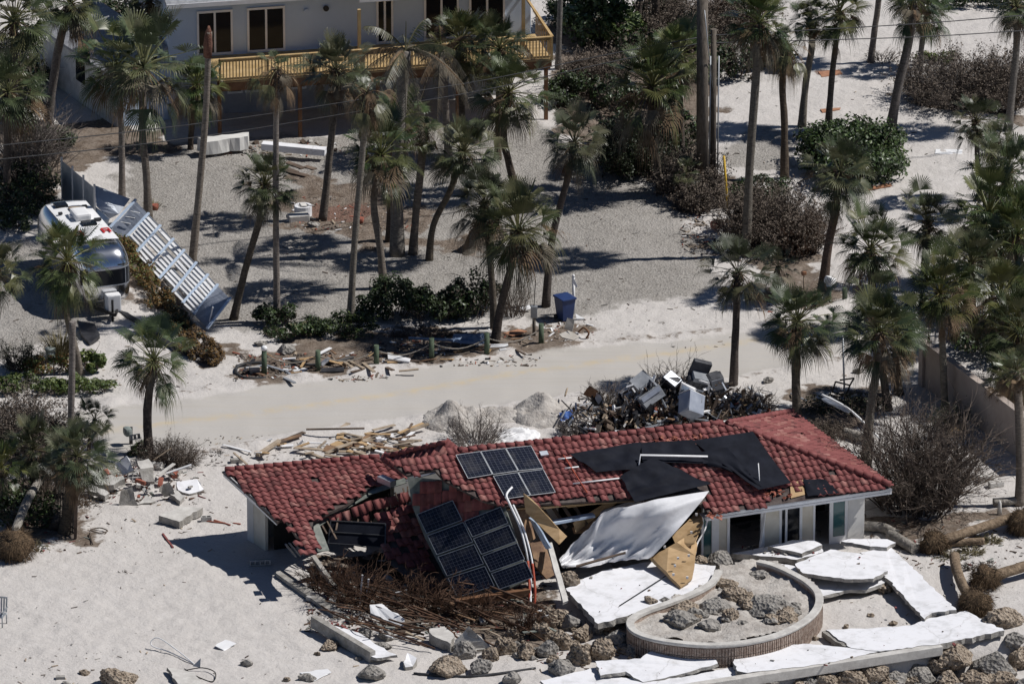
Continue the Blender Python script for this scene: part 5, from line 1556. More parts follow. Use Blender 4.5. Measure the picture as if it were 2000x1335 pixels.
palm('palm trunk in deep shade under the crown beside the tan wall', [(1756, 770), (1752, 720), (1750, 670)], 64, 'full', 17, 'trunk_d')

# ------------------------------------------------------------------ shrubs and brush
shrub('big round dark green sea grape shrub on the sand at the upper right', 1664, 335, 2.75, 3.3, 2.3, ['gleaf', 'dleaf', 'gleaf2'], 15000, .095, 21, 90, 30)
shrub('bright green leafy shrub behind the deck corner at the top', 1165, 75, 1.9, 2.0, 2.6, ['gleaf', 'gleaf2', 'dleaf'], 3000, .13, 22, 20)
shrub('bright green shrub right of the one behind the deck corner', 1218, 92, 1.2, 1.4, 2.1, ['gleaf2', 'gleaf', 'hleaf'], 1500, .13, 23, 14)
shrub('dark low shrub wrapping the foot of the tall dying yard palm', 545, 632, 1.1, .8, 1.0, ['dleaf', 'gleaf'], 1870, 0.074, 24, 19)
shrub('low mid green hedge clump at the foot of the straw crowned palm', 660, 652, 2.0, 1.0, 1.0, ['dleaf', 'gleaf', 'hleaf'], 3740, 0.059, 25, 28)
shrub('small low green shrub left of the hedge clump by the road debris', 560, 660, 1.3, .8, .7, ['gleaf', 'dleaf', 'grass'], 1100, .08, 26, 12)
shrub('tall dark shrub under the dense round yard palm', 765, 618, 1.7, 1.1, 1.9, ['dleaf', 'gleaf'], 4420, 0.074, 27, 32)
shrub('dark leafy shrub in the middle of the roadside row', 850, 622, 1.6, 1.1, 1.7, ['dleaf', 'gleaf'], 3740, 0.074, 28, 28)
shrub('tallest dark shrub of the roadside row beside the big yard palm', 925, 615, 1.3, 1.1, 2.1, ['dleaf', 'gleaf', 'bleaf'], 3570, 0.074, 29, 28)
brush('leafless reddish bush between the yard palm and the blue bin', 1000, 615, .9, .8, 1.5, 46, 30, 'twig_b')
brush('brown scrub at the foot of the tall dark shrubs by the road', 830, 655, 2.2, .6, .5, 60, 31, 'twig_b', 4, 'bleaf')
grp = 'burnt hedge under the fallen fence'
for k, (x, y, rx, ry, h_, ms, lab) in enumerate([
    (268, 492, .7, 1.1, .95, ['oleaf', 'hleaf'], 'olive hedge bush nearest the trailer nose'), (296, 535, .75, 1.1, 1.0, ['oleaf', 'hleaf', 'bleaf'], 'orange burnt hedge bush beside the trailer nose'),
    (328, 585, .8, 1.1, 1.0, ['oleaf', 'dleaf'], 'orange hedge bush under the middle of the fallen fence'), (362, 630, .85, 1.1, 1.0, ['dleaf', 'oleaf'], 'dark hedge bush under the lower fallen fence'),
    (400, 676, .9, 1.0, 1.1, ['oleaf', 'bleaf', 'dleaf'], 'rusty hedge bush at the road end of the fallen fence'), (425, 690, .75, .7, 1.1, ['oleaf', 'bleaf'], 'last rusty hedge bush beside the road end of the fence')]):
    shrub(lab, x - 18, y + 10, rx * .85, ry * 1.5, h_ * .8, ms, 3200, .055, 40 + k, 26, 14, 'hedge_bush', 'hedge', grp, rot=20)
for k, x in enumerate((8, 52, 96, 140, 182)):
    shrub(['low clipped green hedge bush at the far left edge by the road', 'second low green hedge bush from the left edge by the road', 'middle low green hedge bush in front of the grey cable box', 'fourth low green hedge bush left of the bare trunk', 'low green hedge bush right of the bare trunk by the road'][k], x, 765 - (k % 2) * 4, 1.0, .75, .75, ['hleaf', 'gleaf2', 'gleaf'], 1300, .065, 50 + k, 12, 16, 'hedge_bush', 'hedge', 'low green roadside hedge', 'twig')
shrub('orange green shrub behind the low hedge beside the grey cable box', 95, 728, 1.3, .8, .9, ['oleaf', 'hleaf', 'gleaf2'], 1400, .07, 57, 14)
shrub('bright spiky green plant behind the bare trunk by the road', 178, 720, .8, .7, 1.0, ['hleaf', 'gleaf2', 'gleaf'], 700, .11, 58, 10)
brush('dark wispy shrub left of the grey cable box', 42, 722, .9, .7, 1.1, 60, 59, 'twig_b', 5, 'dleaf')
grass_tuft('tall tan grass clump behind the grey cable box', 118, 700, .9, 1.2, 420, 60)
brush('dry grey-brown thicket on the left below the low hedge', 40, 880, 2.0, 2.3, 1.9, 255, 61, 'twig_b', 5, 'bleaf', lsize=.045)
brush('dry pinkish thicket beside the bare trunk on the left', 95, 905, 1.3, 1.3, 1.6, 136, 62, 'twig', 6, 'bleaf', lsize=.045)
shrub('dark green undergrowth around the leaning log at the left edge', 45, 1020, 1.6, 1.6, 1.4, ['dleaf', 'gleaf', 'bleaf'], 2550, 0.074, 63, 25)
brush('tangled dead vines behind the black iron gate', 105, 985, 1.3, 1.6, 1.7, 80, 64, 'twig_b', 4, 'bleaf')
brush('clipped leafless brown hedge around the foot of the mailbox palm', 335, 905, 1.35, .9, .95, 190, 65, 'twig_b', 2, 'bleaf', w0=.016)
shrub('small dark green shrub beside the dark mailbox', 268, 888, .6, .5, .6, ['dleaf', 'gleaf', 'hleaf'], 850, 0.059, 66, 12)
brush('rounded leafless bush behind the upper solar panels', 930, 866, 1.35, 1.2, 1.15, 90, 67, 'twig', w0=.022)
brush('large bare grey bush right of the red roof', 1790, 990, 2.5, 2.3, 3.2, 230, 68, 'twig_b', 1, 'bleaf', w0=.032, sub=6, lsize=.035)
brush('low dark bare bush behind the large grey bush', 1850, 840, .9, .8, .9, 50, 69, 'twig_b', 5, 'dleaf')
brush('spreading brown brush left of the yellow guy guard', 1365, 405, 1.1, 1.3, 1.0, 153, 70, 'twig_b', 4, 'bleaf', lsize=.045)
brush('dark brown mounded brush right of the yellow guy guard', 1505, 470, 2.4, 2.5, 1.9, 289, 71, 'twig_b', 7, 'bleaf', lsize=.045, w0=.02)
brush('reddish brown brush patch near the tall thin palm', 1560, 490, 1.3, 1.5, 1.5, 136, 72, 'twig_r', 4, 'bleaf', lsize=.045)
shrub('dark green creeping shrub at the foot of the tall thin palm', 1480, 385, 1.6, 1.8, .9, ['dleaf', 'gleaf'], 2890, 0.067, 73, 25)
brush('grey brown shrubs under the two utility poles', 1345, 375, 1.6, 1.8, 1.5, 204, 74, 'twig', 5, 'bleaf', lsize=.045)
brush('dark thicket under the broad crowned palm', 1240, 330, 1.7, 2.2, 1.9, 255, 75, 'twig_b', 6, 'dleaf', lsize=.06)
shrub('dark green shrub right of the wooden deck post', 1130, 200, 1.4, 1.5, 1.6, ['dleaf', 'gleaf'], 2890, 0.074, 76, 22)
brush('tan dry brush behind the wooden deck post', 1165, 175, 1.8, 1.8, 1.5, 187, 77, 'twig_b', 5, 'bleaf', lsize=.045)
brush('brown brush at the top between the palm trunks and poles', 1330, 85, 2.0, 2.0, 1.8, 238, 78, 'twig_b', 6, 'bleaf', lsize=.045)
brush('reddish dry brush at the top right of the utility poles', 1440, 60, 1.7, 2.2, 1.7, 204, 79, 'twig_r', 6, 'bleaf', lsize=.045)
brush('wide grey brush bank on the upper right sand', 1860, 195, 2.7, 2.6, 1.7, 323, 80, 'twig', 5, 'bleaf', lsize=.045, w0=.018)
brush('right end of the grey brush bank at the upper right edge', 1965, 200, 1.6, 2.2, 1.9, 187, 81, 'twig_b', 5, 'bleaf', lsize=.045)
shrub('yellow green low shrub in the grey brush bank', 1830, 125, 1.3, .8, .6, ['hleaf', 'gleaf2', 'grass'], 800, .08, 82, 10)
shrub('dark green trees along the top right corner of the photo', 1930, 10, 3.0, 1.2, 1.3, ['dleaf', 'gleaf'], 3060, 0.089, 83, 25, name='leafy_shrub')
brush('dry branches scattered on the far sand right of the small crowned palm', 1725, 118, 1.0, .8, .6, 40, 84, 'twig_b', arch=.5)
brush('bare grey tree tangle at the left edge above the trailer', 50, 350, 1.9, 2.4, 2.6, 119, 85, 'twig', w0=.04, sub=5)
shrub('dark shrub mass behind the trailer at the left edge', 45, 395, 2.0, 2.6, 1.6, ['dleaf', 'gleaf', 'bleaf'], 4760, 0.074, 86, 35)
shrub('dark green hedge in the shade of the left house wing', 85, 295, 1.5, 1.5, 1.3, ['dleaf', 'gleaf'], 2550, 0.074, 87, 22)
shrub('low dark bush left of the trailer rear', 20, 445, 1.0, 1.3, .9, ['dleaf', 'gleaf'], 1870, 0.067, 88, 22)
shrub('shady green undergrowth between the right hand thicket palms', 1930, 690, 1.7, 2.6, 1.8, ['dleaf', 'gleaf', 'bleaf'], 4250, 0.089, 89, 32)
brush('dry tangle behind the tan wall at the right edge', 1975, 800, 1.3, 2.4, 1.6, 90, 90, 'twig_b', 4, 'bleaf')
shrub('deep green bushes at the right edge under the upper thicket palms', 1960, 480, 1.8, 2.4, 1.8, ['dleaf', 'gleaf'], 3740, 0.089, 91, 28)
shrub('dark low ground shrub between the roof end and the tan wall', 1645, 795, 2.1, 1.3, .55, ['dleaf', 'grass', 'bleaf'], 1700, 0.052, 92, 22)
brush('tangled roots and twigs right of the debris pile', 1465, 800, 1.4, 1.0, .8, 170, 93, 'twig_b', arch=.6)
brush('dead palm litter and twigs at the right end of the roof', 1610, 850, 1.4, 1.0, .6, 150, 94, 'twig_b', 3, 'bleaf', arch=.6)
brush('small brown shrub beside the white mailbox post', 1590, 590, .9, .6, .5, 40, 95, 'twig_b', 3, 'bleaf')
grass_tuft('dried grass clump beside the tall naked palm pole', 300, 408, .5, .4, 120, 96)
# reddish brown dead branches heaped against the wreck
for k, (x, y, rx, ry, h_, n_, lab) in enumerate([(700, 1180, 1.6, 1.2, 1.5, 80, 'reddish dead branches heaped under the dropped tile strip'), (830, 1190, 1.6, 1.1, 1.3, 75, 'reddish dead branches tangled in front of the lower solar panels'),
                                          (930, 1205, 1.4, .9, 1.0, 70, 'brown dead branches at the foot of the solar panels'), (640, 1150, 1.0, .9, 1.2, 50, 'dark twigs piled at the broken corner of the left wing'),
                                          (1030, 1235, .7, .7, 1.1, 46, 'brown root tangle hanging below the red conduits')]):
    brush(lab, x, y, rx, ry, h_, n_, 110 + k, 'twig_r', 0, 'bleaf', w0=.024, name='branch_heap', cat='dead branches', arch=.7, sub=5)

shrub('dark tree mass behind the left house wing at the top', 255, 60, 2.2, 1.4, 1.8, ['dleaf', 'gleaf', 'bleaf'], 3600, .09, 180, 30)
shrub('dark green bushes behind the top left palms', 120, 90, 2.2, 1.6, 1.6, ['dleaf', 'gleaf'], 3000, .09, 181, 26)
shrub('dark evergreen bush behind the brown brush between the poles and the tallest palm', 1430, 150, 1.2, 1.5, 2.0, ['dleaf', 'bleaf', 'gleaf'], 2600, .085, 182, 24)

shrub('dark shrub mass between the two top left corner palms', 50, 175, 2.0, 1.6, 1.9, ['dleaf', 'gleaf', 'bleaf'], 3000, .09, 183, 26)

for k, (x, y, rx, ry, h_, ms, lab) in enumerate([
    (1255, 130, 1.5, 1.7, 1.9, ['dleaf', 'bleaf', 'gleaf'], 'dark ragged bush behind the palm fans left of the utility poles'), (1310, 190, 1.4, 1.9, 2.0, ['dleaf', 'bleaf'], 'dark brown bush just left of the thicker utility pole'),
    (1205, 215, 1.5, 1.6, 1.6, ['dleaf', 'gleaf', 'bleaf'], 'dark bush between the deck post and the broad crowned palm'), (1320, 290, 1.4, 1.8, 1.9, ['dleaf', 'gleaf', 'bleaf'], 'dark bush behind the small palm at the pole feet'),
    (1215, 290, 1.3, 1.7, 1.7, ['dleaf', 'bleaf'], 'brownish dark bush left of the broad crowned palm trunk'), (1120, 45, 1.3, 1.5, 1.8, ['dleaf', 'gleaf'], 'dark green bush right behind the deck stair rail'),
    (1290, 45, 1.5, 1.5, 1.7, ['dleaf', 'bleaf', 'gleaf'], 'dark bush between the paired palm trunks at the top'), (1500, 130, 1.4, 1.3, 1.3, ['dleaf', 'bleaf'], 'low dark scrub right of the tallest thin palm on the far sand')]):
    shrub(lab, x, y, rx, ry, h_, ms, 2600, .085, 190 + k, 26, 26)
# ------------------------------------------------------------------ rocks
def rock_mesh(seed, pit, sub=4):
    bm = bmesh.new(); bmesh.ops.create_icosphere(bm, subdivisions=sub, radius=1)
    o = Vector((seed * 3.1, seed * 1.7, seed * .9))
    for v in bm.verts:
        n = v.co.normalized()
        d = 1 + .48 * noise.noise(n * 1.15 + o) + .16 * noise.noise(n * 2.6 + o)
        cell = noise.voronoi(n * (2.0 if not pit else 2.4) + o)[0]
        d -= .10 * (1 - min(1, (cell[1] - cell[0]) * 4)) * .6
        if pit:
            c2 = noise.voronoi(n * 5.5 + o)[0]
            d += .22 * min(1, (c2[0]) * 1.5) - .14 * noise.noise(n * 9 + o)
        else:
            d += .06 * noise.noise(n * 6 + o)
        v.co = n * d
    rs = random.Random(seed)
    for _ in range(5 if pit else 13):               # broken flat faces
        d = Vector((rs.gauss(0, 1), rs.gauss(0, 1), rs.gauss(.2, .8))).normalized(); k = rs.uniform(.62, .92)
        for v in bm.verts:
            q = v.co.dot(d) - k
            if q > 0: v.co -= d * q * (.75 if pit else .93)
    me = bpy.data.meshes.new('rock')
    bm.to_mesh(me); bm.free()
    me.polygons.foreach_set('use_smooth', [not pit and False] * len(me.polygons))
    return me
ROCK_T = [rock_mesh(k, True) for k in range(7)]
ROCK_G = [rock_mesh(20 + k, False) for k in range(6)]
for me in ROCK_T: me.materials.append(M['rock_t'])
for me in ROCK_G: me.materials.append(M['rock_g'])
def rock(label, px, py, wpx, hpx=None, kind='t', group=None, z=None, dep=None):
    """px,py: middle of the rock in the photo; wpx,hpx its visible width and height"""
    hpx = hpx or wpx * .75
    rg = rnd
    me = rg.choice(ROCK_T if kind == 't' else ROCK_G)
    hw = wpx / 52 / 2 * .92
    hh = hpx / 49 / 2 * .95
    base = Gh(px, py + hpx * .32) if z is None else G(px, py + hpx * .32, z)
    o = bpy.data.objects.new('rock', me); col.objects.link(o)
    o.location = base + Vector((0, 0, hh * .42))
    o.scale = (hw, dep or hw * rg.uniform(.75, 1.0), hh)
    o.rotation_euler = (rg.uniform(-.25, .25), rg.uniform(-.25, .25), rg.choice([0, 3.14]) + rg.uniform(-.5, .5))
    return tag(o, label, 'rock', group)
GR = 'coral rocks heaped between the solar panels and the round planter'
LR = 'coral rock in the heap between the solar panels and the round planter'
for x, y, w_, h_, k in [(1058, 1232, 44, 44, 't'), (1085, 1205, 50, 40, 't'), (1118, 1212, 46, 46, 'g'), (1068, 1262, 52, 50, 'g'), (1098, 1250, 46, 42, 't'), (1140, 1235, 40, 36, 't'), (1132, 1275, 42, 56, 't'), (1172, 1268, 46, 50, 't'),
                        (1205, 1242, 52, 44, 'g'), (1165, 1225, 34, 30, 'g'), (1240, 1262, 50, 40, 'g'), (1190, 1222, 30, 26, 't'), (1040, 1210, 30, 26, 'g'), (1028, 1270, 40, 38, 't'), (985, 1260, 44, 42, 't'), (1000, 1235, 30, 26, 't'), (1292, 1258, 34, 26, 'g'), (1268, 1240, 30, 30, 'g')]:
    rock(LR, x, y, w_, h_, k, GR)
for k in range(24):
    x = rnd.uniform(985, 1250); w_ = rnd.uniform(14, 26)
    rock(LR, x, rnd.uniform(1205, 1295), w_, w_ * rnd.uniform(.6, .85), rnd.choice('tgt'), GR)
rock('squarish brown coral rock on the patio beside the hanging painted beam', 1114, 1128, 38, 36, 't', z=.75)
rock('large grey pitted rock lying left of the dark window at the house front', 1406, 1088, 62, 36, 'g', z=.45)
rock('small tan coral rock left of the large grey pitted rock', 1368, 1092, 32, 20, 't', z=.5)
IN = 'rocks inside the round planter'
for x, y, w_, h_, k, lab in [(1505, 1178, 105, 50, 'g', 'biggest grey boulder inside the round planter'), (1395, 1180, 70, 34, 'g', 'flat grey rock in the middle of the round planter'), (1330, 1205, 80, 40, 'g', 'broad sandy grey rock at the left end of the round planter'),
                             (1385, 1218, 60, 32, 'g', 'grey rock by the front rim of the round planter'), (1440, 1160, 60, 30, 't', 'tan coral rock at the back of the round planter'), (1465, 1182, 40, 30, 't', 'brown coral rock left of the biggest planter boulder'),
                             (1425, 1200, 36, 28, 't', 'small brown rock in the centre of the planter'), (1340, 1185, 60, 30, 't', 'tan rock near the back left rim of the planter'), (1540, 1195, 46, 26, 't', 'tan rock right of the biggest planter boulder'),
                             (1418, 1138, 52, 18, 't', 'flat tan rock behind the planter near the house'), (1480, 1120, 46, 16, 'g', 'thin grey slab of rock above the planter rim'), (1515, 1208, 40, 18, 't', 'low brown rock at the planter front right'), (1452, 1215, 34, 18, 'g', 'small grey rock at the planter front')]:
    rock(lab, x, y, w_, h_, k, IN, z=.62)
for k in range(22):
    x = rnd.uniform(1270, 1570); w_ = rnd.uniform(18, 40)
    rock('smaller rock strewn on the sand inside the round planter', x, rnd.uniform(1150 + abs(x - 1430) * .12, 1222 - abs(x - 1430) * .10), w_, w_ * rnd.uniform(.45, .7), rnd.choice('tgg'), IN, z=.66)
SW = 'rocks piled in front of the seawall'
LS = 'coral rock piled in front of the broken seawall at the lower right'
for x, y, w_, h_, k in [(1610, 1325, 50, 30, 't'), (1660, 1318, 56, 36, 't'), (1705, 1312, 60, 36, 't'), (1750, 1325, 56, 34, 'g'), (1800, 1312, 62, 40, 'g'), (1782, 1330, 50, 26, 't'), (1850, 1325, 60, 40, 't'), (1910, 1330, 70, 40, 't'), (1960, 1325, 60, 40, 't'),
                        (1560, 1338, 46, 22, 't'), (1866, 1278, 70, 50, 't'), (1830, 1295, 44, 30, 't'), (1990, 1280, 50, 40, 't'), (1980, 1245, 50, 40, 'g'), (1735, 1340, 60, 26, 't'), (1670, 1342, 60, 22, 'g'), (1520, 1346, 44, 20, 'g'), (1875, 1345, 60, 26, 'g'), (1995, 1335, 40, 36, 'g')]:
    rock(LS, x, y, w_, h_, k, SW)
for k in range(34):
    x = rnd.uniform(1480, 1995); y0_ = 1322 - (x - 1480) * .085
    w_ = rnd.uniform(18, 44)
    rock(LS, x, rnd.uniform(y0_ + 14, 1345), w_, w_ * rnd.uniform(.6, .85), rnd.choice('ttg'), SW)
rock('big grey pitted boulder in front of the seawall near the right edge', 1938, 1295, 100, 80, 'g', SW)
rock('large brown coral boulder right of the seawall end beside the root balls', 1965, 1205, 80, 44, 't')
for a in [('brown rock wedged under the tilted white slab', 1672, 1146, 24, 22, 't'), ('tan coral rock on the sand right of the tilted slab', 1730, 1148, 30, 24, 't'), ('broad tan coral rock near the bottom below the collapsed wing', 875, 1298, 76, 40, 't'),
          ('grey angular rock left of the broad tan coral rock', 905, 1268, 62, 40, 'g'), ('split grey rock beside the broad tan coral rock', 938, 1298, 56, 44, 'g'), ('tan coral rock behind the split grey rock', 958, 1275, 40, 32, 't'),
          ('grey boulder on the sand below the long grey post', 728, 1310, 62, 38, 'g'), ('dark grey rock at the end of the white slab by the branches', 756, 1236, 42, 30, 'g'), ('cracked grey rock beside the white triangular slab', 715, 1232, 36, 32, 'g'), ('flat grey stone between the grey boulder and branches', 745, 1258, 50, 18, 'g'),
          ('low tan coral rock on the sand beside the long grey post', 645, 1258, 40, 18, 't'), ('broad pitted tan rock at the bottom edge on the left sand', 236, 1325, 74, 34, 't'), ('small tan stone left of the broad pitted rock', 165, 1312, 20, 12, 't'), ('small grey stone on the left sand', 482, 1292, 28, 18, 'g'),
          ('grey stone at the bottom edge under the white paper', 600, 1320, 40, 20, 'g'), ('grey boulder at the bottom edge right of the lower pipe', 1000, 1322, 50, 30, 'g'), ('tan rock at the bottom left of the long dark pipe', 1095, 1300, 58, 44, 'g'),
          ('grey rock bordering the green shrub by the rope fence', 560, 680, 46, 26, 'g'), ('low grey stone in the dirt left of the first green post', 510, 668, 34, 14, 'g'), ('grey boulder in the dirt by the brick patio', 612, 436, 32, 18, 'g'), ('small boulder on the gravel near the centre trunks', 590, 500, 18, 10, 'g'), ('tan rock behind the roof beside the tan board', 1860, 830, 26, 16, 't')]:
    rock(*a)
for k, (x, y) in enumerate([(1700, 1200), (1652, 1222), (1480, 1070), (1935, 1095), (620, 1275), (700, 1285), (1590, 1245), (560, 1325), (130, 1332), (1745, 1215)]):
    rock('small loose stone lying on the bare sand', x, y, rnd.uniform(12, 20), rnd.uniform(8, 12), rnd.choice('tg'), 'small loose stones on the sand')
rock('brown round rock under the tan wall shrub', 1500, 740, 30, 18, 'g'); rock('rounded concrete lump near the road end of the tan wall', 1675, 722, 24, 16, 'g')

# ------------------------------------------------------------------ white patio slabs and the seawall
slab('large white patio slab in front of the membrane with a rod lying on it', [(1105, 1148), (1142, 1128), (1176, 1114), (1290, 1092), (1398, 1104), (1396, 1122), (1380, 1138), (1345, 1156), (1270, 1186), (1225, 1202), (1168, 1217), (1150, 1198)], .22, z=.72)
slab('thin white slab between the planter rim and the house corner', [(1445, 1100), (1480, 1094), (1550, 1104), (1570, 1117), (1545, 1120), (1500, 1108), (1470, 1104)], .12, z=.5)
slab('white slab dusted with red tile bits in front of the left doorway', [(1430, 1080), (1500, 1066), (1604, 1065), (1608, 1077), (1556, 1092), (1508, 1086)], .2, z=.42)
slab('thick white slab with rounded corner stacked before the middle window', [(1500, 1066, .62), (1548, 1054, .62), (1590, 1055, .68), (1606, 1063, .62), (1566, 1080, .6)], .14)
slab('large white slab with rounded edge tilted over another beside the planter', [(1553, 1100, .72), (1622, 1072, .62), (1680, 1080, .62), (1734, 1114, .72), (1706, 1129, .8), (1650, 1130, .82), (1568, 1118, .8)], .13)
slab('lower white slab under the large rounded slab', [(1560, 1122, .3), (1660, 1100, .3), (1740, 1116, .35), (1746, 1122, .36), (1728, 1137, .36), (1690, 1151, .36), (1650, 1152, .36), (1607, 1163, .34), (1590, 1146, .32)], .12)
slab('long white slab running down to the seawall corner', [(1680, 1078, .45), (1739, 1066, .45), (1868, 1190, .5), (1820, 1196, .48), (1806, 1208, .46), (1738, 1133, .5)], .16)
slab('white slab on two boards by the right end wall', [(1643, 1056, .6), (1662, 1051, .6), (1733, 1052, .6), (1750, 1059, .6), (1732, 1068, .6), (1700, 1066, .6)], .14)
slab('widest white seawall slab at the lower right corner', [(1613, 1229), (1700, 1226), (1780, 1220), (1808, 1208), (1886, 1192), (1962, 1230), (1850, 1254), (1720, 1271), (1662, 1264)], .2, z=.36)
slab('long white seawall slab left of the widest one', [(1427, 1271), (1446, 1261), (1580, 1256), (1640, 1262), (1716, 1271), (1610, 1295), (1460, 1313), (1440, 1309)], .18, z=.34)
slab('white slab leaning forward between planter and seawall', [(1163, 1290, .35), (1251, 1285, .4), (1278, 1266, .45), (1308, 1264, .45), (1396, 1283, .4), (1402, 1294, .32), (1320, 1318, .2), (1256, 1331, .12), (1222, 1310, .3), (1173, 1318, .3)], .12)
slab('broken white slab strip along the bottom edge', [(1055, 1328), (1120, 1312), (1165, 1302), (1215, 1322), (1330, 1322), (1440, 1300), (1470, 1312), (1330, 1345), (1080, 1350)], .14, z=.1)
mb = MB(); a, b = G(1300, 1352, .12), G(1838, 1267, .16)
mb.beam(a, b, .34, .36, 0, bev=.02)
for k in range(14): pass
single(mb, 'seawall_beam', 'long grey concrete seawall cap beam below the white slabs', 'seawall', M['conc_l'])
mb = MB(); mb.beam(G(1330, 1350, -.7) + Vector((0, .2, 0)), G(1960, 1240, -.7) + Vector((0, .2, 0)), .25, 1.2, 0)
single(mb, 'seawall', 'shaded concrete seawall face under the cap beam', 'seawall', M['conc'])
slab('crooked grey slab stub at the left tip of the widest seawall slab', [(1605, 1232, .3), (1625, 1228, .34), (1662, 1256, .36), (1650, 1262, .3)], .2, 'conc', 'conc')
# round planter wall
rim = [(1405, 1112), (1390, 1136), (1350, 1158), (1300, 1177), (1258, 1192), (1233, 1208), (1236, 1226), (1262, 1240), (1310, 1250), (1380, 1256), (1450, 1252), (1520, 1236), (1570, 1211), (1596, 1184), (1598, 1158), (1580, 1137), (1550, 1119), (1512, 1102), (1480, 1094)]
pl = thing('round_planter', 'curved brick planter wall with pale concrete rim filled with sand and rocks', 'planter', Gh(1415, 1250))
path = bez([G(x, y, .95) for x, y in rim], 54)
def sweep(path, prof):
    mb = MB(); k = len(prof); i0 = 0
    for j, p in enumerate(path):
        t = path[min(j + 1, len(path) - 1)] - path[max(j - 1, 0)]; t.z = 0; t.normalize()
        nrm = Vector((t.y, -t.x, 0))
        for a, z in prof: mb.v.append(tuple(p + nrm * a + UPV * z))
    for j in range(len(path) - 1):
        for a in range(k):
            b = (a + 1) % k
            mb.f.append((j * k + a, j * k + b, (j + 1) * k + b, (j + 1) * k + a)); mb.m.append(0); mb.s.append(False)
    return mb
sweep(path, [(-.13, 0), (.15, 0), (.17, -.05), (.15, -.12), (-.13, -.12)]).build('rim', M['conc_l'], pl)
sweep(path, [(-.10, -.12), (.11, -.12), (.09, -1.3), (-.10, -1.3)]).build('brick_wall', M['brick'], pl)
# upright bricks of the wall face
mb = MB()
L = 0; last = path[0]
for j in range(20, len(path) - 8):
    a, b = path[j], path[j + 1]
    n_ = max(1, int((b - a).length / .085))
    t = (b - a).normalized(); nrm = Vector((t.y, -t.x, 0))
    for q in range(n_):
        c = a.lerp(b, (q + .5) / n_)
        for z0 in (-.16, -.50, -.84):
            hh = .31
            mb.box(c + nrm * (.115 + rnd.uniform(0, .012)) + UPV * (z0 - hh / 2), (.06, .06, hh), Matrix((t, nrm, UPV)).transposed())
mb.build('facing_bricks', M['brick'], pl); pl.children[-1]['kind'] = 'stuff'
mb = MB(); inner = [G(x, y, .6) for x, y in rim]
mb.slab(inner, .3, 0, 0, .05)
for _ in range(70):
    q = G(rnd.uniform(1290, 1550), rnd.uniform(1150, 1225), .6); s_ = rnd.uniform(.06, .22); mb.box(q, (s_ * 1.6, s_, s_ * .8), rotm(rnd.uniform(-40, 40), rnd.uniform(-40, 40), rnd.uniform(0, 180)), 0, .02)
c_ = sum(inner, Vector()) / len(inner); po = [(p.x, p.y) for p in inner]
n_ = 60; x0, x1 = min(p[0] for p in po), max(p[0] for p in po); y0, y1 = min(p[1] for p in po), max(p[1] for p in po); V = []; Fc = []
for j in range(n_ + 1):
    for i in range(n_ + 1):
        x, y = x0 + (x1 - x0) * i / n_, y0 + (y1 - y0) * j / n_
        V.append((x, y, .66 + .16 * noise.noise(Vector((x * 1.1, y * 1.1, 5))) + .10 * abs(noise.noise(Vector((x * 3.2, y * 3.2, 2)))) + .04 * noise.noise(Vector((x * 9, y * 9, 2)))))
for j in range(n_):
    for i in range(n_):
        a = j * (n_ + 1) + i
        if all(inside(po, V[k][0] + (c_.x - V[k][0]) * .05, V[k][1] + (c_.y - V[k][1]) * .05) for k in (a, a + 1, a + n_ + 1, a + n_ + 2)): Fc.append((a, a + 1, a + n_ + 2, a + n_ + 1))
mb.add(V, Fc, 0, True); mb.build('sand_fill', M['heap'], pl)
mb = MB(); mb.tube([G(1400, 1290, .02), G(1425, 1286, .08)], .14, 12)
single(mb, 'teal_bucket', 'teal plastic drum lying under the gap between two white slabs', 'bucket', M['teal'])
pipe('thin dark rod lying across the patio slab', [(1210, 1182, .76), (1300, 1124, .8)], .02, 'iron', name='rod', cat='rod')
pipe('long dark pipe lying on the sand at the bottom', [(808, 1316), (900, 1322), (960, 1318), (1046, 1306)], .06, 'plast_k', name='dark_pipe')
mb = MB(); mb.beam(G(612, 1212, .4), G(728, 1282, .25), .26, .46, 0, bev=.02)
single(mb, 'concrete_post', 'long grey concrete post lying diagonally on the sand below the left wing', 'post', M['conc'])
slab('white slab lying behind the long grey post', [(640, 1218), (700, 1234), (735, 1258), (775, 1278), (735, 1284), (690, 1258)], .1, z=.3)
slab('white triangular slab leaning against the grey rocks', [(876, 1268, .1), (916, 1221, 1.0), (960, 1266, .15)], .1, top='conc_l')
slab('thick pale concrete block left of the white triangle', [(838, 1228, .5), (868, 1222, .5), (888, 1242, .45), (880, 1256, .4), (845, 1240, .45)], .35, 'conc_l')
slab('speckled white panel fallen among the branches', [(722, 1180, .7), (745, 1178, .7), (790, 1208, .5), (788, 1224, .3), (760, 1212, .35), (724, 1196, .5)], .08, 'white')
slab('small white block standing on the sand', [(788, 1292, .3), (796, 1274, .35), (814, 1284, .3), (806, 1300, .15), (792, 1302, .15)], .2, 'whitew')
slab('white paper like sheet on the sand at the bottom', [(585, 1312, .05), (640, 1305, .12), (648, 1312, .1), (612, 1328, .05)], .03, 'white', 'white', name='white_sheet', cat='sheet')
slab('small white square panel on the sand left of the grey post', [(420, 1260, .12), (440, 1248, .14), (462, 1256, .12), (436, 1268, .08)], .03, 'white', 'white', name='white_sheet', cat='sheet')
slab('grey concrete step lying on the sand left of the house', [(310, 1006, .3), (355, 988, .32), (396, 990, .32), (350, 1018, .28)], .26, 'conc_l')
for a in [('first white stake sticking up through the branches', (702, 1182, .0), (708, 1122, 1.2), 'white'), ('second shorter white stake in the branches', (716, 1160, .3), (720, 1130, .9), 'white')]:
    plank(a[0], a[1], a[2], .10, .06, a[3], name='white_stake', cat='stake')
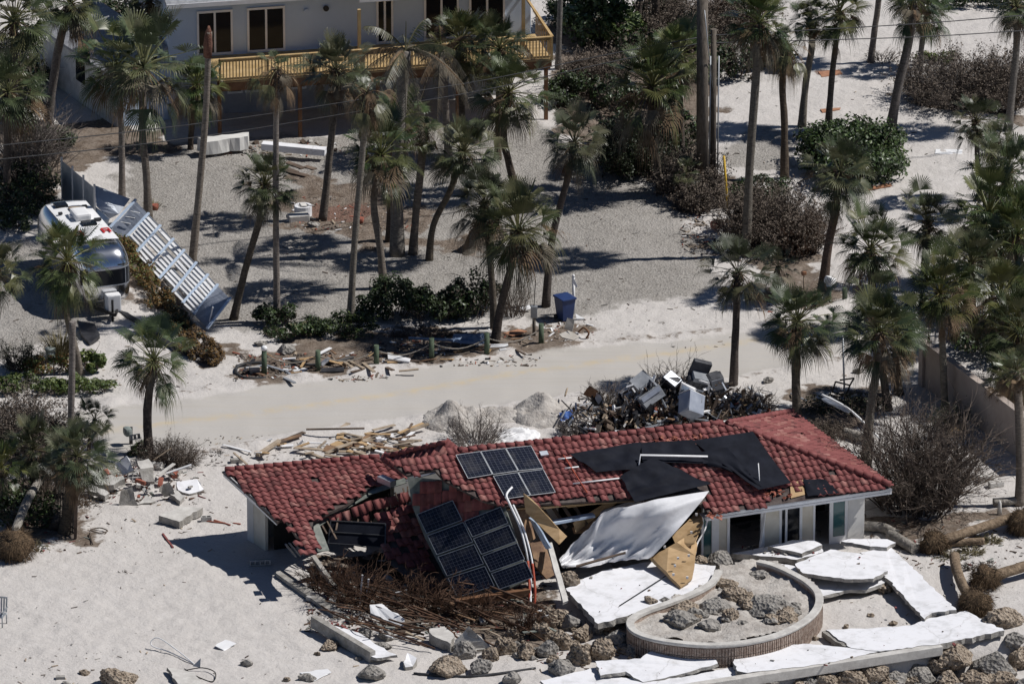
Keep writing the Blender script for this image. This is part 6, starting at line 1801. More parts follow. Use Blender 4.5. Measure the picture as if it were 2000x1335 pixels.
plank('rough pale trunk piece slanting from the broken wing corner', (612, 1088, 1.1), (672, 1172, .1), .18, .16, 'conc', name='broken_post', cat='post')
plank('thick brown roof beam lying under the solar panels', (892, 1176, .5), (1035, 1155, .7), .22, .26, 'joist', name='beam', cat='beam')
plank('orange brown board end left of the thick roof beam', (880, 1180, .45), (955, 1160, .6), .2, .1, 'ply_d')
plank('rubble strip of concrete along the wing shadow', (545, 1118, .1), (660, 1200, .1), .4, .16, 'conc', name='footing', cat='footing')
GB = 'branches fallen in front of the wreck'
for k in range(46):
    x = rnd.uniform(620, 960); y = rnd.uniform(1130, 1222)
    pipe('long reddish bare branch lying across the wreckage in front of the house', [(x, y, .3 + rnd.random() * .8), (x + rnd.uniform(30, 60), y + rnd.uniform(8, 24), .35 + rnd.random() * .3), (x + rnd.uniform(90, 160), y + rnd.uniform(22, 56), .2)], rnd.uniform(.02, .045), 'twig_r', 'branch', 'branch', GB)
GW = 'splintered boards in the wreckage'
for k in range(34):
    x, y = rnd.uniform(640, 1060), rnd.uniform(1150, 1235); a = rnd.uniform(-.6, .9)
    L = rnd.uniform(18, 60)
    plank('splintered dark board among the wreckage below the solar panels', (x, y, rnd.uniform(.1, .5)), (x + L * math.cos(a), y + L * math.sin(a) * .5, rnd.uniform(.1, .6)), rnd.uniform(.06, .16), .04, rnd.choice(['lumber_d', 'ply_d', 'lumber_d', 'sheath', 'lumber_o', 'white']), 'broken_board', 'board', GW)
for k in range(26):
    x, y = rnd.uniform(600, 1000), rnd.uniform(1130, 1235)
    mb = MB(); q = Gh(x, y, .12); mb.box(q, (rnd.uniform(.15, .4), rnd.uniform(.12, .3), rnd.uniform(.08, .2)), rotm(rnd.uniform(-30, 30), rnd.uniform(-30, 30), rnd.uniform(0, 180)), 0, .01)
    single(mb, 'rubble_chunk', 'small concrete rubble chunk among the branches below the house', 'rubble', M[rnd.choice(['conc', 'block', 'conc_l', 'sheath'])], 'rubble below the house')

# ------------------------------------------------------------------ fallen palms with root balls
def rootball(label, px, py, wpx, path, tm, rad, name='fallen_palm'):
    c = Gh(px, py + wpx * .25); r = wpx / 52 / 2
    t = thing(name, label, 'fallen palm', c, 'uprooted palms on the sand')
    mb = MB()
    bm = bmesh.new(); bmesh.ops.create_icosphere(bm, subdivisions=3, radius=1); bm.verts.index_update()
    cc = c + UPV * r * .55
    V = []
    for v in bm.verts:
        V.append(cc + Vector((v.co.x, v.co.y, v.co.z * .9)) * r * (.80 + .34 * noise.noise(v.co * 1.7 + c)))
    mb.add(V, [[v.index for v in f.verts] for f in bm.faces], 0, True); bm.free()
    for k in range(1500):
        d = Vector((rnd.gauss(0, 1), rnd.gauss(0, 1), rnd.gauss(0.2, 1))).normalized()
        p = cc + d * r * .85; s = d.cross(Vector((rnd.uniform(-1, 1), rnd.uniform(-1, 1), .3))).normalized() * .012
        q = p + d * r * rnd.uniform(.1, .45) - UPV * r * rnd.uniform(.05, .45) + s * rnd.uniform(-8, 8)
        mb.add([p - s, p + s, q], [(0, 1, 2)], 0)
    mb.build('root_ball', M['roots'], t)
    P = [cc] + [G(*q) for q in path]
    mb = MB(); mb.tube(bez(P, 12), rad, 12, 0, jit=.06); mb.build('trunk', M[tm], t)
rootball('fallen palm with upturned root ball at the lower left leaning on the thicket', 30, 1066, 84, [(32, 1030, .9), (60, 965, 1.1), (88, 925, 1.3)], 'log_g', .17)
rootball('uprooted palm lying right of the house end with its brown root ball', 1824, 1060, 62, [(1860, 1048, .5), (1940, 1022, .45), (2030, 992, .45)], 'log', .19)
rootball('uprooted palm whose trunk leaves the right edge of the photo', 1924, 1128, 66, [(1960, 1118, .45), (2040, 1094, .5)], 'log', .21)
rootball('uprooted palm with root ball next to the brown boulder', 1905, 1178, 74, [(1884, 1150, .5), (1868, 1110, .45), (1864, 1085, .4)], 'log', .2)
rootball('dark root ball half cut off by the right edge', 2000, 1020, 70, [(2040, 1000, .5)], 'log', .2)
for a in [('grey palm log beside the right end of the house', [(1684, 1026, .3), (1725, 1030, .3), (1748, 1042, .3)], .2, 'log_g'), ('shorter pale log piece in front of the root ball', [(1738, 1042, .25), (1764, 1058, .22), (1788, 1072, .2)], .22, 'log_g'), ('brown log behind the first uprooted palm', [(1838, 1062, .2), (1880, 1058, .2), (1922, 1056, .2)], .15, 'log'),
          ('pale log lying in the wall shadow at the right', [(1940, 980, .2), (1970, 978, .2), (1998, 974, .2)], .16, 'log_g'), ('grey log lying beyond the roof end', [(1650, 842, .2), (1678, 852, .2), (1700, 858, .2)], .18, 'log_g'), ('brown log in the verge near the white mailbox', [(1460, 580, .2), (1520, 578, .2)], .16, 'log'), ('leaning trunk piece in the shade behind the iron gate', [(108, 1030, .1), (118, 960, .9), (124, 900, 2.0)], .26, 'trunk_d')]:
    pipe(a[0], a[1], a[2], a[3], 'palm_log', 'log')
for k, (x, y, n_) in enumerate([(1930, 1058, 60), (1895, 1080, 60), (1858, 1090, 40), (70, 1070, 40), (165, 985, 30), (1905, 1110, 30)]):
    brush(['dried palm fronds on the brown log end', 'dried straw coloured frond bundle by the root balls', 'frayed root end of the right upright log', 'dry fibres beside the left root ball', 'dry twigs on the sand beside the iron gate', 'dead frond scraps between the root balls'][k], x, y, .75, .4, .35, n_, 130 + k, 'grass' if k < 4 else 'twig_b', arch=1.2, name='dead_frond', cat='dead fronds', w0=.03)
# black iron gate
gt = thing('iron_gate', 'black iron gate panel standing open beside the dead vines on the left', 'gate', Gh(132, 1045))
a, b = G(112, 1028), G(146, 1048)
b = a + (b - a)
for k in range(9):
    p = a.lerp(b, k / 8); mb = MB(); mb.beam(p + UPV * .1, p + UPV * 2.1 + Vector((.12, .1, 0)), .035, .035, 0, up=(0, 1, 0)); mb.build('bar', M['iron'], gt)
for z in (.15, .35, 1.9):
    mb = MB(); mb.beam(a + UPV * z, b + UPV * z, .04, .05, 0); mb.build('rail', M['iron'], gt)
mb = MB(); p = G(147, 1050); mb.beam(p, p + UPV * 2.4 + Vector((.12, 0, 0)), .12, .12, 0, up=(0, 1, 0)); mb.build('gate_post', M['lumber_d'], gt)

# ------------------------------------------------------------------ concrete rubble heap on the left
GC = 'concrete rubble heap near the mailbox palm'
for lab, pts, th, m_ in [
    ('tilted white triangular slab on top of the rubble heap', [(221, 905, .7), (247, 889, 1.1), (262, 918, .8), (240, 926, .5)], .06, 'whitew'),
    ('long pale slab lying at the left of the rubble heap', [(170, 940, .45), (240, 928, .6), (243, 934, .6), (222, 946, .45), (175, 945, .4)], .2, 'conc_l'),
    ('left front slab of the rubble heap with block edge', [(168, 944, .45), (180, 944, .45), (214, 962, .35), (205, 968, .3), (172, 956, .35)], .16, 'conc_l'),
    ('grey upright slab at the front of the rubble heap', [(236, 958, .6), (258, 950, .75), (270, 986, .05), (232, 986, .05)], .08, 'conc'),
    ('pale flat slab at the front right of the rubble heap', [(270, 984, .08), (286, 966, .3), (304, 978, .1)], .08, 'conc_l'),
    ('grey slab propped at the right of the rubble heap', [(310, 952, .6), (330, 940, .8), (340, 960, .4), (322, 966, .2)], .08, 'conc'),
    ('white slab at the right edge of the rubble heap', [(345, 940, .35), (385, 935, .35), (398, 955, .12), (370, 964, .1), (348, 956, .15)], .1, 'whitew'),
    ('pale slab behind the white triangle', [(268, 900, .6), (290, 895, .65), (300, 912, .5), (275, 915, .5)], .1, 'conc_l'),
    ('square white block at the right front of the rubble heap', [(333, 965, .3), (342, 955, .35), (360, 968, .3), (352, 978, .2)], .16, 'conc_l'),
    ('thin grey slab on the rubble heap centre', [(270, 915, .7), (296, 912, .75), (302, 940, .4), (278, 938, .4)], .06, 'conc')]:
    slab(lab, pts, th, m_, 'conc', group=GC)
for k in range(46):
    x, y = rnd.gauss(285, 42), rnd.gauss(942, 17)
    mb = MB(); q = Gh(x, y, .1 + rnd.random() * .25); s = rnd.uniform(.15, .42)
    mb.box(q, (s, s * rnd.uniform(.4, .8), s * rnd.uniform(.2, .5)), rotm(rnd.uniform(-35, 35), rnd.uniform(-35, 35), rnd.uniform(0, 180)), 0, .012)
    single(mb, 'rubble_chunk', 'broken concrete chunk in the rubble heap near the mailbox palm', 'rubble', M[rnd.choice(['conc', 'block', 'conc_l', 'conc_l', 'tile_o'] if k % 9 else ['tile_o'])], GC)
def cblock(label, px, py, z, rz, rx=0, ry=0, group=None, n=2):
    """hollow concrete block with its cells"""
    t = rotm(rx, ry, rz); c = Gh(px, py, z); mb = MB()
    L_ = .2 * n
    for s in (-1, 1): mb.box(c + t @ Vector((0, s * .085, 0)), (L_, .03, .19), t)
    for k in range(n + 1): mb.box(c + t @ Vector((-L_ / 2 + .0175 + k * (L_ - .035) / n, 0, 0)), (.035, .14, .19), t)
    return single(mb, 'concrete_block', label, 'concrete block', M['block'], group)
cblock('hollow concrete block on top of the rubble heap', 264, 887, .75, 30, 70)
cblock('hollow concrete block at the centre of the rubble heap', 268, 952, .35, 10, 75)
cblock('row of hollow blocks at the middle left of the rubble heap', 250, 946, .4, 12, 80, n=4)
cblock('row of hollow blocks lying in the shadow of the left wing', 508, 1104, .15, 5, 85, n=4)
cblock('pinkish hollow block on the sand near the wing corner', 403, 1017, .1, 8)
plank('white board jutting from the rubble heap to the right', (325, 924, .3), (374, 907, .6), .12, .04, 'white', group=None)
plank('thin pale lath sticking up right of the rubble heap', (300, 898, .5), (335, 874, .9), .05, .03, 'lumber_o')
plank('white plank leaning out of the rubble heap', (308, 928, .4), (340, 905, .5), .14, .04, 'conc_l')
plank('red painted stick lying beside the wing shadow', (318, 1043), (338, 1070), .07, .05, 'tile', name='stick', cat='stick')
for a in [((400, 1018), (440, 1022)), ((418, 1016), (450, 1026)), ((455, 1022), (470, 1024))]:
    plank('thin reddish stick on the sand near the hollow block', a[0], a[1], .05, .04, 'tile_o', 'stick', 'stick', 'reddish sticks near the hollow block')

# ------------------------------------------------------------------ scattered lumber north of the red roof
GL = 'lumber scattered between the road and the red roof'
rg = random.Random(5)
for k in range(58):
    if k < 40: x, y = rg.uniform(640, 790), rg.uniform(838, 882)
    else: x, y = rg.uniform(420, 640), rg.uniform(862, 893)
    a = rg.gauss(-.1, .45); L = rg.uniform(14, 60)
    plank('broken board in the lumber scatter between the road and the red roof', (x, y, rg.uniform(.04, .25)), (x + L * math.cos(a), y + L * math.sin(a) * .8, rg.uniform(.04, .3)), rg.choice([.08, .1, .14, .2]), .04, rg.choice(['lumber_o', 'lumber_o', 'lumber_o', 'lumber_d', 'ply', 'white', 'ply_d']), 'broken_board', 'board', GL)
for k in range(14):
    x, y = rg.uniform(640, 800), rg.uniform(845, 884)
    mb = MB(); mb.box(Gh(x, y, .08), (rg.uniform(.3, .8), rg.uniform(.25, .5), .03), rotm(rg.uniform(-12, 12), rg.uniform(-12, 12), rg.uniform(0, 180)))
    single(mb, 'plywood_scrap', 'plywood scrap in the lumber scatter behind the red roof', 'plywood', M[rg.choice(['ply', 'lumber_o', 'white', 'ply_d'])], GL)
plank('longest thin board across the lumber scatter', (598, 838, .35), (712, 836, .35), .09, .05, 'lumber_d')
plank('thick pale post lying left of the lumber scatter', (503, 888, .12), (546, 860, .2), .16, .12, 'lumber_o', name='timber_post', cat='post')
plank('white curved trim board left of the thick pale post', (435, 868, .1), (490, 882, .1), .1, .03, 'white')
mb = MB(); mb.box(Gh(740, 868, .15), (.22, .2, .3), rotm(0, 0, 20)); single(mb, 'white_box', 'small white box in the lumber scatter', 'box', M['white'])
mb = MB(); mb.box(Gh(462, 903, .1), (.5, .2, .16), rotm(0, 0, 10), 0, .02); single(mb, 'grey_block', 'grey block on the sand below the black wire bundle', 'block', M['conc'])
brush('black tangled wire bundle left of the lumber scatter', 425, 886, .45, .25, .22, 40, 150, 'iron', arch=1.2, name='wire_bundle', cat='wire bundle', w0=.02)
# sand heaps
def heap(label, px, py, rx, ry, h_, seed):
    c = Gh(px, py); mb = MB(); n = 30
    for j in range(n + 1):
        for i in range(n + 1):
            x, y = i / n * 2 - 1, j / n * 2 - 1
            r_ = math.hypot(x, y)
            z = h_ * max(0, 1 - r_) ** .9 * (1 + .6 * noise.noise(Vector((x * 2.4 + seed, y * 2.4, 0)))) + .10 * noise.noise(Vector((x * 9, y * 9, seed))) * (r_ < .9) - (.1 if r_ > .9 else 0)
            mb.v.append((c.x + x * rx, c.y + y * ry, c.z + z - .02))
    for j in range(n):
        for i in range(n):
            a = j * (n + 1) + i; mb.f.append((a, a + 1, a + n + 2, a + n + 1)); mb.m.append(0); mb.s.append(True)
    single(mb, 'sand_heap', label, 'sand heap', M['heap'] if h_ > .3 else M['white'])
heap('left pointed heap of scraped sand between road and roof', 893, 822, 1.6, 1.5, .85, 1)
heap('rounded heap of scraped sand left of the debris pile', 1062, 812, 1.5, 1.5, .9, 7)
heap('low sand ridge joining the two scraped heaps', 975, 812, 1.7, .9, .4, 3)
heap('white sand patch behind the rounded leafless bush', 1012, 850, 1.0, .9, .25, 11)
brush('twigs stuck in the top of the left sand heap', 890, 806, .35, .2, .5, 12, 151, 'twig_b', name='twigs', cat='twigs')

# ------------------------------------------------------------------ big debris pile beside the road
GP = 'roadside debris pile'
rg = random.Random(9)
mb = MB()
mc = Gh(1305, 838)
for k in range(2400):
    u, v = rg.gauss(0, .42), rg.gauss(0, .42)
    r_ = math.hypot(u, v)
    if r_ > 1.15: continue
    q = Vector((mc.x + u * 3.9, mc.y + v * 1.9 + u * 1.3, mc.z + 1.35 * max(0, 1 - r_ * r_) + rg.random() ** 2 * .32 - .12))
    s_ = rg.uniform(.05, .30)
    mb.box(q, (s_ * rg.uniform(.8, 3.2), s_ * rg.uniform(.25, 1), s_ * rg.uniform(.06, .4)), rotm(rg.uniform(-70, 70), rg.uniform(-70, 70), rg.uniform(0, 180)), rg.choices(range(8), [9, 7, 3, 4, 1.6, 1.5, .8, .6])[0])
o = mb.build('small_debris', [M[k] for k in ('lumber_d', 'plast_k', 'app_g', 'lumber_o', 'white', 'ply', 'bluetarp', 'tile_o')], origin=Gh(1290, 840)); tag(o, kind='stuff')
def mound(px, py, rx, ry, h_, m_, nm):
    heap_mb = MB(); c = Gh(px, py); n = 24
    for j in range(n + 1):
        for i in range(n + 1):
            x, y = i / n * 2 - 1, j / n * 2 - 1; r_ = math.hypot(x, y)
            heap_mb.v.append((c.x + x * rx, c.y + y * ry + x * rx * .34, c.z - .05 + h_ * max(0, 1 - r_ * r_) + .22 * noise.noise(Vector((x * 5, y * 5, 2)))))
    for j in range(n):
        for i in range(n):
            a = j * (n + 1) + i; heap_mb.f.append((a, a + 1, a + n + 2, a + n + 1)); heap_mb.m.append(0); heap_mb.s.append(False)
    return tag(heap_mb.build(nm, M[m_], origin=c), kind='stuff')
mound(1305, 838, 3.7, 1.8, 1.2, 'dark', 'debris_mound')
def appl(label, px, py, z, size, rot, m_, name, cat, bev=.04, extra=None):
    c = G(px, py, z) + (CAM - G(px, py, z)).normalized() * 1.0; r_ = rotm(*rot)
    size = tuple(v * rg.uniform(.86, 1.08) for v in size)
    t = thing(name, label, cat, c, GP)
    mb = MB(); mb.box(c, size, r_, 0, bev); mb.v = [tuple(Vector(p) + Vector((rg.uniform(-1, 1), rg.uniform(-1, 1), rg.uniform(-1, 1))) * .028) for p in mb.v]; mb.build('body', M[m_], t)
    mb = MB(); mb.beam(c + r_ @ Vector((size[0] * .3, -size[1] * .52, size[2] * .1)), c + r_ @ Vector((size[0] * .3, -size[1] * .52, size[2] * .38)), .035, .03, 0)
    if m_ != 'fabric': mb.build('handle', M['steel'], t)
    for nm, off, sz, mm in (extra or []):
        mb = MB(); mb.box(c + r_ @ Vector(off), sz, r_, 0, .01); mb.build(nm, M[mm], t)
    return t
appl('pale blue grey appliance tipped on its corner in the debris pile', 1350, 790, 1.25, (.9, .68, .85), (-38, 32, 28), 'app_b', 'appliance', 'appliance', .05, [('top_panel', (0, 0, .44), (.86, .64, .03), 'white'), ('control_strip', (0, .35, .3), (.84, .02, .12), 'wall_g')])
appl('upper bluish grey cabinet box at the left top of the debris pile', 1252, 750, 1.6, (.75, .6, .7), (30, -25, 35), 'app_g', 'cabinet', 'cabinet', .02, [('door', (0, -.31, 0), (.68, .02, .62), 'app_b')])
appl('lower grey cabinet box with dark side in the debris pile', 1272, 775, 1.35, (.95, .6, .55), (-30, -28, 24), 'app_g', 'cabinet', 'cabinet', .02, [('drawer', (0, -.31, .1), (.88, .02, .2), 'app_b')])
appl('shiny black gutted appliance in the middle of the debris pile', 1308, 752, 1.6, (.7, .6, .95), (20, 30, -30), 'plast_k', 'appliance', 'appliance', .08, [('rim_panel', (0, 0, .48), (.6, .5, .03), 'alu_d'), ('glass_door', (0, -.31, 0), (.5, .02, .7), 'glass')])
t = appl('grey padded recliner seat at the top right of the debris pile', 1362, 745, 1.75, (.8, .75, .5), (14, 18, 12), 'fabric', 'armchair', 'armchair', .14, [('back_cushion', (0, .3, .42), (.75, .25, .75), 'fabric'), ('seat_cushion', (0, -.08, .28), (.62, .6, .2), 'app_g')])
appl('charcoal sofa cushion block at the right end of the debris pile', 1397, 748, 1.7, (.62, .6, .75), (10, -10, 18), 'fabric', 'sofa_cushion', 'cushion', .15, [('piping', (0, -.30, .1), (.5, .03, .5), 'app_g')])
appl('white fridge door shell behind the blue grey appliance', 1342, 765, 1.5, (.6, .1, .9), (28, 20, -20), 'white', 'appliance_door', 'door', .03, [('gasket', (0, -.06, 0), (.5, .02, .8), 'wall_g')])
mb = MB()
for k in range(900):                              # scraps caught on and between the big pieces
    x = rg.uniform(1225, 1420); y = 745 + rg.uniform(-8, 62) + abs(x - 1330) * .12
    q = G(x, y, max(.2, 1.75 - (y - 745) * .019)); q += (CAM - q).normalized() * rg.uniform(.2, 1.5)
    if k % 5 == 0: q = Gh(rg.uniform(1098, 1260), rg.uniform(800, 852), rg.uniform(.1, .8))
    elif k % 7 == 0: q = Gh(rg.uniform(1410, 1500), rg.uniform(775, 812), rg.uniform(.05, .5))
    s_ = rg.uniform(.03, .17)
    mb.box(q, (s_ * rg.uniform(1, 6), s_ * rg.uniform(.2, .9), s_ * rg.uniform(.05, .5)), rotm(rg.uniform(-70, 70), rg.uniform(-70, 70), rg.uniform(0, 180)), rg.choices(range(6), [6, 6, 3, 2, 3, 2])[0])
tag(mb.build('tangled_scrap', [M[k] for k in ('lumber_d', 'plast_k', 'app_g', 'white', 'lumber_o', 'alu_d')], origin=mc), kind='stuff')
slab('rusty brown square panel standing at the left of the debris pile', [(1140, 768, 1.1), (1152, 752, 1.5), (1168, 762, 1.45), (1158, 775, 1.0)], .05, 'joist', 'joist', name='rusty_panel', cat='panel', group=GP)
slab('white broken cabinet side with black edge in the debris pile', [(1155, 772, 1.1), (1172, 764, 1.3), (1182, 788, .8), (1160, 790, .7)], .06, 'app_b', 'iron', name='cabinet_scrap', cat='panel', group=GP)
slab('plywood offcut under the grey cabinets in the debris pile', [(1268, 790, 1.1), (1310, 784, 1.15), (1306, 792, 1.05), (1278, 796, 1.0)], .04, 'ply', 'ply', name='plywood_offcut', cat='plywood', group=GP)
slab('cream board at the right foot of the debris pile', [(1408, 812, .3), (1430, 806, .5), (1440, 815, .3), (1415, 824, .15)], .04, 'wall_c', 'wall_c', name='cream_board', cat='board', group=GP)
slab('pale green panel at the front left of the debris pile', [(1196, 835, .5), (1215, 826, .6), (1222, 838, .45), (1200, 846, .35)], .04, 'cover', 'cover', name='green_board', cat='panel', group=GP)
slab('grey bent metal sheet leaning at the right of the debris pile', [(1412, 760, 1.2), (1425, 775, 1.1), (1440, 805, .5), (1430, 815, .4), (1414, 790, .8)], .03, 'alu_d', 'alu_d', name='metal_sheet', cat='metal sheet', group=GP)
mb = MB(); V, Fc = sheet_grid(G(1092, 805, .5), G(1118, 800, .6), G(1120, 820, .3), G(1096, 822, .25), 8, 6, .15, 5); mb.add(V, Fc, 0, True); single(mb, 'blue_tarp', 'small crumpled bright blue tarp at the left end of the debris pile', 'tarp', M['blue_l'], GP)
mb = MB(); V, Fc = sheet_grid(G(1098, 822, .4), G(1116, 818, .4), G(1114, 834, .2), G(1100, 834, .2), 6, 5, .12, 8); mb.add(V, Fc, 0, True); single(mb, 'white_bag', 'white plastic bag below the blue tarp', 'bag', M['white'], GP)
mb = MB(); mb.tube([G(1372, 780, 1.1), G(1376, 792, 1.0)], .06, 10); single(mb, 'green_bottle', 'green plastic bottle beside the tipped appliance', 'bottle', M['grn'], GP)
for lab, a, b, wd, m_ in [('long pale pole slanting across the debris pile front', (1258, 814, .9), (1328, 782, 1.3), .06, 'lumber_o'), ('white window frame bar under the tipped appliance', (1340, 818, .6), (1382, 815, .7), .06, 'white'), ('white frame upright beside the tipped appliance', (1376, 800, .9), (1383, 817, .7), .05, 'white'),
                          ('orange brown plank across the debris pile', (1190, 792, .9), (1262, 796, .9), .14, 'joist'), ('upright tan stick in the debris pile centre', (1268, 840, .4), (1262, 800, 1.2), .05, 'lumber_o'), ('white gutter strip in the debris pile', (1234, 812, .7), (1262, 838, .4), .1, 'white'), ('thin white lath at the left of the debris pile', (1196, 820, .6), (1225, 833, .4), .05, 'white'),
                          ('yellow brown roller at the left of the debris pile', (1160, 812, .6), (1182, 800, .8), .10, 'ply'), ('red brown board at the left foot of the debris pile', (1168, 824, .4), (1184, 832, .4), .12, 'tile_o'), ('white bar right of the debris pile', (1430, 790, .5), (1478, 808, .4), .08, 'white')]:
    plank(lab, a, b, wd, .05, m_, 'debris_board', 'board', GP)
for k in range(44):
    s = rg.gauss(0, .45); x = 1280 + s * 190; y = 828 + rg.gauss(0, 14) - s * 22; a = rg.uniform(-1.2, 1.2); L = rg.uniform(12, 40); z = rg.uniform(.3, 1.2) * math.exp(-((x - 1330) / 130) ** 2) + .1
    plank('mixed broken board or strip in the roadside debris pile', (x, y, z), (x + L * math.cos(a), y + L * math.sin(a) * .6, max(.05, z + rg.uniform(-.4, .4))), rg.uniform(.05, .16), .04, rg.choice(['lumber_d', 'lumber_o', 'white', 'ply_d', 'app_g', 'plast_k', 'alu_d']), 'debris_board', 'board', GP)
for k, (x, y, rx, h_, n_) in enumerate([(1180, 800, .8, 1.0, 70), (1130, 850, 1.0, .7, 90), (1320, 775, 1.2, 1.4, 60), (1420, 815, .8, .9, 60)]):
    brush(['grey uprooted bush at the left top of the debris pile', 'matted grey twigs at the left foot of the debris pile', 'bare branches poking from the top of the debris pile', 'brown tangled twigs at the right end of the debris pile'][k], x, y, rx, rx * .7, h_, n_, 160 + k, 'twig' if k < 2 else 'twig_b', group=GP, w0=.022, arch=.4)
pipe('orange dead branch hanging over the recliner seat', [(1344, 728, 2.3), (1352, 748, 1.9), (1346, 768, 1.5)], .05, 'ply', 'branch', 'branch', GP)
# white bent frame and fallen lamp post right of the pile
pipe('white plastic debris crumpled right of the debris pile', [(1470, 778, .3), (1480, 770, .6), (1490, 776, .5), (1484, 790, .2)], .10, 'white', 'plastic_debris', 'debris')
pipe('thin white pole lying from the debris pile to the roof', [(1485, 790, .25), (1550, 792, .25)], .035, 'white', 'white_pole', 'pole')
pipe('fallen white lamp post slanting behind the leaning palm', [(1605, 770, 1.9), (1660, 800, 1.5), (1720, 858, .6)], .045, 'white', 'lamp_post', 'lamp post')
slab('bluish fallen sign board above the right end of the roof', [(1604, 778, 1.6), (1622, 774, 1.7), (1664, 800, 1.5), (1658, 804, 1.4)], .06, 'app_b', 'app_b', name='sign_board', cat='board')
slab('tan board lying behind the large bare bush', [(1852, 836, .3), (1885, 826, .5), (1888, 834, .45), (1858, 846, .25)], .06, 'ply', 'ply', name='tan_board', cat='board')
plank('upright tan stick crossed over the tan board', (1858, 842, .2), (1872, 812, .9), .1, .05, 'lumber_o')
plank('pale plank at the edge of the tan wall shadow', (1845, 852), (1888, 846), .16, .04, 'lumber_o')
for k, (x, y) in enumerate([(1925, 938), (1945, 950)]):
    mb = MB(); mb.box(Gh(x, y, .12), (.6, .3, .22), rotm(0, 0, 20), 0, .03); single(mb, 'paving_block', ['pale paving block in the sun right of the bare bush', 'second paving block nearer the wall shadow'][k], 'block', M['conc_l'])
mb = MB(); mb.tube([Gh(1952, 1005, 0), Gh(1952, 1005, .5), Gh(1952, 1005, .62)], [.1, .07, .02], 10); single(mb, 'white_statue', 'small pale garden ornament on the sand at the right edge', 'ornament', M['conc_l'])
# metal frame chair beside the pole
fr = thing('chair_frame', 'black metal chair frame lying on the sand by the tan wall', 'chair frame', Gh(1640, 765))
for a, b in [((1625, 765, .1), (1632, 745, .8)), ((1632, 745, .8), (1660, 752, .8)), ((1660, 752, .8), (1652, 772, .1)), ((1625, 765, .1), (1652, 772, .1)), ((1660, 752, .8), (1668, 738, 1.0)), ((1640, 742, .9), (1668, 738, 1.0))]:
    mb = MB(); mb.beam(G(*a), G(*b), .05, .05, 0); mb.build('tube', M['iron'], fr)
pipe('thin leaning metal post behind the leaning palm', [(1650, 790, 0), (1646, 655, 2.75)], .04, 'steel', 'metal_post', 'post')

# ------------------------------------------------------------------ verge: rope fence, bin, mailbox, litter
GF = 'green posts of the rope fence'
posts = [(516, 731, 682), (621, 727, 684), (735, 713, 674), (843, 706, 660), (951, 693, 650), (1057, 672, 632), (1522, 588, 556), (1619, 590, 556), (1650, 590, 562)]
pl_lab = ['green wooden post with a white cap at the left end of the rope fence', 'second green rope fence post from the left', 'third green rope fence post in the roadside litter', 'fourth green rope fence post before the blue sheet', 'green rope fence post beside the blue sheet', 'green rope fence post left of the blue bin', 'green post behind the roadside palms left of the mailbox', 'green post carrying the white mailbox', 'green post right of the white mailbox']
for k, (x, y, tp_) in enumerate(posts):
    b_ = Gh(x, y, -.1); p = F(x, tp_, b_.y)
    t = thing('fence_post', pl_lab[k], 'post', b_, GF)
    mb = MB(); mb.tube([b_, p], [.115, .105], 12); mb.build('post', M['green_p'], t)
    if k == 0:
        mb = MB(); mb.tube([p - UPV * .02, p + UPV * .1, p + UPV * .16], [.13, .13, .05], 12); mb.build('cap', M['white'], t)
for k in range(5):
    a, b = F(posts[k][0], posts[k][2] + 10, Gh(posts[k][0], posts[k][1]).y), F(posts[k + 1][0], posts[k + 1][2] + 10, Gh(posts[k + 1][0], posts[k + 1][1]).y)
    mb = MB(); mb.tube([a.lerp(b, t_ / 8) - UPV * (.35 * math.sin(math.pi * t_ / 8)) for t_ in range(9)], .025, 6)
    single(mb, 'rope', ['rope sagging between the first two green posts', 'rope sagging between the second and third green posts', 'rope sagging between the third and fourth green posts', 'rope in front of the blue sheet', 'rope leading to the post by the blue bin'][k], 'rope', M['rope'], 'ropes of the roadside fence')
bn = thing('wheelie_bin', 'dark blue wheeled rubbish bin with closed lid beside the white sign post', 'bin', Gh(1104, 626))
c = Gh(1103, 624); rz = Matrix.Rotation(R(30), 3, 'Z')
mb = MB()
V = []
for z, s in ((.06, .23), (.95, .31)):
    for sx, sy in ((-1, -1), (1, -1), (1, 1), (-1, 1)): V.append(c + rz @ Vector((sx * s, sy * s * 1.15, z)))
mb.add(V, [(3, 2, 1, 0), (4, 5, 6, 7), (0, 1, 5, 4), (1, 2, 6, 5), (2, 3, 7, 6), (3, 0, 4, 7)], 0)
mb.build('body', M['blue'], bn)
mb = MB(); mb.box(c + UPV * 1.0, (.70, .82, .09), rz, 0, .04); mb.build('lid', M['blue'], bn)
mb = MB(); mb.beam(c + rz @ Vector((-.3, .46, .98)), c + rz @ Vector((.3, .46, .98)), .05, .05, 0); mb.build('handle', M['blue'], bn)
for s in (-1, 1):
    q = c + rz @ Vector((s * .28, .27, .11)); mb = MB(); mb.tube([q - rz @ Vector((.03, 0, 0)), q + rz @ Vector((.03, 0, 0))], .11, 12); mb.build('wheel', M['rubber'], bn)
sp = thing('sign_post', 'white post with a small tilted white sign right of the blue bin', 'sign', Gh(1119, 605))
b_ = Gh(1121, 612, -.1); p = F(1120, 540, b_.y)
mb = MB(); mb.tube([b_, p], .06, 8); mb.tube([p, p + UPV * .1], [.08, .03], 8); mb.build('post', M['white'], sp)
mb = MB(); mb.slab([F(1118, 545, b_.y - .1), F(1121, 543, b_.y - .1), F(1128, 558, b_.y - .1), F(1126, 562, b_.y - .1), F(1119, 553, b_.y - .1)], .03, 0, 0, dirv=(0, .03, 0)); mb.build('sign_plate', M['white'], sp)
ub = thing('utility_box', 'grey utility box with thin mast on a post left of the blue bin', 'utility box', Gh(1043, 640))
b_ = Gh(1043, 655, -.1)
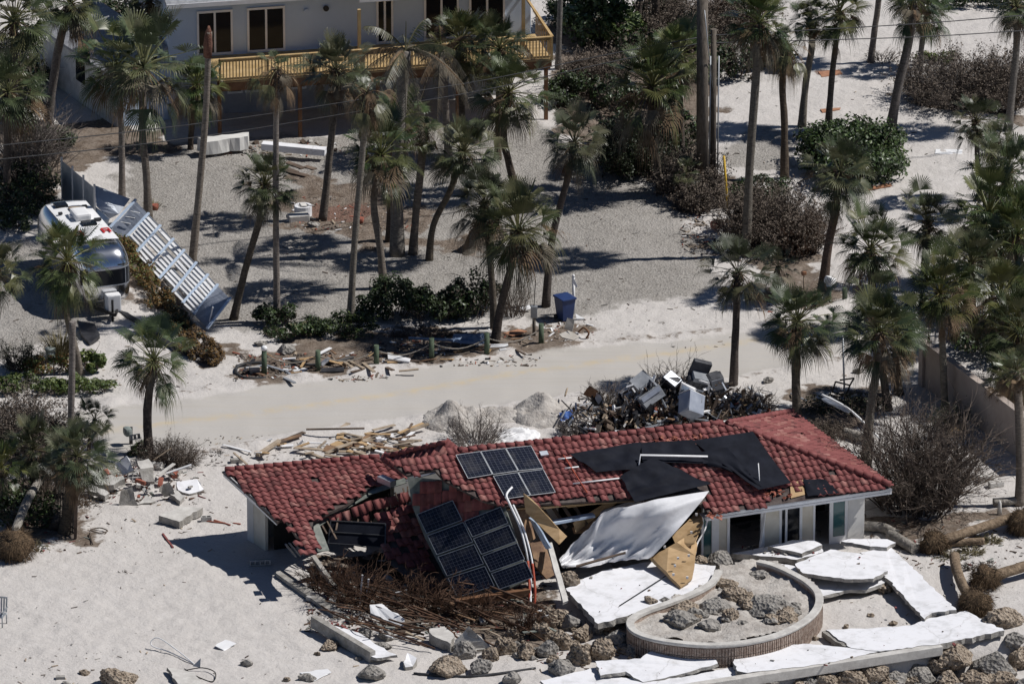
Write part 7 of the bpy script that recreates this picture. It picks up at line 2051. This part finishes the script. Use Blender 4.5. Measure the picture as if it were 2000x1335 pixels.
mb = MB(); mb.tube([b_, b_ + UPV * 1.0], .07, 8); mb.build('post', M['pole'], ub)
mb = MB(); mb.box(b_ + UPV * 1.15, (.28, .2, .5), None, 0, .02); mb.build('box', M['steel'], ub)
mb = MB(); mb.tube([b_ + UPV * 1.4, F(1046, 545, b_.y)], .018, 6); mb.build('mast', M['iron'], ub)
mbx = thing('mailbox', 'white mailbox leaning on a green post by the far verge', 'mailbox', Gh(1620, 560))
q = F(1621, 548, Gh(1619, 590).y)
mb = MB(); mb.box(q, (.30, .5, .34), rotm(0, 20, 35), 0, .1); mb.build('box', M['white'], mbx)
mb = MB(); mb.beam(q - UPV * .22, q - UPV * .12, .25, .3, 0); mb.build('bracket', M['wall_g'], mbx)
mb2 = thing('mailbox', 'dark mailbox on a short post near the mailbox palm', 'mailbox', Gh(252, 868))
b_ = Gh(256, 866, -.05)
mb = MB(); mb.beam(b_, b_ + UPV * .75, .14, .14, 0, up=(0, 1, 0)); mb.build('post', M['plast_k'], mb2)
q = b_ + UPV * .62 - Vector((.12, .12, 0)); mb = MB(); mb.box(q, (.3, .45, .36), rotm(0, 0, 25), 0, .12); mb.build('box', M['cover'], mb2); mb2.children[-1].data.materials[0] = M['plast_k']
cb_ = thing('cable_box', 'pale green domed cable box in the shrubs at the left', 'cable box', Gh(99, 708))
b_ = Gh(99, 708, -.05)
mb = MB(); mb.tube([b_, b_ + UPV * .62], [.21, .20], 16); mb.build('body', M['cover'], cb_)
mb = MB(); mb.tube([b_ + UPV * .6, b_ + UPV * .68, b_ + UPV * .72], [.225, .22, .12], 16); mb.build('lid', M['cover'], cb_)
wf_ = thing('stake_light', 'orange topped stake standing in the far verge', 'stake', Gh(1570, 570))
b_ = Gh(1570, 574); p = F(1570, 533, b_.y); mb = MB(); mb.tube([b_, p], .03, 6); mb.build('stake', M['lumber_o'], wf_); mb = MB(); mb.box(p, (.2, .16, .16), rotm(0, 0, 20), 0, .03); mb.build('head', M['orange'], wf_)
# round concrete planter tub in the yard
ct = thing('planter_tub', 'round white concrete tub in the gravel yard beside the brick patio', 'planter', Gh(592, 420))
c = Gh(592, 420)
sweep([c + Vector((math.cos(a) * .32, math.sin(a) * .32, .45)) for a in [-k / 20 * 2 * math.pi for k in range(22)]], [(-.06, 0), (.06, 0), (.08, -.45), (-.06, -.45)]).build('bowl', M['whitew'], ct)
mb = MB(); mb.box(c + UPV * .45, (.3, .24, .12), rotm(20, 10, 30), 0, .03); mb.build('rubble_fill', M['conc_l'], ct)
mb = MB(); mb.box(Gh(583, 430, .1), (.9, .5, .35), rotm(0, 0, 15), 0, .04); single(mb, 'concrete_footing', 'grey concrete base block under the round white tub', 'block', M['conc_l'])
mb = MB(); mb.beam(G(512, 284, .5), G(636, 296, .4), .45, .3, 0, bev=.02); single(mb, 'concrete_beam', 'long white topped concrete beam lying below the deck', 'beam', M['whitew'])
slab('pale concrete wall stub under the left end of the deck', [(386, 268, .75), (455, 262, .75), (486, 258, .75), (484, 266, .75), (400, 278, .75)], .55, 'wallw', 'wallw')
mb = MB(); mb.tube([Gh(703, 436), Gh(703, 436, .25)], [.14, .18], 14); single(mb, 'flower_pot', 'terracotta flower pot on the gravel near the brick patio', 'flower pot', M['tile_o'])
mb = MB(); mb.tube([Gh(303, 410), Gh(303, 410, .25)], [.13, .16], 14); single(mb, 'flower_pot', 'orange flower pot beside the thick trunk near the fence', 'flower pot', M['tile_o'])
for k, (a, b) in enumerate([((560, 318), (592, 330)), ((548, 327), (580, 338)), ((542, 330), (600, 345)), ((596, 326), (615, 332))]):
    plank('weathered step plank lying on the gravel below the deck', a, b, .28, .05, 'lumber_d', 'step_plank', 'board', 'planks on the gravel below the deck')
rg = random.Random(21)
for k in range(30):
    x, y = rg.uniform(400, 660), rg.uniform(278, 300) - 0
    mb = MB(); s = rg.uniform(.12, .3); mb.box(Gh(x, y, .06), (s, s * .7, s * .5), rotm(rg.uniform(-30, 30), rg.uniform(-30, 30), rg.uniform(0, 180)), 0, .01); single(mb, 'rubble_chunk', 'broken masonry chunk along the foot of the deck house', 'rubble', M[rg.choice(['conc', 'conc_l', 'white', 'lumber_d'])], 'masonry rubble below the deck')
GV = 'flood litter along the rope fence'
for k in range(70):
    x = rg.uniform(470, 1010); y = 728 - (x - 470) * .078 + rg.gauss(0, 12) - 6; a = rg.gauss(-.1, .5); L = rg.uniform(8, 40)
    plank('board or strip in the flood litter along the rope fence', (x, y, rg.uniform(.03, .2)), (x + L * math.cos(a), y + L * math.sin(a) * .7, rg.uniform(.03, .25)), rg.uniform(.05, .16), .04, rg.choice(['lumber_d', 'lumber_o', 'white', 'plast_k', 'ply_d', 'lumber_d', 'app_g', 'ply']), 'litter_board', 'board', GV)
for lab, pts, m_ in [('white board scrap beside the third green post', [(757, 688, .35), (802, 700, .25), (800, 706, .2), (758, 700, .2)], 'white'), ('white angled strip by the second green post', [(624, 708, .1), (640, 696, .4), (645, 699, .4), (630, 714, .1)], 'white'), ('white strip lying left of the second green post', [(572, 722, .1), (602, 716, .15), (604, 719, .15), (576, 728, .08)], 'white'),
                     ('white plank beside the yard palm foot', [(956, 672, .2), (992, 670, .25), (993, 676, .2), (957, 678, .15)], 'white'), ('orange board at the foot of the yard palm', [(982, 650, .15), (1012, 642, .2), (1030, 646, .15), (1000, 655, .1)], 'orange'), ('cream panel leaning beside the blue bin', [(1102, 640, .6), (1108, 620, 1.0), (1122, 624, .95), (1118, 646, .5)], 'cush'),
                     ('pale cushion slumped below the cream panel', [(1092, 652, .4), (1112, 644, .5), (1132, 656, .25), (1120, 664, .15), (1098, 658, .3)], 'cush'), ('white corner of a broken board right of the blue bin', [(1124, 612, .2), (1142, 622, .05), (1126, 622, .05)], 'white'), ('white paper sheet left of the utility box', [(1014, 600, .15), (1034, 595, .2), (1038, 602, .15), (1024, 606, .1)], 'white'),
                     ('black plastic tray beside the second green post', [(628, 718, .25), (672, 716, .25), (672, 724, .15), (626, 726, .15)], 'plast_k'), ('flat white panel on the far sandy path', [(1828, 291, .05), (1880, 292, .05), (1879, 302, .05), (1826, 300, .05)], 'white'), ('orange timber lying below the big round shrub', [(1676, 368, .1), (1740, 358, .12), (1742, 362, .1), (1680, 374, .08)], 'orange'),
                     ('white fibreboard piece on the verge near the tall palm', [(1410, 485, .2), (1425, 482, .25), (1440, 490, .1), (1418, 496, .1)], 'white'), ('tan board under the white fibreboard', [(1385, 478, .1), (1430, 486, .1), (1425, 492, .08), (1388, 484, .08)], 'ply_d'),
                     ('orange brick patch edge on the far sand', [(1598, 140, .05), (1640, 136, .05), (1645, 144, .05), (1605, 150, .05)], 'orange'), ('orange scrap beside the palm above the round shrub', [(1602, 213, .05), (1642, 210, .08), (1640, 214, .05), (1606, 219, .05)], 'orange')]:
    slab(lab, pts, .04, m_, m_, name='board_scrap', cat='board', ragged=.01)
mb = MB(); V, Fc = sheet_grid(G(886, 652, .45), G(944, 650, .5), G(950, 672, .2), G(880, 668, .25), 14, 8, .22, 4); mb.add(V, Fc, 0, True); single(mb, 'blue_sheet', 'faded blue plastic sheet crumpled behind the rope fence', 'sheet', M['bluetarp'])
pipe('blue grey pole lying beside the faded blue sheet', [(798, 660, .3), (885, 664, .3)], .06, 'bluetarp', 'blue_pole', 'pole')
pipe('black corrugated hose looped at the left end of the rope fence', [(520, 738, .06), (480, 738, .06), (462, 728, .06), (466, 714, .06), (500, 708, .1), (520, 710, .06)], .07, 'rubber', 'hose', 'hose')
pipe('black hose lying beside the second green post', [(560, 700, .1), (600, 712, .08), (640, 708, .1), (690, 698, .08)], .06, 'rubber', 'hose', 'hose')
pipe('brown curled frond stem beside the pale cushion', [(1130, 648, .1), (1140, 640, .4), (1150, 650, .3), (1145, 660, .05)], .04, 'copper', 'frond_stem', 'stem'); col.objects[-1].data.materials[0] = M['joist']
mb = MB(); mb.box(Gh(497, 728, .14), (.42, .3, .26), rotm(0, 0, 15), 0, .06); single(mb, 'grey_box', 'pale grey box inside the hose loop', 'box', M['conc'])
mb = MB(); mb.tube([G(1398, 461, .2), G(1408, 459, .22)], .13, 14); single(mb, 'white_bucket', 'white bucket lying on its side near the tall palm', 'bucket', M['white'])
mb = MB(); mb.tube([G(1392, 440, .3), G(1408, 436, .3)], .2, 14); single(mb, 'terracotta_pipe', 'short terracotta pipe near the yellow guy guard', 'pipe', M['tile_o'])
slab('dark kayak shaped tarp lying under the trailer hitch', [(150, 625, .25), (185, 632, .25), (195, 655, .2), (175, 670, .15), (158, 650, .2)], .12, 'plast_k', 'plast_k', name='dark_tarp', cat='tarp', ragged=.02)
slab('long dark mat lying beside the hedge in front of the trailer', [(230, 604, .08), (250, 610, .08), (372, 690, .08), (350, 690, .08), (300, 655, .08)], .05, 'plast_k', 'plast_k', name='dark_mat', cat='mat', ragged=.03)
# plastic chair at the left edge, loose wire, metal scraps
chd = thing('plastic_chair', 'grey garden chair cut off by the left edge of the photo', 'chair', Gh(0, 1222))
c = Gh(-4, 1220); rz = Matrix.Rotation(R(-15), 3, 'Z')
for sx in (-1, 1):
    for sy in (-1, 1):
        q = c + rz @ Vector((sx * .26, sy * .25, 0)); mb = MB(); mb.tube([q, q + UPV * (.62 if sy < 0 else .42)], .025, 6); mb.build('leg', M['steel'], chd)
mb = MB(); mb.box(c + UPV * .42, (.55, .52, .04), rz, 0, .015); mb.build('seat', M['steel'], chd)
mb = MB()
for k in range(6): mb.beam(c + rz @ Vector((-.25 + k * .1, .27, .45)), c + rz @ Vector((-.25 + k * .1, .36, .98)), .06, .02, 0, up=(0, 1, 0))
mb.beam(c + rz @ Vector((-.28, .36, 1.0)), c + rz @ Vector((.28, .36, 1.0)), .05, .05, 0); mb.build('backrest', M['steel'], chd)
for sx in (-1, 1):
    mb = MB(); mb.beam(c + rz @ Vector((sx * .29, -.28, .63)), c + rz @ Vector((sx * .29, .3, .66)), .05, .04, 0); mb.build('armrest', M['steel'], chd)
pipe('looped white wire lying on the sand at the bottom left', [(378, 1295, .06), (330, 1272, .1), (300, 1262, .15), (295, 1252, .3), (310, 1245, .45), (345, 1268, .25), (382, 1298, .06)], .022, 'white', 'loose_wire', 'wire')
pipe('dark wire loop beside the small metal triangle at the bottom', [(360, 1305, .1), (385, 1320, .06), (415, 1330, .06), (420, 1312, .15), (395, 1303, .2), (362, 1308, .1)], .02, 'iron', 'loose_wire', 'wire')
slab('small upright grey metal triangle on the bottom sand', [(376, 1300, .05), (392, 1284, .35), (391, 1303, .05)], .03, 'steel', 'steel', name='metal_scrap', cat='metal scrap', ragged=0)
slab('broken pale slab with dark edge at the bottom left', [(326, 1302, .25), (348, 1335, .2), (400, 1340, .2), (380, 1312, .18)], .14, 'conc_l', 'conc')
mb = MB(); mb.box(Gh(118, 1325, .06), (.34, .2, .12), rotm(0, 0, 5)); single(mb, 'grey_brick', 'single grey brick on the bottom left sand', 'brick', M['conc'])
brush('small dead branch on the open sand left of the wreck', 245, 1118, .35, .15, .2, 6, 170, 'twig_b', name='twig', cat='twig', arch=1)
pipe('dark twig loop on the sand by the iron gate', [(176, 1034, .03), (195, 1030, .06), (210, 1036, .05), (196, 1040, .03), (178, 1036, .03)], .025, 'twig_b', 'twig', 'twig')
pipe('short straight stick on the sand by the iron gate', [(175, 1040, .04), (181, 1062, .04)], .025, 'twig_b', 'twig', 'twig', smooth=False)
# ------------------------------------------------------------------ ground litter nobody could count
def litter(name, zones, mats, size, seed):
    rg = random.Random(seed); mb = MB()
    for (x0, y0, x1, y1, n) in zones:
        for _ in range(n):
            q = Gh(x0 + (x1 - x0) * rg.betavariate(.9, 1.1), y0 + (y1 - y0) * rg.betavariate(1.1, .9), .02)
            s = size * (.3 + 1.5 * rg.random() ** 2); a = rg.uniform(0, 3.14); m_ = rg.randrange(len(mats))
            mb.box(q, (s * rg.uniform(1, 5), s * rg.uniform(.4, 1), s * .4), rotm(rg.uniform(-15, 15), rg.uniform(-15, 15), R(1) * 0 + rg.uniform(0, 180)), m_)
    tag(mb.build(name, [M[m] for m in mats], origin=G(1000, 700)), kind='stuff')
litter('sand_litter', [(0, 1080, 700, 1330, 90), (0, 1260, 330, 1335, 60), (160, 960, 480, 1080, 120), (400, 850, 860, 910, 420), (1640, 1080, 2000, 1220, 80), (1400, 130, 2000, 330, 110), (1150, 590, 1500, 680, 60), (200, 640, 480, 760, 120), (1570, 700, 1960, 960, 200)], ['lumber_d', 'twig', 'twig_b', 'lumber_o', 'conc'], .035, 1)
litter('verge_litter', [(460, 690, 760, 745, 700), (740, 640, 1060, 715, 800), (560, 380, 830, 450, 350), (1330, 400, 1460, 510, 380), (1060, 620, 1160, 680, 200), (380, 280, 680, 305, 240), (1500, 560, 1640, 610, 200), (1060, 860, 1500, 880, 50)], ['lumber_d', 'twig_b', 'lumber_o', 'plast_k', 'white', 'bleaf', 'tile_o'], .05, 2)
litter('wreck_litter', [(600, 1110, 1080, 1235, 2200), (1020, 1180, 1280, 1310, 260), (170, 900, 400, 985, 300), (1700, 1000, 2000, 1110, 260), (0, 1000, 180, 1080, 120)], ['lumber_d', 'twig_r', 'twig_r', 'conc', 'sheath', 'lumber_d', 'tile'], .055, 3)
litter('gravel_litter', [(250, 300, 1380, 640, 700), (0, 480, 130, 700, 60)], ['lumber_d', 'twig_b', 'bleaf', 'conc'], .035, 4)

mb = MB(); rg = random.Random(33)
for (x0, y0, x1, y1, z, n) in [(1440, 1066, 1600, 1085, .45, 50), (1120, 1120, 1380, 1195, .74, 16), (1570, 1085, 1700, 1125, .72, 8), (1690, 1085, 1850, 1190, .5, 8), (1640, 1215, 1900, 1260, .38, 12), (1440, 1265, 1680, 1300, .36, 12), (1170, 1285, 1390, 1320, .3, 10)]:
    for _ in range(n):
        s_ = .015 + .09 * rg.random() ** 4
        mb.box(G(rg.uniform(x0, x1), rg.uniform(y0, y1), z), (s_ * 1.6, s_, s_ * .6), rotm(rg.uniform(-20, 20), rg.uniform(-20, 20), rg.uniform(0, 180)), rg.choice([0, 0, 1, 2, 3]))
tag(mb.build('slab_litter', [M['conc'], M['tile'], M['lumber_d'], M['rock_t']], origin=G(1500, 1180)), kind='stuff')
